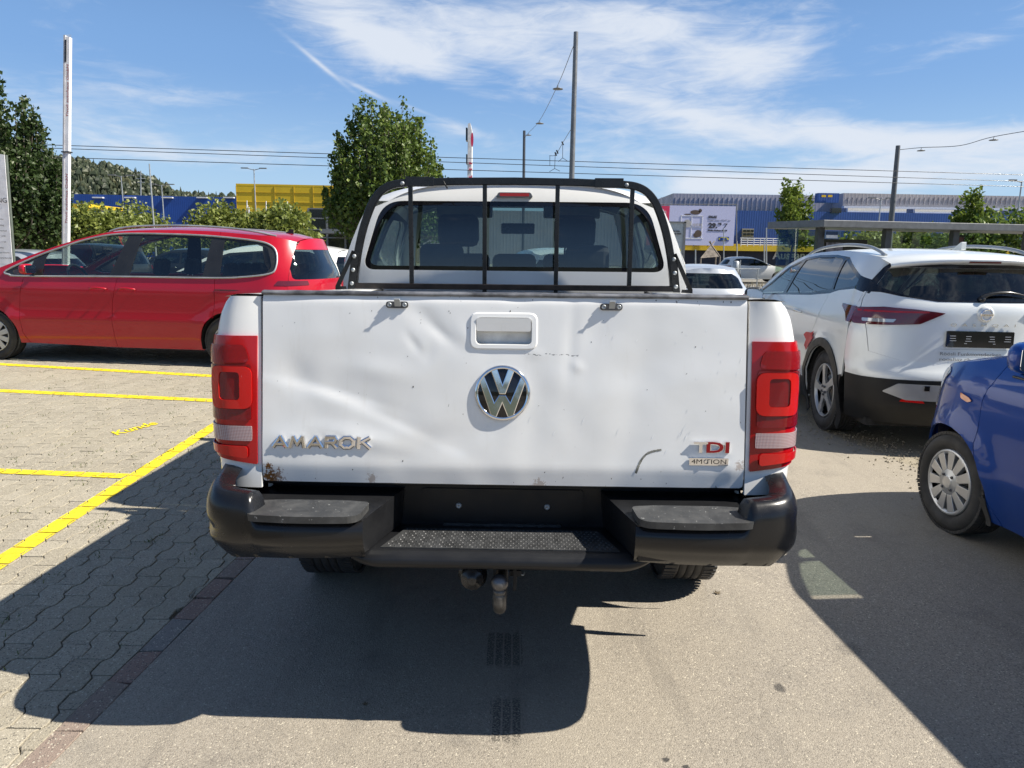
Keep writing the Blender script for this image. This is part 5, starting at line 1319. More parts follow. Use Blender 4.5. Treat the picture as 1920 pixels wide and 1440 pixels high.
def q_rear(S):
    L0 = .46
    e_ = lambda z, k: rear_edge(S, L0, z)*k
    g = P2([(-e_(1.31, .955), 1.31), (-.60, 1.248), (-.35, 1.215), (.35, 1.215), (.60, 1.248), (e_(1.31, .955), 1.31), (e_(1.46, .94), 1.46), (-e_(1.46, .94), 1.46)], [.03, .1, .2, .2, .1, .03, .03, .03])
    hs = [(.80, .885), (.9, .90), (1.0, .925), (1.06, .95), (1.12, .985), (1.2, .992), (1.28, .992), (1.36, .992), (1.44, .992), (1.49, .985)]
    hr = [(e_(z, k), z) for z, k in hs]
    hatch = [(-.60, .745), (0, .742), (.60, .745), (.68, .765)]+hr+[(-x, z) for x, z in reversed(hr)]+[(-.68, .765)]
    low = closed_rear(S, L0, .24, .60, top=False)
    up = [(rear_edge(S, L0, z), z) for z in (.605, .66, .75, .85, .95, 1.05, 1.15, 1.25, 1.35, 1.44, 1.50)]
    body = [(-.3, .605), (.3, .605), (.62, .60), (.72, .59)]+up+[(0, 1.53)]+[(-x, z) for x, z in reversed(up)]+[(-.72, .59), (-.62, .60)]
    lamp = lambda s: P2([(s*.30, 1.118), (s*.48, 1.03), (s*.70, 1.012), (s*.884, 1.006), (s*.882, 1.06), (s*.850, 1.135), (s*.72, 1.15), (s*.50, 1.14)], .012)
    return [dict(n='rear_body', m=PEARL, o=body, holes=[hatch], step=.04), dict(n='tailgate', m=PEARL, o=[(p[0]*.996, p[1]) for p in hatch], holes=[g], step=.03), dict(n='rear_window', m=GLASS_D, o=g, rim=0, off=-.003),
            dict(n='window_surround', m=GLOSSBLK, o=[(-.60, 1.236), (-.35, 1.203), (.35, 1.203), (.60, 1.236), (e_(1.26, .90), 1.262), (e_(1.26, 1.0), 1.262), (e_(1.36, 1.0), 1.36), (e_(1.45, .99), 1.45), (e_(1.49, .97), 1.487), (-e_(1.49, .97), 1.487), (-e_(1.45, .99), 1.45), (-e_(1.36, 1.0), 1.36), (-e_(1.26, 1.0), 1.262), (-e_(1.26, .90), 1.262)], holes=[g], off=.003, rim=.004),
            dict(n='rear_bumper', m=BLACKPL, o=low, step=.05, off=.004),
            dict(n='bumper_insert', m=ALU, o=P2([(-.62, .570), (.62, .570), (.72, .500), (.56, .445), (-.56, .445), (-.72, .500)], .015), off=.014, rim=.016),
            dict(n='fog_reflector', m=L_HOT, o=P2([(-.60, .430), (-.42, .425), (-.44, .448), (-.58, .452)], .006), off=.010), dict(n='fog_reflector', m=L_HOT, o=P2([(.60, .430), (.42, .425), (.44, .448), (.58, .452)], .006), off=.010),
            dict(n='tail_lamp', m=L_TAIL, o=lamp(-1), off=.012, rim=.014), dict(n='tail_lamp', m=L_TAIL, o=lamp(1), off=.012, rim=.014),
            dict(n='lamp_lens', m=FACE_LAMP, o=P2([(-.66, 1.035), (-.84, 1.03), (-.84, 1.055), (-.64, 1.06)], .006), off=.015), dict(n='lamp_lens', m=FACE_LAMP, o=P2([(.66, 1.035), (.84, 1.03), (.84, 1.055), (.64, 1.06)], .006), off=.015),
            dict(n='lamp_lens', m=L_FRAME, o=P2([(-.42, 1.115), (-.85, 1.105), (-.85, 1.118), (-.42, 1.128)], .003), off=.015), dict(n='lamp_lens', m=L_FRAME, o=P2([(.42, 1.115), (.85, 1.105), (.85, 1.118), (.42, 1.128)], .003), off=.015)]
q_c['rear'] = q_rear
qc, QS = standard_car('crossover', 'white crossover with black wheel arches seen from behind, between the pickup and the blue hatchback', qloc, qrz, q_c)
qc.scale = (.955, 1, 1)
qpan = [P2([(3.28, 1.135), (3.02, 1.225), (2.60, 1.41), (2.30, 1.485), (2.45, 1.15), (3.26, 1.105)], .015), P2([(2.20, 1.50), (1.9, 1.528), (1.45, 1.53), (1.20, 1.515), (1.13, 1.255), (1.60, 1.19), (2.36, 1.155)], .02), P2([(1.14, 1.508), (1.09, 1.500), (.90, 1.44), (.62, 1.35), (.62, 1.30), (.95, 1.26), (1.08, 1.245)], .01)]
GLASS_Q = glass('dark_privacy_glass', (.06, .075, .08))
for sd in (-1, 1):
    fn = QS.side(sd)
    panel('window_frame', GLOSSBLK, qc, fn, band_q, qpan, .05, .006)
    for i, p in enumerate(qpan): panel('side_window', GLASS_D if i == 0 else GLASS_Q, qc, fn, p, [], .06, 0, off=-.006)
    for yy in (.93, 3.595):
        ring = [(yy+r*math.cos(a), .355+r*math.sin(a)) for r, rng in ((.47, range(-6, 38)), (.398, range(37, -7, -1))) for a in [math.pi*i/31 for i in rng]]
        panel('arch_trim', BLACKPL, qc, fn, ring, [], .05, .01, off=.012)
    panel('sill_trim', BLACKPL, qc, fn, P2([(1.38, .20), (3.15, .20), (3.13, .40), (1.40, .40)], .02), [], .08, .01, off=.012)
    panel('tail_lamp', L_TAIL, qc, fn, P2([(.44, 1.008), (.50, 1.01), (.57, 1.07), (.70, 1.125), (.71, 1.145), (.44, 1.138)], .006), [], .03, .012, off=.012)
    tf_ = QS.top()
    mb = MB(); mb.tube(spl([tf_(y, sd*.90, h) for y, h in [(2.45, .0), (2.3, .030), (2.0, .046), (1.5, .050), (1.0, .046), (.72, .03), (.58, .0)]], 6), .015, 8, flat=None); mb.build('roof_rail', STEEL, qc)
    mb = MB(); mb.grid(lambda u, v: tf_(2.49+.98*u, sd*(.945+.06*v), .001), 14, 2); mb.build('windscreen_pillar', PEARL, qc, recalc=False)
    door_handle(qc, fn, 1.72, 1.0, PEARL, .2); door_handle(qc, fn, 2.62, .99, PEARL, .2)
    mirror(qc, sd, 1.03, 3.02, 1.10, SATIN, .22, .16)
    panel('bumper_side', BLACKPL, qc, fn, P2([(.465, .24), (.53, .24), (.52, .45), (.52, .555), (.465, .575)], .01), [], .04, .01, off=.005)
# red repair tape over the arch
panel('repair_tape', simple('red_tape', (.55, .01, .02), .4), qc, QS.side(-1), [(1.33, .66), (1.42, .70), (1.38, .76), (1.46, .80), (1.40, .83), (1.33, .835), (1.26, .835), (1.19, .86), (1.22, .81), (1.17, .80)], [], .03, .002, off=.016)
# spoiler over the rear screen
sp = []; tf_ = QS.top()
def spoil(u, v):
    x = -.66+1.32*u; e = abs(x/.66)
    y = [.54, .36, .175, .16, .18, .30][round(v*5)]+.16*e**2.6; z = [1.588, 1.578, 1.538, 1.518, 1.502, 1.487][round(v*5)]-.05*e**2.6
    return Vector((x*(1 if v < .9 else .97), y, z))
mb = MB(); mb.grid(spoil, 30, 5); mb.build('roof_spoiler', PEARL, qc)
mb = MB(); mb.box(-.12, .162, 1.500, .12, .18, 1.512); mb.build('brake_lamp', L_TAIL, qc)
rf = QS.rear()
qe = rf(0, 1.115, .008)
mb = MB(); EMQ = frame_m(qe, (1, 0, 0), (0, -.1, 1)); mb.lathe([(.001, .012), (.050, .012), (.062, .004), (.066, -.01)], EMQ, 40); qm = mb.build('emblem_base', PEARL, qc)
mb = MB(); mb.lathe([(.036, .012), (.038, .018), (.046, .018), (.048, .012)], EMQ, 40); mb.box(-.050, -.007, .013, .050, .007, .020, EMQ); mb.build('emblem', CHROME, qm)
text_obj('NISSAN', EMQ @ Matrix.Translation((-.040, -.0045, .0215)), .013, GLOSSBLK, qm, 'emblem_lettering', fit=.08)
def qtext(s, x, z, size, mat, fit, ex=.002, name='badge', **k):
    p = rf(x+fit/2, z+size*.35, .004); ux = rf(x+fit/2+.02, z, 0)-rf(x+fit/2-.02, z, 0); uy = rf(x+fit/2, z+.02, 0)-rf(x+fit/2, z-.02, 0)
    M = frame_m(p, ux, uy); return text_obj(s, M @ Matrix.Translation((-fit/2, -size*.35, 0)), size, mat, qc, name, fit=fit, extrude=ex, **k)
qtext('QASHQAI', -.262, 1.025, .030, CHROME, .50, spacing=2.1)
text_ = qtext('e-POWER', -.80, .982, .022, DSTEEL, .12, shear=.3) if False else None
DECAL = simple('grey_vinyl', (.16, .17, .18), .5)
qtext('Röösli Funktionsdecken', -.325, .800, .036, DECAL, .47, ex=.0003, name='lettering')
qtext('roosliag.ch', -.325, .758, .036, DECAL, .235, ex=.0003, name='lettering')
mb = MB(); mb.prism(P2([(-.26, -.062), (.26, -.062), (.26, .062), (-.26, .062)], .008), frame_m(rf(0, .925, .006)+Vector((-.03, 0, 0)), (1, 0, 0), (0, .05, 1)), .010); plq = mb.build('plate_holder', GLOSSBLK, qc, bevel=.002)
mb = MB(); M = frame_m(rf(0, .925, .0172)+Vector((-.03, 0, 0)), (1, 0, 0), (0, .05, 1))
for sx in (-1, 1):
    for j, (w0, w1) in enumerate([(.19, .235), (.19, .235), (.185, .235)]): mb.box(min(sx*w0, sx*w1), .022-.018*j, 0, max(sx*w0, sx*w1), .026-.018*j, .001, M)
    for j, (w0, w1) in enumerate([(.07, .11), (.075, .11), (.065, .115), (.10, .12)]): mb.box(min(sx*w0, sx*w1), .020-.018*j, 0, max(sx*w0, sx*w1), .024-.018*j, .001, M)
tag(mb.build('plate_slots', simple('pale_slot', (.45, .46, .48), .5), plq), kind='stuff')
mb = MB(); mb.box(-.26, 0, 0, .26, .0016, .001, frame_m(rf(0, .846, .006)+Vector((-.065, 0, 0)), (1, 0, 0), (0, .05, 1))); mb.build('decal_line', DECAL, qc)
mb = MB(); mb.box(-.02, -.02, 0, .02, .02, .01, frame_m(rf(-.42, .545, .016), (1, 0, 0), (0, 0, 1))); mb.build('tow_hook_cover', GLOSSBLK, qc, bevel=.002)
w0 = rf(.06, 1.232, .012); mb = MB(); mb.tube(spl([rf(-.03, 1.232, .015), rf(.06, 1.258, .034), rf(.20, 1.265, .032), rf(.36, 1.245, .016)], 5), [.016, .016, .015, .014, .013, .012, .011, .011, .010, .010, .009, .008, .007, .006, .005, .004], 8); mb.lathe([(.001, .03), (.02, .028), (.026, 0)], frame_m(rf(-.02, 1.228, 0), (1, 0, 0), (0, .3, 1)), 14); mb.build('rear_wiper', SATIN, qc)
mb = MB(); mb.prism([(0, 0), (.15, 0), (.02, .062), (.0, .064)], frame_m((-.018, .50, 1.603), (0, 1, 0), (0, 0, 1)), .036); mb.build('roof_aerial', PEARL, qc, bevel=.008)

# --- blue hatchback
GLASS_N = glass('neutral_glass', (.74, .76, .72))
HH = R_(93.5); hloc, hrz = car_at((2.58, 4.03, 0), HH, 3.0, .66)
h_c = dict(
    w=[(.18, .72), (.30, .765), (.5, .80), (.75, .805), (.92, .785), (1.02, .745), (1.2, .70), (1.35, .655), (1.42, .625), (1.5, .56)],
    r=[(.2, .05), (.5, .0), (.9, .03), (1.4, .25)], f=[(.18, 3.50), (.4, 3.555), (.6, 3.555), (.8, 3.52), (1.0, 3.47)],
    ze=[(.15, 1.22), (.4, 1.40), (.9, 1.47), (1.5, 1.48), (1.9, 1.44), (2.2, 1.32), (2.62, 1.08), (2.72, 1.035), (2.90, .99), (3.05, .965), (3.25, .915), (3.40, .845), (3.50, .74)],
    shell=dict(rl=.5, rp=2.5, fl=.66, fp=2.4, crown=.055, flare=[(.62, .285, .34, .018, .06), (3.0, .285, .34, .022, .06)], crease=[(.86, 0, .010, .035), (.42, 0, .008, .05)]),
    paint=BLUE, y0=.12, y1=3.36, wr=.62, wf=3.0, R=.285, arch=.335, rr=.188, tw=.175, style='cap', sill=.17, step=.04,
    belt=[(0, .95), (3, .93)],
    doors=[[(1.45, .17), (1.47, .5), (1.45, .93), (1.50, 1.5)], [(2.60, .17), (2.70, .36), (2.765, .57), (2.76, .80), (2.69, .96), (2.66, 1.06)]],
    panel_names=['rear_wing', 'front_door', 'front_wing'], botr=.2, botf=.2,
    windows=[dict(o=P2([(2.58, .965), (2.50, 1.09), (2.16, 1.27), (1.90, 1.365), (1.52, 1.385), (1.50, .945)], .03), mat=GLASS_N), dict(o=P2([(1.40, .95), (1.43, 1.385), (.9, 1.375), (.55, 1.30), (.45, 1.02), (.6, .96)], .04), mat=GLASS_D)],
    top=[dict(n='roof', m=BLUE, y=(.2, 1.88)), dict(n='windscreen', m=GLASS_M, y=(1.92, 2.66), t=.93), dict(n='bonnet', m=BLUE, y=(2.70, 3.50), step=.05)],
    rear_y=.1, front_y=3.5, cab=dict(rear=.5, dash=2.35, front=1.62, back=.85, bh=.5, z=.36, rs=(-.34, .34), roof=(.35, 1.85), mir=(2.12, 1.25)))
def h_front(S):
    up = lambda z: S.w(z)*S.V(3.36, z)
    zs = [.20, .3, .4, .5, .6, .7, .78]
    Rr = [(up(z), z) for z in zs]; L = [(-x, z) for x, z in reversed(Rr)]
    return [dict(n='front_bumper', m=BLUE, o=Rr+[(.5, .76), (.3, .70), (-.3, .70), (-.5, .76)]+L, holes=[P2([(-.42, .30), (.42, .30), (.46, .44), (-.46, .44)], .04)], step=.05), dict(n='grille', m=BLACKPL, o=P2([(-.44, .29), (.44, .29), (.48, .45), (-.48, .45)], .04), off=-.02)]
h_c['front'] = h_front
h_c['rear'] = lambda S: [dict(n='tailgate', m=BLUE, o=closed_rear(S, .12, .2, 1.12), holes=[]), ]
hb, HS = standard_car('hatchback', 'blue hatchback with grey wheel trims facing away at the right edge', hloc, hrz, h_c)
for sd in (-1, 1):
    fn = HS.side(sd); tf_ = HS.top()
    mb = MB(); mb.grid(lambda u, v: tf_(1.88+.84*u, sd*(.925+.08*v), .001), 12, 2); mb.build('windscreen_pillar', BLUE, hb, recalc=False)
    panel('headlamp', FACE_LAMP, hb, fn, P2([(3.36, .66), (3.36, .835), (3.28, .885), (3.14, .925), (3.10, .90), (3.20, .79), (3.29, .68)], .02), [], .03, .004, off=.006)
    panel('indicator', simple('amber_lens', (.75, .28, .12), .15, coat=1) if sd < 0 else bpy.data.materials['amber_lens'], hb, fn, P2([(2.93, .815), (2.855, .80), (2.83, .785), (2.86, .772), (2.92, .785)], .01), [], .03, .003, off=.008)
    mirror(hb, sd, .86, 2.40, 1.075, BLUE, .18, .15)
    door_handle(hb, fn, 1.65, .88, BLUE, .17)
    mb = MB(); mb.tube([fn(p[0], p[1], .003) for p in P2([(2.60, .955), (1.50, .935), (.45, .945)], 0)], .007, 6); mb.build('window_trim', SATIN, hb)
    panel('mud_guard', RUBBER, hb, fn, P2([(2.66, .15), (2.69, .15), (2.71, .30), (2.665, .30)], .006), [], .03, .006, off=.008)
panel('sun_blocker', SATIN, hb, HS.side(1), P2([(2.16, .955), (2.14, 1.275), (1.90, 1.365), (1.52, 1.385), (1.50, .95)], .02), [], .06, 0, off=-.02)  # added unseen panel, blocks sun through the far window to shrink its ground patch
ff = HS.front()
for sd in (-1, 1): panel('headlamp', FACE_LAMP, hb, ff, P2([(sd*.66, .655), (sd*.46, .69), (sd*.44, .78), (sd*.64, .83)], .02), [], .03, .004, off=.008)

# --- plainer cars further off
def plain_car(name, label, loc, rz, pm, c, group=None, glassm=GLASS_D):
    base = dict(shell=dict(rl=.5, rp=2.5, fl=.8, fp=2.3, crown=.05), step=.10, sill=.2, tw=.2, style='multi', botr=.25, botf=.22)
    base.update(c); base['paint'] = pm
    band_ = base.pop('band'); base['cut'] = [band_[0]]; base['windows'] = []
    y0, y1 = base['y0'], base['screen']
    L0 = base['y0']
    def rr(S):
        zt = S.ze(L0); g = P2([(-S.w(base['gz'][0])*.86, base['gz'][0]), (S.w(base['gz'][0])*.86, base['gz'][0]), (S.w(base['gz'][1])*.86, base['gz'][1]), (-S.w(base['gz'][1])*.86, base['gz'][1])], .04)
        out_ = [dict(n='tailgate', m=pm, o=closed_rear(S, L0, .25, zt-.02), holes=[g]), dict(n='rear_window', m=glassm, o=g, rim=0, off=-.004)]
        for s in (-1, 1):
            z = base['lz']; x1 = rear_edge(S, L0, z)*.98
            out_.append(dict(n='tail_lamp', m=L_RED, o=P2([(s*x1, z-.07), (s*(x1-.22), z-.05), (s*(x1-.20), z+.06), (s*x1, z+.08)], .015), off=.008))
        return out_
    base['rear'] = rr
    base['top'] = [dict(n='roof', m=pm, y=(L0, base['screen'][0])), dict(n='windscreen', m=glassm, y=base['screen'], t=.93), dict(n='bonnet', m=pm, y=(base['screen'][1]+.02, base['y1']+.05))]
    def fr_(S):
        zs = [.22, .35, .5, .62]; Rr = [(S.w(z)*S.V(base['y1'], z), z) for z in zs]
        return [dict(n='front_bumper', m=pm, o=Rr+[(-x, z) for x, z in reversed(Rr)], step=.1)]
    base['front'] = fr_
    root, S = standard_car(name, label, loc, rz, base, group)
    for sd in (-1, 1):
        window_band(root, S, sd, band_[0], band_[1], SATIN, glassm, step=.08)
        tf_ = S.top(); a, b_ = base['screen']
        mb = MB(); mb.grid(lambda u, v: tf_(a-.03+(b_-a+.06)*u, sd*(.925+.08*v), .001), 10, 1); mb.build('windscreen_pillar', pm, root, recalc=False)
        mirror(root, sd, S.w(1.0)+.08, a+.55, 1.02, pm, .18, .12)
        door_handle(root, S.side(sd), base['wr']+1.0, .85, pm, .17)
    return root, S
HATCH = dict(w=[(.2, .80), (.4, .85), (.7, .87), (.9, .84), (1.1, .74), (1.3, .66), (1.4, .6), (1.5, .5)], r=[(.2, .05), (.5, 0), (.9, .03), (1.0, .1), (1.35, .42)], f=[(.2, 4.0), (.6, 4.05), (.9, 3.95)],
    ze=[(.45, 1.34), (.8, 1.40), (1.3, 1.42), (1.8, 1.40), (2.1, 1.33), (2.9, .98), (3.05, .94), (3.6, .83), (3.95, .66)], y0=.48, y1=3.85, wr=.75, wf=3.25, R=.31, arch=.35, rr=.2, belt=[(0, .95), (3, .9)],
    screen=(2.05, 2.95), gz=(1.02, 1.30), lz=.86, rear_y=.1, front_y=3.9, cab=dict(rear=.6, dash=2.6, front=1.75, back=.95, bh=.5, z=.38, rs=(-.35, .35), roof=(.6, 2.0), mir=(2.3, 1.22)),
    band=(P2([(2.86, .965), (2.3, 1.215), (1.95, 1.335), (1.4, 1.36), (.85, 1.335), (.62, 1.2), (.72, 1.0), (1.5, .95)], .03), [P2([(2.70, .985), (2.25, 1.19), (1.98, 1.295), (1.62, 1.32), (1.60, .98)], .02), P2([(1.54, .98), (1.56, 1.325), (1.0, 1.31), (.78, 1.19), (.85, 1.02)], .02)]))
MPV = dict(w=[(.2, .82), (.4, .88), (.8, .89), (1.0, .86), (1.3, .74), (1.5, .64), (1.6, .55)], r=[(.2, .05), (.5, 0), (.9, .0), (1.4, .18)], f=[(.2, 4.3), (.6, 4.35), (.9, 4.25)],
    ze=[(.3, 1.50), (.8, 1.57), (1.5, 1.60), (2.1, 1.56), (2.5, 1.46), (3.4, 1.05), (3.55, 1.0), (4.0, .88), (4.2, .7)], y0=.32, y1=4.12, wr=.8, wf=3.4, R=.32, arch=.36, rr=.21, belt=[(0, 1.0), (3.4, .98)],
    screen=(2.45, 3.45), gz=(1.05, 1.42), lz=.95, rear_y=.1, front_y=4.2, cab=dict(rear=.6, dash=3.0, front=2.1, back=1.2, bh=.5, z=.42, rs=(-.35, .35), roof=(.6, 2.4), mir=(2.7, 1.36)),
    band=(P2([(3.36, 1.03), (2.7, 1.32), (2.3, 1.46), (1.5, 1.52), (.8, 1.50), (.5, 1.38), (.55, 1.08), (1.5, 1.02)], .03), [P2([(3.15, 1.06), (2.65, 1.29), (2.32, 1.40), (1.85, 1.46), (1.83, 1.06)], .02), P2([(1.76, 1.06), (1.78, 1.465), (1.05, 1.46), (1.0, 1.08)], .02), P2([(.93, 1.08), (.97, 1.455), (.75, 1.43), (.6, 1.34), (.65, 1.12)], .02)]))
def pc(name, label, x, y, deg, pm, c, group=None, s=1.0):
    r, S_ = plain_car(name, label, (x, y, 0), R_(deg-90), pm, c, group); r.scale = (s, s, s); return r
pc('parked_car', 'white estate car half hidden between the red people carrier and the pickup cab', -2.80, 14.0, 174, WHITE, MPV, s=1.0)
pc('parked_car', 'silver hatchback seen only through the windows of the red people carrier', -8.4, 14.6, 172, SILVERCAR, HATCH)
pc('parked_car', 'small red car just behind the white opening hours board at the left edge', -13.3, 17.6, 178, RED, HATCH, s=1.08)
pc('parked_car', 'dark car behind the red bonnet at the left, nearest the white board', -11.2, 22.5, 170, DARKCAR, MPV, s=1.0)
pc('parked_car', 'low dark car right of the mast foot behind the red people carrier', -9.4, 25.6, 172, DARKCAR, HATCH, s=1.06)
pc('parked_car', 'silver hatchback seen from behind beside the right edge of the pickup cab', 3.50, 13.2, 86, SILVERCAR, HATCH, s=.94)
pc('parked_car', 'white coupe parked side on far off in front of the furniture store exit', 12.7, 46.5, 2, WHITE, HATCH, s=1.06)
pc('parked_car', 'white car ahead of the pickup seen through its cab windows', 1.05, 13.5, 100, WHITE, MPV, s=1.0)
# ---------------------------------------------------------------- foliage
def leaf_mat(name, c1, c2, c3):
    m_, nt, b, o = nmat(name); nt.nodes.remove(b)
    g = N(nt, 'ShaderNodeNewGeometry'); r = g.outputs['Random Per Island']
    c = mixc(nt, mrange(nt, r, 0, .6), c1, c2); c = mixc(nt, mrange(nt, r, .8, 1.0), c, c3)
    c = mixc(nt, mrange(nt, noi(nt, .9, 4, .6, vec=g.outputs['Position']), .35, .7, 0, .5), c, c1)
    d = N(nt, 'ShaderNodeBsdfDiffuse'); t = N(nt, 'ShaderNodeBsdfTranslucent'); gl = N(nt, 'ShaderNodeBsdfGlossy'); gl.inputs['Roughness'].default_value = .45
    nt.links.new(c, d.inputs[0]); nt.links.new(c, t.inputs[0]); gl.inputs[0].default_value = (.5, .5, .45, 1)
    m1 = N(nt, 'ShaderNodeMixShader'); m1.inputs[0].default_value = .38; nt.links.new(d.outputs[0], m1.inputs[1]); nt.links.new(t.outputs[0], m1.inputs[2])
    m2 = N(nt, 'ShaderNodeMixShader'); m2.inputs[0].default_value = .05; nt.links.new(m1.outputs[0], m2.inputs[1]); nt.links.new(gl.outputs[0], m2.inputs[2])
    nt.links.new(m2.outputs[0], o.inputs[0]); return m_
LEAF_A = leaf_mat('maple_leaves', (.060, .105, .022), (.13, .19, .035), (.24, .30, .06))
LEAF_B = leaf_mat('dark_leaves', (.028, .052, .016), (.05, .085, .022), (.085, .12, .04))
LEAF_C = leaf_mat('pale_bush_leaves', (.13, .16, .035), (.21, .25, .055), (.30, .32, .08))
LEAF_D = leaf_mat('young_leaves', (.10, .15, .02), (.17, .23, .035), (.27, .31, .06))
BARK = simple('bark', (.12, .10, .08), .9, var=.4, nscale=9, bmp=.5, bscale=30)
def leafquad(mb, p, s, rnd):
    n = Vector((rnd.gauss(0, 1), rnd.gauss(0, 1), rnd.gauss(.5, .8))).normalized(); a = n.orthogonal().normalized(); a.rotate(Matrix.Rotation(rnd.uniform(0, 6.28), 3, n)); b_ = n.cross(a)
    L = s*rnd.uniform(.5, 1.4); W = L*.42; k = len(mb.v)
    mb.v += [tuple(p-a*L*.5), tuple(p+b_*W+n*L*.08), tuple(p+a*L*.5), tuple(p-b_*W+n*L*.08)]
    mb.f.append((k, k+1, k+2, k+3)); mb.sm.append(False); mb.mi.append(0)
def tree(name, label, x, y, H0, H1, rx, n_shoot, n_leaf, leaf, mat, seed, group=None, trunk=.12, spiky=1.0, low=.35, z0=0.0, wob=.25, cat='tree', ry=None):
    rnd = random.Random(seed); root = thing(name, label, cat, (x, y, z0), 0, group); ry = ry or rx
    wood = MB(); h = H1-H0; leaves = MB()
    wood.tube(spl([(0, 0, -.1), (rnd.gauss(0, .03), 0, H0*.5), (rnd.gauss(0, .06), rnd.gauss(0, .05), H0), (0, 0, H0+h*.5)], 4), [trunk*(1-.055*i) for i in range(13)], 10)
    wood.build('trunk', BARK, root); limbs = MB()
    per = n_leaf//n_shoot
    for i in range(n_shoot):
        a = rnd.uniform(0, 6.283); q = math.sqrt(rnd.random()) if i % 3 else .85+.15*rnd.random()
        # shoot tip on a domed envelope
        tipz = H0+h*(low+(1-low)*(1-q**2.4)**.55)*rnd.uniform(.86, 1.04)
        tip = Vector((math.cos(a)*rx*q*rnd.uniform(.85, 1.08), math.sin(a)*ry*q, tipz))
        st = Vector((tip.x*.12, tip.y*.12, H0+h*rnd.uniform(-.02, .30)*(1-q*.5)))
        mid = st*.45+tip*.55+Vector((tip.x*.22*q, tip.y*.22*q, -h*.06*q))
        c = spl([st, mid, tip], 7)
        limbs.tube(c, [max(.006, trunk*.28*(1-k/len(c))) for k in range(len(c))], 5)
        R0 = (rx*.30)*(1.05-.45*q)
        for k in range(per):
            t = rnd.random()**.75; f = t*(len(c)-1); j = min(len(c)-2, int(f)); p = c[j]+(c[j+1]-c[j])*(f-j)
            rad = R0*(1-t**2.2*spiky)+leaf*.9
            d = Vector((rnd.gauss(0, 1), rnd.gauss(0, 1), rnd.gauss(0, .8))); d.normalize()
            leafquad(leaves, p+d*rad*rnd.random()**.55, leaf, rnd)
    limbs.build('limbs', BARK, root); leaves.build('crown', mat, root, recalc=False)
    return root
def bush(name, label, x, y, w, d, H, n, leaf, mat, seed, group=None, cat='bush'):
    rnd = random.Random(seed); root = thing(name, label, cat, (x, y, 0), 0, group)
    lobes = []
    for i in range(16):
        a = rnd.uniform(0, 6.283); q = math.sqrt(rnd.random()); lobes.append((Vector((math.cos(a)*w*.5*q, math.sin(a)*d*.5*q, H*(.30+.42*(1-q*q)*rnd.uniform(.7, 1.1)))), H*rnd.uniform(.18, .30)))
    mb = MB()
    for i in range(n):
        c, r = rnd.choice(lobes); v = Vector((rnd.gauss(0, 1), rnd.gauss(0, 1), rnd.gauss(0, .9))).normalized()
        p = c+v*r*rnd.random()**.35*1.1
        if p.z > .05: leafquad(mb, p, leaf, rnd)
    mb.build('foliage', mat, root, recalc=False)
    st = MB()
    for i in range(9):
        c, r = lobes[i]; st.tube([(c.x*.15, c.y*.15, -.05), (c.x*.6, c.y*.6, c.z*.5), tuple(c)], [.06, .04, .015], 5)
    st.build('stems', BARK, root); return root

p = at(728, 470, 24); tree('maple_tree', 'bushy upright tree rising behind the left side of the pickup cab', p.x, 24, 1.35, 6.25, 1.85, 150, 34000, .115, LEAF_A, 3, trunk=.13, spiky=.88, low=.30)
p = at(15, 470, 20); tree('maple_tree', 'dark bushy tree at the left edge behind the white board', p.x, 20, 1.35, 5.85, 1.55, 140, 30000, .11, LEAF_B, 5, trunk=.13, spiky=.88, low=.12)
YT = 'young street trees before the furniture store'
p = at(1480, 480, 45); tree('street_tree', 'slender young tree in front of the blue wall right of the billboard', p.x, 45, 2.3, 6.35, 1.15, 26, 3600, .21, LEAF_D, 8, YT, trunk=.09, low=.05, spiky=.6)
p = at(1818, 480, 45); tree('street_tree', 'small tree rising over the right half of the tram shelter', p.x, 45, 2.5, 5.8, 1.25, 24, 3600, .21, LEAF_D, 19, YT, trunk=.09, low=.1, spiky=.6)
BG = 'pale bushes before the furniture store'
for i, (px, top, w, Y, mat, lab) in enumerate([(60, 398, 5.6, 60, LEAF_C, 'pale green bush right of the white board at the far left'), (155, 388, 5.6, 59, LEAF_C, 'pale green bush behind the white lettered mast'), (215, 398, 4.4, 61, LEAF_C, 'pale green bush just right of the white lettered mast'), (258, 393, 3.6, 66, LEAF_C, 'small rounded bush standing between the two lamp posts'),
                                          (410, 394, 5.0, 60, LEAF_C, 'pale bush in front of the end of the blue hall'), (475, 396, 5.2, 61, LEAF_C, 'pale bush below the left end of the yellow front'), (528, 392, 3.8, 59, LEAF_C, 'pale bush beside the dark glazed entrance')]):
    p = at(px, top, Y); bush('bush', lab, p.x, Y, w, 4, p.z*1.22, 5200, .30, mat, 40+i, BG)
BH = 'bushes behind the tram shelter'
for i, (px, top, w, Y, mat, lab) in enumerate([(1640, 436, 3.4, 42, LEAF_C, 'pale bush seen through the left part of the shelter glass'), (1725, 434, 4.2, 43, LEAF_C, 'bush seen through the middle of the shelter glass'), (1790, 438, 4.0, 41, LEAF_A, 'darker bush seen through the right part of the shelter glass'), (1905, 406, 5.0, 40, LEAF_A, 'dark bush at the right edge beyond the end of the shelter')]):
    p = at(px, top, Y); bush('bush', lab, p.x, Y, w, 3, p.z*1.22, 4600, .22, mat, 60+i, BH)

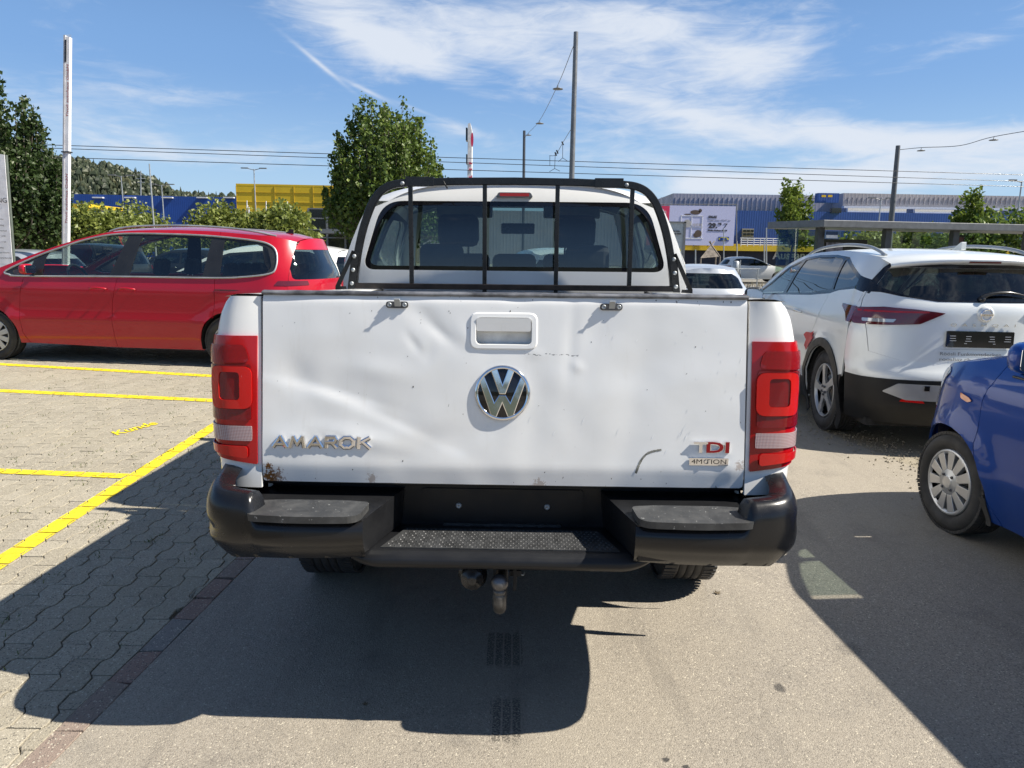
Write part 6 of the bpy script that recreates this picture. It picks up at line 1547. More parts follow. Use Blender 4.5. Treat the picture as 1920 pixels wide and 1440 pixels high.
# ---------------------------------------------------------------- wooded hill
hill_f = crv([(-1400, 80), (-900, 96), (-640, 96), (-545, 102), (-500, 96), (-440, 84), (-400, 66), (-360, 58), (-300, 56), (-200, 54), (100, 40), (400, 36), (1500, 36)])
def hz_(x, y):
    k = max(0, min(1, (y-560)/340)); b_ = max(0, min(1, (1500-y)/500))
    return hill_f(x*900/max(y, 880) if y > 900 else x)*(k*k*(3-2*k))*b_+4*noise.noise(Vector((x*.01, y*.01, 0)))*k
HILLM = simple('forest_floor', (.035, .045, .022), .95, var=.4, nscale=.02)
mb = MB(); mb.grid(lambda u, v: Vector((-1700+3400*u, 560+940*v, hz_(-1700+3400*u, 560+940*v)-1.0)), 90, 36); tag(mb.build('hill', HILLM, recalc=False), kind='structure')
FOR_M = leaf_mat('forest_foliage', (.040, .055, .036), (.065, .082, .045), (.12, .12, .06))  # distance haze put into the leaf colours, paler and bluer
mb = MB(); rnd = random.Random(21)
def far_tree(mb, x, y, z, h, conif):
    k = 5; rings = []
    prof = [(.30, .0), (.26, .3), (.16, .62), (.02, 1.0)] if conif else [(.16, .05), (.36, .30), (.40, .55), (.28, .82), (.05, 1.0)]
    a0 = rnd.random()*6
    for r, t in prof:
        rings.append([(x+math.cos(a0+6.283*i/k)*r*h*rnd.uniform(.65, 1.15)*(.62 if conif else 1), y+math.sin(a0+6.283*i/k)*r*h*rnd.uniform(.7, 1.1)*(.62 if conif else 1), z+h*(t+rnd.uniform(-.04, .04))) for i in range(k)])
    n = len(rings); mb.add([p for r in rings for p in r], [(j*k+i, j*k+(i+1) % k, (j+1)*k+(i+1) % k, (j+1)*k+i) for j in range(n-1) for i in range(k)])
for i in range(15000):
    y = rnd.uniform(640, 1010); x = rnd.uniform(-.72, -.14)*y if rnd.random() < .93 else rnd.uniform(-.14, .75)*y
    far_tree(mb, x, y, hz_(x, y)-2, rnd.uniform(4, 8)*(1.6 if rnd.random() < .10 else 1), rnd.random() < .5)
tag(mb.build('forest', FOR_M, recalc=False), 'mixed forest covering the hill at the upper left', 'forest', kind='stuff')
# low ridge with woods and a block of flats on the side behind the camera (it shows in the glass and chrome)
mb = MB(); mb.grid(lambda u, v: Vector((-500+1000*u, -160-260*v, (1-(1-v)**2)*46*(.75+.35*noise.noise(Vector((u*5, 0, 2))))-.2+2.5*noise.noise(Vector((u*70, v*30, 5)))*v)), 160, 24); tag(mb.build('ridge', HILLM, recalc=False), kind='structure')

# ---------------------------------------------------------------- furniture store
def cladding(name, base, rib=.33, depth=.5, rough=.55, vertical=True):
    m_, nt, b, o = nmat(name)
    g = N(nt, 'ShaderNodeTexCoord').outputs['Object']; sp_ = N(nt, 'ShaderNodeSeparateXYZ'); nt.links.new(g, sp_.inputs[0])
    v = mth(nt, 'FRACT', mth(nt, 'MULTIPLY', sp_.outputs[0 if vertical else 2], 1/rib))
    w = mth(nt, 'ABSOLUTE', mth(nt, 'SUBTRACT', v, .5))
    nf = noi(nt, .22, 4, .6)
    setin(b, {'Base Color': mixc(nt, mrange(nt, nf, .3, .7), base, tuple(c*.82 for c in base)), 'Roughness': rough})
    bump(nt, b, mrange(nt, w, .30, .42), depth, .03); return m_
C_BLUE = cladding('blue_cladding', (.008, .06, .30)); C_YEL = cladding('yellow_cladding', (.66, .45, .012), 1.1, .6, vertical=False); C_GREY = cladding('grey_cladding', (.38, .37, .40), .5, .3)
C_DARK = simple('dark_blue_base', (.012, .016, .04), .5); WHITEM = simple('white_metal', (.70, .70, .71), .4); GREYM = simple('grey_metal', (.19, .195, .20), .45, .4); DGLASS = simple('dark_window_glass', (.02, .025, .03), .06, spec=.8)
YELP = simple('yellow_band_paint', (.62, .43, .02), .5)
def wbox(mb, px0, px1, pyt, pyb, Y, d=1.0, base=None):
    a = at(px0, pyt, Y); b_ = at(px1, pyt, Y); c = at((px0+px1)/2, pyb, Y)
    z1 = (a.z+b_.z)/2; mb.box(a.x, Y, base if base is not None else c.z, b_.x, Y+d, z1)
    return a.x, b_.x, z1, c.z
store = thing('furniture_store', 'long blue and yellow furniture store with grey upper storey across the background', 'building', (0, 100, 0))
store_inv = Matrix.Translation((0, -100, 0))
def sb(name, mat, boxes, bevel=0):
    mb = MB()
    for bx_ in boxes: wbox(mb, *bx_)
    return mb.build(name, mat, store, M=store_inv, bevel=bevel)
mb = MB(); a = at(60, 362, 132); b_ = at(470, 371, 132); mb.prism([(a.x, 0), (b_.x, 0), (b_.x, b_.z), (a.x, a.z)], WALLM(0, 162, 0), 30); hall = mb.build('blue_hall', C_BLUE, store, M=store_inv)
mb = MB()
for px in (125, 185, 245, 315, 380, 430): p = at(px, 369, 131.9); mb.box(p.x-.9, 131.4, p.z-.25, p.x+.9, 132, p.z-.05)
mb.build('wall_lamps', WHITEM, hall, M=store_inv)
yb = MB(); a = at(442, 344, 100); b_ = at(690, 349, 100); mat_y = C_YEL
yb.prism([(a.x, 0), (b_.x, 0), (b_.x, b_.z), (a.x, a.z)], WALLM(0, 128, 0), 28); yel = yb.build('yellow_front', C_YEL, store, M=store_inv)
mb = MB()
for px in range(442, 690, 36):      # panel joints stand proud as cover strips
    p = at(px, 346, 99.9); mb.box(p.x-.04, 99.93, .5, p.x+.04, 100.0, p.z-.2)
for py in (362, 380, 398): p = at(442, py, 99.9); q = at(690, py, 99.9); mb.box(p.x, 99.94, (p.z+q.z)/2-.03, q.x, 100, (p.z+q.z)/2+.03)
mb.build('cover_strips', simple('yellow_edge', (.40, .27, .01), .6), yel, M=store_inv)
mb = MB(); wbox(mb, 52, 100, 380, 400, 90, 8, 6.0); wbox(mb, 130, 166, 382, 402, 90, 8, 6.2); mb.build('yellow_sign_block', YELP, store, M=store_inv)
# glazed entrance
ent = MB(); wbox(ent, 577, 700, 391, 470, 99.2, .8, 0); ent = ent.build('entrance_glazing', DGLASS, store, M=store_inv)
mb = MB()
for px in (578, 612, 646, 680): p = at(px, 391, 99); mb.box(p.x-.12, 98.95, 0, p.x+.12, 99.2, p.z)
for py in (391, 409, 430, 445): p = at(577, py, 99); q = at(700, py, 99); mb.box(p.x, 98.96, p.z-.08, q.x, 99.19, p.z+.08)
mb.build('window_frame', GREYM, ent, M=store_inv)
mb = MB(); wbox(mb, 600, 700, 432, 438, 93, 6.0); mb.build('canopy', GREYM, store, M=store_inv)
# right wing
sb('grey_storey', C_GREY, [(1262, 1600, 365, 402, 112, 30), (1508, 1586, 373, 403, 109.5, 20)])
mb = MB(); a = at(1582, 362, 106); b_ = at(2150, 372, 106); mb.prism([(a.x, a.z-2.9), (b_.x, a.z-3.4), (b_.x, b_.z), (a.x, a.z)], WALLM(0, 130, 0), 24)
a2 = at(1520, 372, 108); mb.prism([(a2.x, a.z-3.3), (a.x, a.z-2.9), (a.x, a.z), (a2.x, a2.z)], WALLM(0, 132, 0), 20); mb.build('grey_storey', C_GREY, store, M=store_inv)
mb = MB(); mb.box(at(1582, 387, 105.6).x, 105.5, at(1582, 388, 105.5).z-.15, at(2150, 400, 105.5).x, 106.3, at(1582, 388, 105.5).z+.15); mb.build('ledge', WHITEM, store, M=store_inv)
mb = MB()
for px in range(1240, 2000, 9):
    Yb = 111.9 if px < 1515 else 105.9
    if 1515 < px < 1585: continue
    p = at(px, 368, Yb); q = at(px, 384 if px > 1580 else 400, Yb); mb.box(p.x-.05, Yb-.03, q.z, p.x+.05, Yb+.1, p.z-.15)
tag(mb.build('cladding_rib', C_GREY, store, M=store_inv), kind='stuff')
sb('blue_wall', C_BLUE, [(1225, 2150, 399, 462, 104, 6, 0)])
sb('pale_wall', C_GREY, [(692, 1222, 395, 462, 112, 10, 0)])
sb('yellow_band', YELP, [(1240, 2100, 461.5, 474.5, 96, 6)])
sb('base_wall', C_DARK, [(1200, 2100, 474, 500, 98, 4, 0)])
sb('roof_sign', C_BLUE, [(1534, 1574, 362, 380, 101.5, 1.0)])
mb = MB(); wbox(mb, 1541, 1549, 365.5, 369.5, 101.3, .1); wbox(mb, 1553, 1561, 365.5, 369.5, 101.3, .1); mb.build('roof_sign_letter', YELP, store, M=store_inv)
mb = MB(); wbox(mb, 1392, 1414, 428.5, 450, 103.8, .3); dr = mb.build('door', simple('grey_door', (.25, .26, .25), .5), store, M=store_inv)
mb = MB()
for i in range(3):
    for j in range(3): wbox(mb, 1394+i*7, 1399.5+i*7, 431+j*6.5, 435+j*6.5, 103.72, .08)
mb.build('door_pane', DGLASS, dr, M=store_inv)
rl = MB()
for py in (446.5, 450.5, 454.5, 458.5): a = at(1388, py, 95.6); b_ = at(1530, py, 95.6); rl.tube([a, Vector((b_.x, b_.y, a.z))], .05, 6)
for px in range(1390, 1531, 12): a = at(px, 446.5, 95.6); rl.tube([a, Vector((a.x, a.y, a.z-1.0))], .05, 6)
tag(rl.build('railing', WHITEM), 'light metal railing on the raised walkway beside the exit sign', 'railing')
# Ausgang lettering
p = at(1448, 485.5, 97.9); o = text_obj('Ausgang', WALLM(p.x, 97.9, p.z), 1.5, WHITEM, store, 'lettering', fit=4.7*1.05, extrude=.05, bold=.03)
o.data.transform(store_inv)
# dark bay windows under grey storey
sb('strip_window', DGLASS, [(1560, 1578, 390, 399, 103.5, .6), ])
sb('light_strip', WHITEM, [(1590, 1700, 391, 400, 104.2, .5), (1716, 1790, 393, 402, 104.2, .5)])

# ---------------------------------------------------------------- billboard
bb_ = thing('billboard', 'wide lilac billboard with shelf picture and price on the store wall', 'billboard', (0, 95, 0)); bi = Matrix.Translation((0, -95, 0))
LILAC = simple('billboard_lilac', (.54, .55, .76), .6, var=.05); PINK = simple('billboard_red', (.62, .03, .10), .6, var=.05); INK = simple('print_ink', (.04, .04, .05), .6); PWHITE = simple('print_white', (.78, .78, .80), .6); PBLUE = simple('print_blue', (.01, .06, .30), .6); PYEL = simple('print_yellow', (.68, .58, .03), .6)
WOODP = simple('print_pale_disc', (.42, .40, .38), .7)
BROWN = simple('print_brown', (.10, .07, .055), .7)
def bq(mb, px0, px1, y0, y1, Y, d=.05): wbox(mb, px0, px1, y0, y1, Y, d)
mb = MB(); bq(mb, 1256, 1380, 386, 460, 95, .15); mb.build('poster', LILAC, bb_, M=bi)
mb = MB(); bq(mb, 1215, 1256, 386, 460, 95, .15); rp_ = mb.build('red_poster', PINK, bb_, M=bi)
def btxt(s, px, py, hpx, mat, wpx, name='lettering', Y=94.98, par=None, inv=None, **k):
    a = at(px, py, Y); b_ = at(px+wpx, py, Y); s_ = hpx*Y/1385*1.38
    o = text_obj(s, WALLM(a.x, Y, a.z), s_, mat, par or bb_, name, fit=b_.x-a.x, extrude=.01, **k); o.data.transform(inv or bi); return o
btxt('KALLAX', 1328.5, 408.5, 4, INK, 16, bold=.03); btxt('Regal, weiss, 77x77 cm', 1329, 413.5, 2.6, simple('print_grey', (.30, .30, .36), .6), 41)
btxt('29.', 1328, 427, 8.5, INK, 17, bold=.05); btxt('95', 1346, 422, 4, INK, 7, bold=.03); btxt('7', 1357, 427, 8, INK, 7); btxt('Preis vorher: 39.95', 1327.5, 433, 2.4, INK, 36, bold=.02)
btxt('uns', 1230, 401, 4, PWHITE, 9, bold=.03); btxt('kommen', 1226, 406, 4, PWHITE, 20, bold=.03); btxt('dich', 1232, 412, 4, PWHITE, 13, bold=.03)
mb = MB()
for (a0, a1, b0, b1) in [(1222, 1249, 395.4, 396), (1248.4, 1249, 395.4, 415), (1222, 1249, 402.6, 403.1), (1222, 1249, 409, 409.5), (1222, 1249, 414.6, 415.2)]: bq(mb, a0, a1, b0, b1, 94.96, .03)
mb.build('poster_frame_line', PWHITE, rp_, M=bi)
mb = MB()   # printed shelf
for (a0, a1, b0, b1) in [(1277, 1318, 404, 405.2), (1277, 1318, 446, 447.5), (1277, 1278.2, 404, 447), (1316.8, 1318, 404, 447), (1297, 1298, 405, 447), (1277, 1318, 425, 426)]: bq(mb, a0, a1, b0, b1, 94.96, .03)
mb.build('printed_shelf', PWHITE, bb_, M=bi)
mb = MB()
for (px, py, rx_, ry_) in [(1304, 398, 9.5, 4), (1313, 395, 3.2, 3.2), (1289, 402, 6.5, 1.2), (1305, 441, 5, 4.5)]:
    c = at(px, py, 94.95); mb.add([(c.x+math.cos(t)*rx_*.0686, 94.95, c.z+math.sin(t)*ry_*.0686) for t in [6.283*i/20 for i in range(20)]], [tuple(range(20))])
mb.build('printed_cat', BROWN, bb_, M=bi)
mb = MB()
for (px, py, r_) in [(1289, 419, 7), (1309, 438, 6.5)]:
    mb = MB(); c = at(px, py, 94.94); mb.add([(c.x+math.cos(t)*r_*.0686, 94.945, c.z+math.sin(t)*r_*.0686) for t in [6.283*i/20 for i in range(20)]], [tuple(range(20))]); mb.build('printed_disc', BROWN if px > 1300 else WOODP, bb_, M=bi)
mb = MB()
for px in range(1299, 1315, 3): bq(mb, px, px+1.6, 419, 424, 94.93, .02)
mb.build('printed_ornament', simple('print_pale_grey', (.42, .40, .40), .7), bb_, M=bi)
mb = MB(); bq(mb, 1347, 1367, 444, 452.5, 94.96, .03); lg = mb.build('logo_field', PBLUE, bb_, M=bi)
mb = MB(); c = at(1357, 448.2, 94.93); mb.add([(c.x+math.cos(t)*9.4*.0686, 94.93, c.z+math.sin(t)*3.7*.0686) for t in [6.283*i/28 for i in range(28)]], [tuple(range(28))]); mb.build('logo_oval', PYEL, lg, M=bi)
btxt('IKEA', 1350, 450.2, 3.6, PBLUE, 14.5, 'logo_lettering', 94.91, lg, bold=.06)
mb = MB()
for px in (1245, 1272, 1300, 1327, 1381): a = at(px, 382, 95.3); b_ = at(px, 462, 95.3); mb.tube([a, b_], .07, 6)
a = at(1212, 383, 95.3); b_ = at(1381, 383, 95.3); mb.tube([a, b_], .05, 6); mb.build('frame', GREYM, bb_, M=bi)

# white welcome board
wb = thing('notice_board', 'white welcome board on grey posts left of the lilac billboard', 'sign', (0, 58, 0)); wi = Matrix.Translation((0, -58, 0))
mb = MB(); wbox(mb, 1225, 1285, 417, 475, 58, .12); mb.build('board', simple('board_grey', (.52, .55, .55), .5), wb, M=wi)
mb = MB(); wbox(mb, 1225, 1281, 476, 486, 57.95, .12); mb.build('blue_board', PBLUE, wb, M=wi)
mb = MB(); wbox(mb, 1283, 1287, 416, 500, 57.9, .2, 0); wbox(mb, 1225, 1287, 415, 417.5, 57.9, .2); mb.build('post', GREYM, wb, M=wi)
for s, px, py, h, w in [('Hej!', 1245, 428.5, 3, 7), ('Wir freuen uns,', 1245, 434, 2.6, 30), ('dass du hier bist', 1245, 439, 2.6, 32), ('8-21.00', 1248, 452.5, 2.2, 16)]:
    btxt(s, px, py, h, INK, w, 'lettering', 57.85, wb, wi, bold=.01)
btxt('IKEA', 1266, 470, 3.2, PYEL, 11, 'lettering', 57.85, wb, wi, bold=.04); btxt('gang', 1258, 484, 3.2, PWHITE, 11, 'lettering', 57.85, wb, wi, bold=.02)

# ---------------------------------------------------------------- tram shelter
sh = thing('tram_shelter', 'long flat roofed grey tram shelter with glass walls behind the white crossover', 'shelter', (0, 28, 0)); si = Matrix.Translation((0, -28, 0))
A0 = at(1545, 412, 28.2); A1 = at(1545, 426, 28.2); B0 = at(2050, 424, 29.9)
zt, zb2 = A0.z, A1.z; ddir = Vector((B0.x-A0.x, B0.y-A0.y, 0)).normalized(); nd = Vector((-ddir.y, ddir.x, 0)); Lr = (Vector((B0.x, B0.y, 0))-Vector((A0.x, A0.y, 0))).length
Msh = Matrix((ddir, nd, Vector((0, 0, 1)))).transposed().to_4x4(); Msh.translation = Vector((A0.x, A0.y, 0)); Msh = si @ Msh
RG = simple('shelter_roof_grey', (.155, .16, .165), .4, .3)
mb = MB(); mb.add([Msh @ Vector(p) for p in [(0, 0, zb2), (Lr, 0, zb2), (Lr, 2.6, zb2), (-.9, 2.6, zb2), (0, 0, zt), (Lr, 0, zt), (Lr, 2.6, zt), (-.9, 2.6, zt)]], [(0, 3, 2, 1), (4, 5, 6, 7), (0, 1, 5, 4), (1, 2, 6, 5), (2, 3, 7, 6), (3, 0, 4, 7)]); mb.build('roof', RG, sh, bevel=.02)
POSTM = simple('shelter_post_grey', (.075, .08, .085), .45, .3)
for x in (.25, 3.05, 5.95, 9.2): mb = MB(); mb.box(x-.13, .5, 0, x+.13, .75, zb2, Msh); mb.build('post', POSTM, sh, bevel=.01)
PANEG = glass('shelter_glass', (.78, .86, .80))
for x0, x1 in ((-.7, .9), (.95, 2.5), (2.55, 4.1), (4.15, 5.7), (5.75, 6.75)): mb = MB(); mb.box(x0, 2.0, .15, x1, 2.012, zb2-.05, Msh); mb.build('glass_pane', PANEG, sh)
mb = MB(); mb.box(-.75, .4, .15, -.74, 2.0, zb2-.05, Msh); mb.build('glass_pane', PANEG, sh); mb = MB(); mb.box(6.8, .3, .15, 6.812, 2.0, zb2-.05, Msh); mb.build('glass_pane', PANEG, sh)
mb = MB(); mb.box(.42, .9, .9, 2.45, 1.0, 2.26, Msh); scr = mb.build('info_case', GLOSSBLK, sh, bevel=.01); mb = MB(); mb.box(.70, .87, 1.3, 1.40, .895, 2.13, Msh); mb.build('poster', simple('faded_poster', (.16, .14, .15), .5, var=.7, nscale=4), scr)
mb = MB(); mb.box(.35, .3, 2.40, .80, .36, 2.52, Msh); mb.build('stop_sign', simple('stop_sign_blue', (.02, .05, .12), .5), sh); mb = MB(); mb.box(.35, .3, 2.28, .80, .36, 2.395, Msh); mb.build('stop_sign', PWHITE, sh)
mb = MB(); mb.box(6.30, 1.0, 2.16, 6.74, 1.15, 2.52, Msh); dp = mb.build('departure_display', GLOSSBLK, sh, bevel=.01); mb = MB(); mb.box(6.35, .985, 2.22, 6.66, .998, 2.44, Msh); mb.build('screen', simple('display_red', (.10, .015, .015), .4), dp)
mb = MB(); mb.box(3.2, 1.4, .45, 5.6, 1.75, .5, Msh); mb.build('bench', GREYM, sh)
mb = MB(); mb.box(3.2, 3.0, 1.55, 4.9, 3.4, 1.62, Msh); mb.box(3.3, 3.1, 0, 3.4, 3.2, 1.55, Msh); mb.build('machine_roof', WHITEM, sh)

# ---------------------------------------------------------------- masts, lamps, wires
def mast(name, label, pts, r0, r1, Y, mat=GREYM, cat='mast', group=None, n=10, sq=False):
    a = at(*pts[0], Y); b_ = at(*pts[1], Y); root = thing(name, label, cat, (b_.x, Y, 0), 0, group); inv = Matrix.Translation((-b_.x, -Y, 0))
    d = a-b_; foot = b_-d*(b_.z/d.z) if b_.z > .05 else b_
    mb = MB(); mb.tube([foot, a], [r0, r1], n); mb.build('shaft', mat, root, M=inv); return root, inv, a
t1, i1, top1 = mast('tram_mast', 'tall grey overhead wire mast above the right half of the pickup roof', [(1080, 60), (1072, 333)], .105, .075, 25)
mb = MB(); mb.tube([top1+Vector((-.02, 0, -4.80)), top1+Vector((.05, -.1, -4.78))], .06, 10); mb.sphere(top1+Vector((.05, -.15, -4.78)), .10, 8, (1.2, 1, .45)); mb.build('camera_dome', GREYM, t1, M=i1)
t2, i2, top2 = mast('tram_mast', 'shorter dark mast left of the tall grey one above the pickup roof', [(983, 245), (982, 333)], .11, .09, 50, DSTEEL)
t3, i3, top3 = mast('tram_mast', 'grey mast standing behind the tram shelter at the right', [(1684, 273), (1666, 470)], .15, .10, 36, simple('mast_grey', (.12, .125, .13), .5, .3))
def disc_lamp(px, py, Y, r, label):
    c = at(px, py, Y); root = thing('hanging_lamp', label, 'lamp', c, 0, 'disc lamps hung on wires'); mb = MB()
    mb.lathe([(.001, .30*r), (.12*r, .30*r), (.14*r, .12*r), (.8*r, .02*r), (r, -.06*r), (r*.98, -.14*r), (.001, -.14*r)], Matrix.Identity(4), 24); mb.build('lamp_shade', GREYM, root)
    mb = MB(); mb.tube([(0, 0, .28*r), (0, 0, .75*r)], .06*r, 6); mb.build('hanger', DSTEEL, root); return c+Vector((0, 0, .7*r))
l1 = disc_lamp(1046, 166, 30, .20, 'disc lamp hung highest, left of the tall mast'); l2 = disc_lamp(1012, 231, 38, .20, 'disc lamp hung between the two masts, the lower one'); l2b = disc_lamp(991, 253, 47, .18, 'disc lamp hung right beside the top of the short dark mast')
l3 = disc_lamp(1727, 282, 36, .18, 'disc lamp hung just right of the mast behind the shelter'); l4 = disc_lamp(1863, 262, 33, .18, 'disc lamp hung on the wire near the right edge')
def wire(label, pts, r=.012, cat='cable', group='overhead cables'):
    mb = MB(); mb.tube(pts, r, 5); return tag(mb.build('cable', SATIN), label, cat, group)
wire('lamp wire from the tall mast down to the short dark mast', spl([at(1077, 82, 25), l1, l2, l2b, at(984, 258, 50)], 6), .012)
wire('lamp wire from the shelter mast up to the right edge', spl([at(1684, 281, 36), l3, at(1800, 273, 34.5), l4, at(1985, 236, 31)], 6), .014)
def sagl(px0, py0, Y0, px1, py1, Y1, sag, n=24):
    a = at(px0, py0, Y0); b_ = at(px1, py1, Y1); return [a+(b_-a)*(i/n)-Vector((0, 0, sag*4*(i/n)*(1-i/n))) for i in range(n+1)]
for lab, a in [('upper cable of the three crossing the whole sky', (-150, 264, 29, 2060, 332, 36, 0.02)), ('middle cable running close beneath the upper one', (-150, 269, 30, 2060, 345, 37, .02)), ('lowest cable crossing the whole sky', (-150, 287, 29, 2060, 354, 36, .02))]:
    wire(lab, sagl(*a), .014)
sw = MB()      # suspension of the contact wires
P_ = [at(1077, 232, 25.2), at(1055, 268, 28), at(1042, 290, 29.5), at(1030, 292, 30)]
sw.tube(spl(P_, 4), .010, 5)
for a_, b_ in (((1055, 268), (1055, 296)), ((1055, 296), (1047, 303)), ((1055, 296), (1064, 302)), ((1041, 290), (1040, 316)), ((1040, 316), (1030, 322)), ((1040, 316), (1050, 321)), ((1031, 292), (1031, 310))): sw.tube([at(*a_, 29), at(*b_, 29)], .010, 5)
for q in ((1055, 268), (1042, 288), (1045, 284)): c = at(*q, 28.9); sw.tube([c+Vector((-.03, 0, .05)), c+Vector((.03, 0, -.08))], .03, 6)
tag(sw.build('wire_suspension', SATIN), 'fittings holding the contact wires left of the tall mast', 'wire fitting')
def street_lamp(label, px, pyt, pyb, Y, double=True, tilt=0, group='street lamps before the store'):
    a = at(px, pyt, Y); root = thing('street_lamp', label, 'street lamp', (a.x, Y, 0), 0, group)
    mb = MB(); mb.tube([(tilt, 0, -.02), (0, 0, a.z)], [.09, .05], 8); mb.build('pole', STEEL, root)
    mb = MB()
    for s in ((-1, 1) if double else (-1,)): mb.tube([(0, 0, a.z-.1), (s*.5*Y/60, 0, a.z+.06)], .035, 6); mb.box(min(s*.45, s*1.0)*Y/60, -.12, a.z+.04, max(s*.45, s*1.0)*Y/60, .12, a.z+.13)
    mb.build('lamp_head', GREYM, root)
street_lamp('double headed street lamp in front of the yellow front', 476, 317, 395, 75); street_lamp('street lamp left of the tall thin flagpole at the upper left', 227, 330, 405, 80); street_lamp('street lamp right of the tall thin flagpole at the upper left', 303, 347, 418, 80)
street_lamp('double headed street lamp left of the shelter mast', 1652, 373, 415, 70); street_lamp('street lamp at the right edge above the shelter', 1916, 340, 405, 60, False)
mast('flagpole', 'tall thin bare flagpole between two street lamps at the left', [(280, 307), (288, 418)], .09, .05, 62, STEEL, 'flagpole', 'bare flagpoles')
for i, (px, py, lab) in enumerate([(463, 376, 'flagpole with a rolled flag before the yellow front'), (499, 377, 'bare flagpole in the middle before the yellow front'), (539, 378, 'bare flagpole before the glazed entrance')]):
    r_, iv, a_ = mast('flagpole', lab, [(px, py), (px, 405)], .07, .04, 70, WHITEM, 'flagpole', 'bare flagpoles')
    if i == 0: mb = MB(); mb.grid(lambda u, v: a_+Vector((.05+.28*u*(.6+.4*v), .08*math.sin(u*9+v*3), -.4-1.0*v-.3*u)), 6, 8); mb.build('flag', PWHITE, r_, M=iv)
pyr, ipy, ap = mast('pylon', 'lattice power pylon on the hill behind the blue hall', [(264, 320), (264, 365)], 1.1, .5, 700, STEEL, 'pylon', n=4)
mb = MB()
for py, w in ((328, 7), (335, 9), (342, 7)): mb.tube([at(264-w, py, 700), at(264+w, py, 700)], .35, 4)
mb.build('cross_arm', STEEL, pyr, M=ipy)
# small posts by the tracks
for i, (px, pt, Y, lab) in enumerate([(1357, 428, 70, 'lamp post standing before the price on the billboard'), (1437, 427, 60, 'slim sign post left of the young street tree'), (1433, 447, 58, 'shorter post beside the slim sign post'), (1304, 468, 55, 'short post left of the wooden hut'), (1382, 452, 62, 'small post right of the wooden hut')]):
    mast('post', lab, [(px, pt), (px, 500)], .055, .045, Y, STEEL, 'post', 'posts by the tracks', n=6)
# wooden play hut
hut = thing('wooden_hut', 'pointed wooden play hut with crossed poles before the yellow band', 'hut', (0, 60, 0)); hi = Matrix.Translation((0, -60, 0))
WOOD = simple('grey_wood', (.20, .17, .14), .85, var=.35, nscale=5)
a = at(1334, 459, 60); b0 = at(1314, 484, 59.2); b1 = at(1350, 481, 59.2); b2 = at(1342, 482, 61.5); b3 = at(1320, 482, 61.5)
for k_, (p, q) in enumerate(((b0, b1), (b1, b2), (b2, b3), (b3, b0))):
    for j in range(6):
        t0, t1_ = j/6, (j+.94)/6; mb = MB(); P4 = [p+(a-p)*t0, q+(a-q)*t0, q+(a-q)*t1_, p+(a-p)*t1_]; mb.add(P4, [(0, 1, 2, 3)]); mb.add([v+Vector((0, .03, .02)) for v in P4], [(0, 1, 2, 3)]); mb.build('board', WOOD, hut, M=hi)
mb = MB()
for p, q in ((b0, b1), (b1, b0), (b2, b3)): d = (a-p); mb.tube([Vector((p.x, p.y, 0)), p], .06, 6); mb.tube([p, a+d*.28], .045, 6)
mb.build('pole', WOOD, hut, M=hi)
# litter bin
c = at(1380, 497, 40); root = thing('litter_bin', 'round galvanised litter bin before the white coupe', 'bin', (c.x, 40, 0)); zz = at(1380, 489, 40).z
mb = MB(); mb.lathe([(.001, .35), (.16, .35), (.17, zz-.06), (.10, zz), (.001, zz)], Matrix.Identity(4), 20); mb.build('bin_body', STEEL, root); mb = MB(); mb.tube([(.22, 0, 0), (.22, 0, zz+.05)], .03, 8); mb.build('post', STEEL, root)
# track fence
tf_f = thing('railing', 'low metal railing along the tram tracks left of the white coupe', 'railing', (0, 34, 0)); fi_ = Matrix.Translation((0, -34, 0))
mb = MB()
for z in (.55, 1.0): mb.tube([(7, 34, z), (11.2, 34, z)], .022, 6)
mb.build('rail', STEEL, tf_f, M=fi_)
for i in range(4): mb = MB(); mb.tube([(7.2+i*1.3, 34, 0), (7.2+i*1.3, 34, 1.0)], .028, 6); mb.build('post', STEEL, tf_f, M=fi_)

# ---------------------------------------------------------------- white lettered mast and opening hours board
c = at(123, 440, 14); mm = thing('sign_mast', 'tall white mast with vertical red lettering behind the red people carrier', 'sign mast', (c.x, 14, 0)); tp = at(126, 72, 14)
MASTW = simple('mast_white', (.76, .76, .77), .4)
lean = (tp.x-c.x)/(tp.z-c.z); mm.location.x = c.x-lean*c.z
Mm = Matrix(((1, 0, lean, 0), (0, 1, 0, 0), (0, 0, 1, 0), (0, 0, 0, 1)))
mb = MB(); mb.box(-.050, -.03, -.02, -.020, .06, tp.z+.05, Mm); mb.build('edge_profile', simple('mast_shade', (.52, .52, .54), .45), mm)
mb = MB(); mb.box(-.018, -.02, -.02, .052, .06, tp.z+.02, Mm); mb.build('face', MASTW, mm)
mb = MB(); mb.box(-.026, -.034, tp.z-.40, -.0, -.012, tp.z-.03, Mm); mb.build('dark_plate', SATIN, mm); mb = MB(); mb.box(-.07, -.045, at(123, 284, 14).z-.02, .075, .07, at(123, 284, 14).z, Mm); mb.build('fitting', SATIN, mm)
for i in range(5): mb = MB(); mb.tube([Mm @ Vector((-.03+i*.02, .02, tp.z)), Mm @ Vector((-.035+i*.022, .02, tp.z+.07))], .004, 5); mb.build('spike', STEEL, mm)
MRED = simple('mast_red_print', (.42, .10, .08), .5)
for py in (219, 419):
    p = at(132, py, 14); z0 = p.z; o = text_obj('Tivoli autohaus GmbH', Mm @ frame_m((.045, -.0215, z0), (0, 0, 1), (-1, 0, 0)), .062, MRED, mm, 'lettering', fit=.90, shear=.3, bold=.0005)
bo = thing('opening_hours_board', 'white opening hours board cut off by the left edge', 'sign', (0, 12.6, 0)); b_i = Matrix.Translation((0, -12.6, 0))
q = [at(-120, 272, 12.6), at(8, 290, 12.6), at(23.5, 495, 12.6), at(-60, 500, 12.6)]
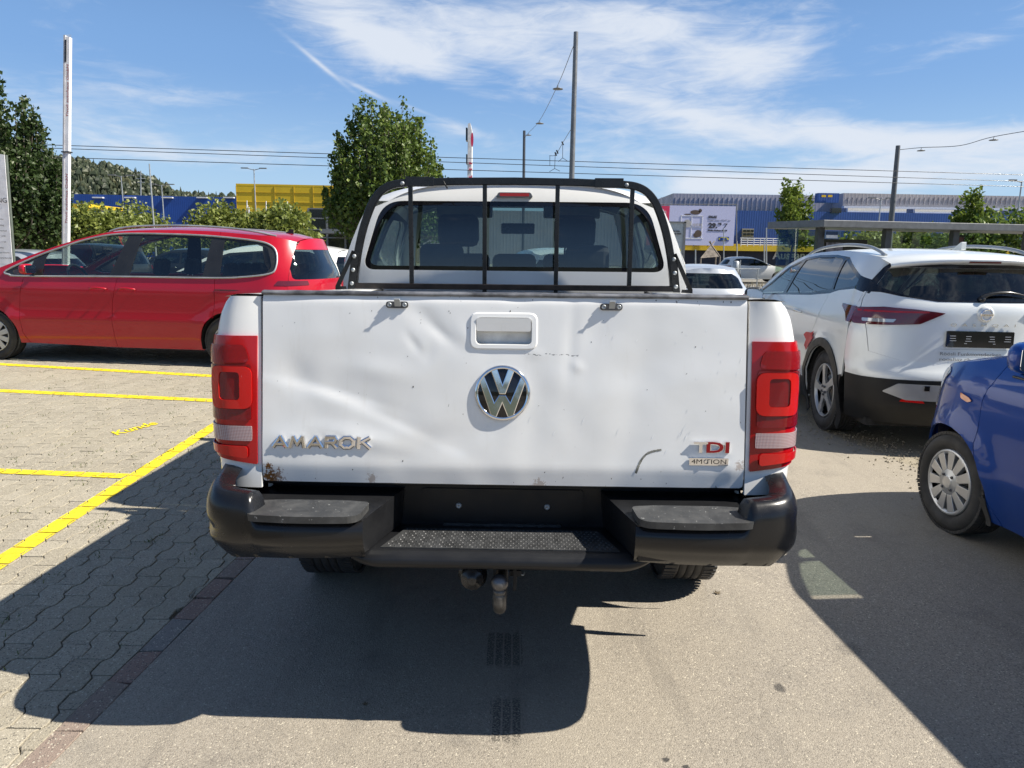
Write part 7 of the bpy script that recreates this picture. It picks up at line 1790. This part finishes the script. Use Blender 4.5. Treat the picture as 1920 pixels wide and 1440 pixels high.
q[2] = q[1]+(q[2]-q[1])*1.25; q[3] = q[0]+(q[3]-q[0])*1.22
mb = MB(); mb.prism([(p.x, p.z) for p in q], WALLM(0, 12.68, 0), .08); mb.build('board', MASTW, bo, M=b_i)
mb = MB(); mb.tube([q[1]+Vector((.0, .04, 0)), q[2]+Vector((0, .04, 0))], .03, 4); mb.build('edge_profile', simple('board_edge', (.10, .12, .10), .5), bo, M=b_i)
for x_, z_ in ((q[3].x, 0), (q[2].x-.1, 0)): mb = MB(); mb.tube([(x_, 12.64, -.02), (x_, 12.64, q[2].z)], .04, 8); mb.build('post', STEEL, bo, M=b_i)
def rtxt(s, px_end, py, h):
    e = at(px_end, py, 12.58); vs, fs = text_pts(s, h*12.6/1385*1.38); x1 = max(v.x for v in vs); mb = MB(); M = WALLM(e.x, 12.585, e.z); mb.add([M @ (v-Vector((x1, 0, 0))) for v in vs], fs); mb.build('lettering', INK, bo, M=b_i, recalc=False)
rtxt('NG', 12.5, 380, 9)
for s, xe, py in (('zeiten', 6, 412), ('Freitag', 7, 423.5), ('und Verkauf', 12.5, 434), ('- 12:00', 10, 444), ('- 17:00', 11, 455), ('Samstag', 6.5, 465.5), ('geschlossen', 17.5, 475), ('nach Vereinbarung', 21, 485)): rtxt(s, xe, py, 3.0)
# leaning red and white pylon sign above the roof
sg = thing('pylon_sign', 'narrow white pylon sign with red letters above the pickup roof', 'sign', (0, 40, 0)); s_i = Matrix.Translation((0, -40, 0))
a = at(878, 232, 40); b_ = at(880, 345, 40); w_ = .19
mb = MB(); mb.prism([(a.x-.06, b_.z-3), (a.x+w_*.9, b_.z-3), (a.x+w_, a.z-.35), (a.x+.10, a.z+.05), (a.x-.02, a.z)], WALLM(0, 40.9, 0), .9); mb.build('panel', simple('sign_white', (.66, .66, .66), .5), sg, M=s_i)
mb = MB(); mb.box(a.x-.14, 40.2, at(878, 262, 40).z, a.x-.06, 40.8, at(878, 238, 40).z); mb.box(a.x-.12, 40.2, at(878, 306, 40).z, a.x-.06, 40.8, at(878, 288, 40).z); mb.build('side_letter', SATIN, sg, M=s_i)
for ch, py in (('F', 308), ('E', 320), ('L', 333)): o = text_obj(ch, frame_m((a.x+.205, 39.97, at(880, py, 40).z), (0, 0, 1), (-1, 0, 0)), .20, PINK, sg, 'lettering', extrude=.02, bold=.012); o.data.transform(s_i)
mb = MB(); c = at(886, 262, 39.96); mb.add([(c.x-.02+math.cos(t)*.07, 39.96, c.z+math.sin(t)*.36) for t in [6.283*i/24 for i in range(24)]], [tuple(range(24))]); mb.build('logo_oval', PINK, sg, M=s_i)

# ---------------------------------------------------------------- dry verge planting, kerb of the tram platform
DRYM = leaf_mat('dry_grass', (.20, .16, .10), (.27, .22, .13), (.14, .17, .07))
mb = MB(); rnd = random.Random(77)
for i in range(5200):
    x = rnd.uniform(8, 22); y = rnd.uniform(19, 36); 
    if x < .28*y: continue
    h = rnd.uniform(.15, .55); w = rnd.uniform(.012, .03); a = rnd.uniform(0, 3.14); dx, dy = math.cos(a)*w, math.sin(a)*w; lx, ly = rnd.gauss(0, .12), rnd.gauss(0, .12)
    mb.add([(x-dx, y-dy, -.03), (x+dx, y+dy, -.03), (x+lx, y+ly, h)], [(0, 1, 2)])
tag(mb.build('dry_grass', DRYM, recalc=False), 'dry brown grass and weeds on the verge before the tram stop', 'grass', kind='stuff')
mb = MB(); mb.box(-30, 20, -.03, 40, 20.3, .12); tag(mb.build('kerb', simple('concrete_kerb', (.30, .29, .26), .8)), kind='structure')
mb = MB(); mb.box(6, 29.0, -.03, 30, 36, .18); tag(mb.build('platform', simple('platform_concrete', (.28, .27, .25), .8)), kind='structure')

# weeds in the joints, fallen leaves
WEED = leaf_mat('joint_weeds', (.07, .10, .03), (.13, .16, .05), (.20, .19, .08))
mb = MB(); rnd = random.Random(9)
for i in range(150):
    y = rnd.uniform(2.3, 9); x = rnd.uniform(-.68, -.3)*(y+.3)-rnd.random()*.4
    if x > -1.5: continue
    for k_ in range(rnd.randrange(3, 14)):
        px_, py_ = x+rnd.gauss(0, .03), y+rnd.gauss(0, .045); h = rnd.uniform(.006, .022); a = rnd.uniform(0, 3.14); w = rnd.uniform(.002, .004)
        mb.add([(px_-math.cos(a)*w, py_-math.sin(a)*w, -.003), (px_+math.cos(a)*w, py_+math.sin(a)*w, -.003), (px_+rnd.gauss(0, .012), py_+rnd.gauss(0, .012), h)], [(0, 1, 2)])
tag(mb.build('weeds', WEED, recalc=False), 'small weeds growing in the joints of the pavers', 'weeds', kind='stuff')
DRYL = simple('dry_leaf', (.12, .09, .05), .8)
for (x, y, s_, lab) in [(.955, 3.17, .022, 'small dry leaf on the sunlit asphalt right of the tow ball'), (-.483, 2.285, .014, 'tiny dark leaf in the shadow below the left end of the step')]:
    mb = MB(); pts = [(s_*math.cos(t)*(1 if k_ % 2 else .45), s_*math.sin(t)*(1 if k_ % 2 else .45), .004+.004*(k_ % 2)) for k_, t in enumerate([6.283*i/10 for i in range(10)])]
    mb.add(pts+[(0, 0, .006)], [(i, (i+1) % 10, 10) for i in range(10)]); o = mb.build('fallen_leaf', DRYL); o.location = (x, y, 0); tag(o, lab, 'leaf', 'leaves fallen on the asphalt')
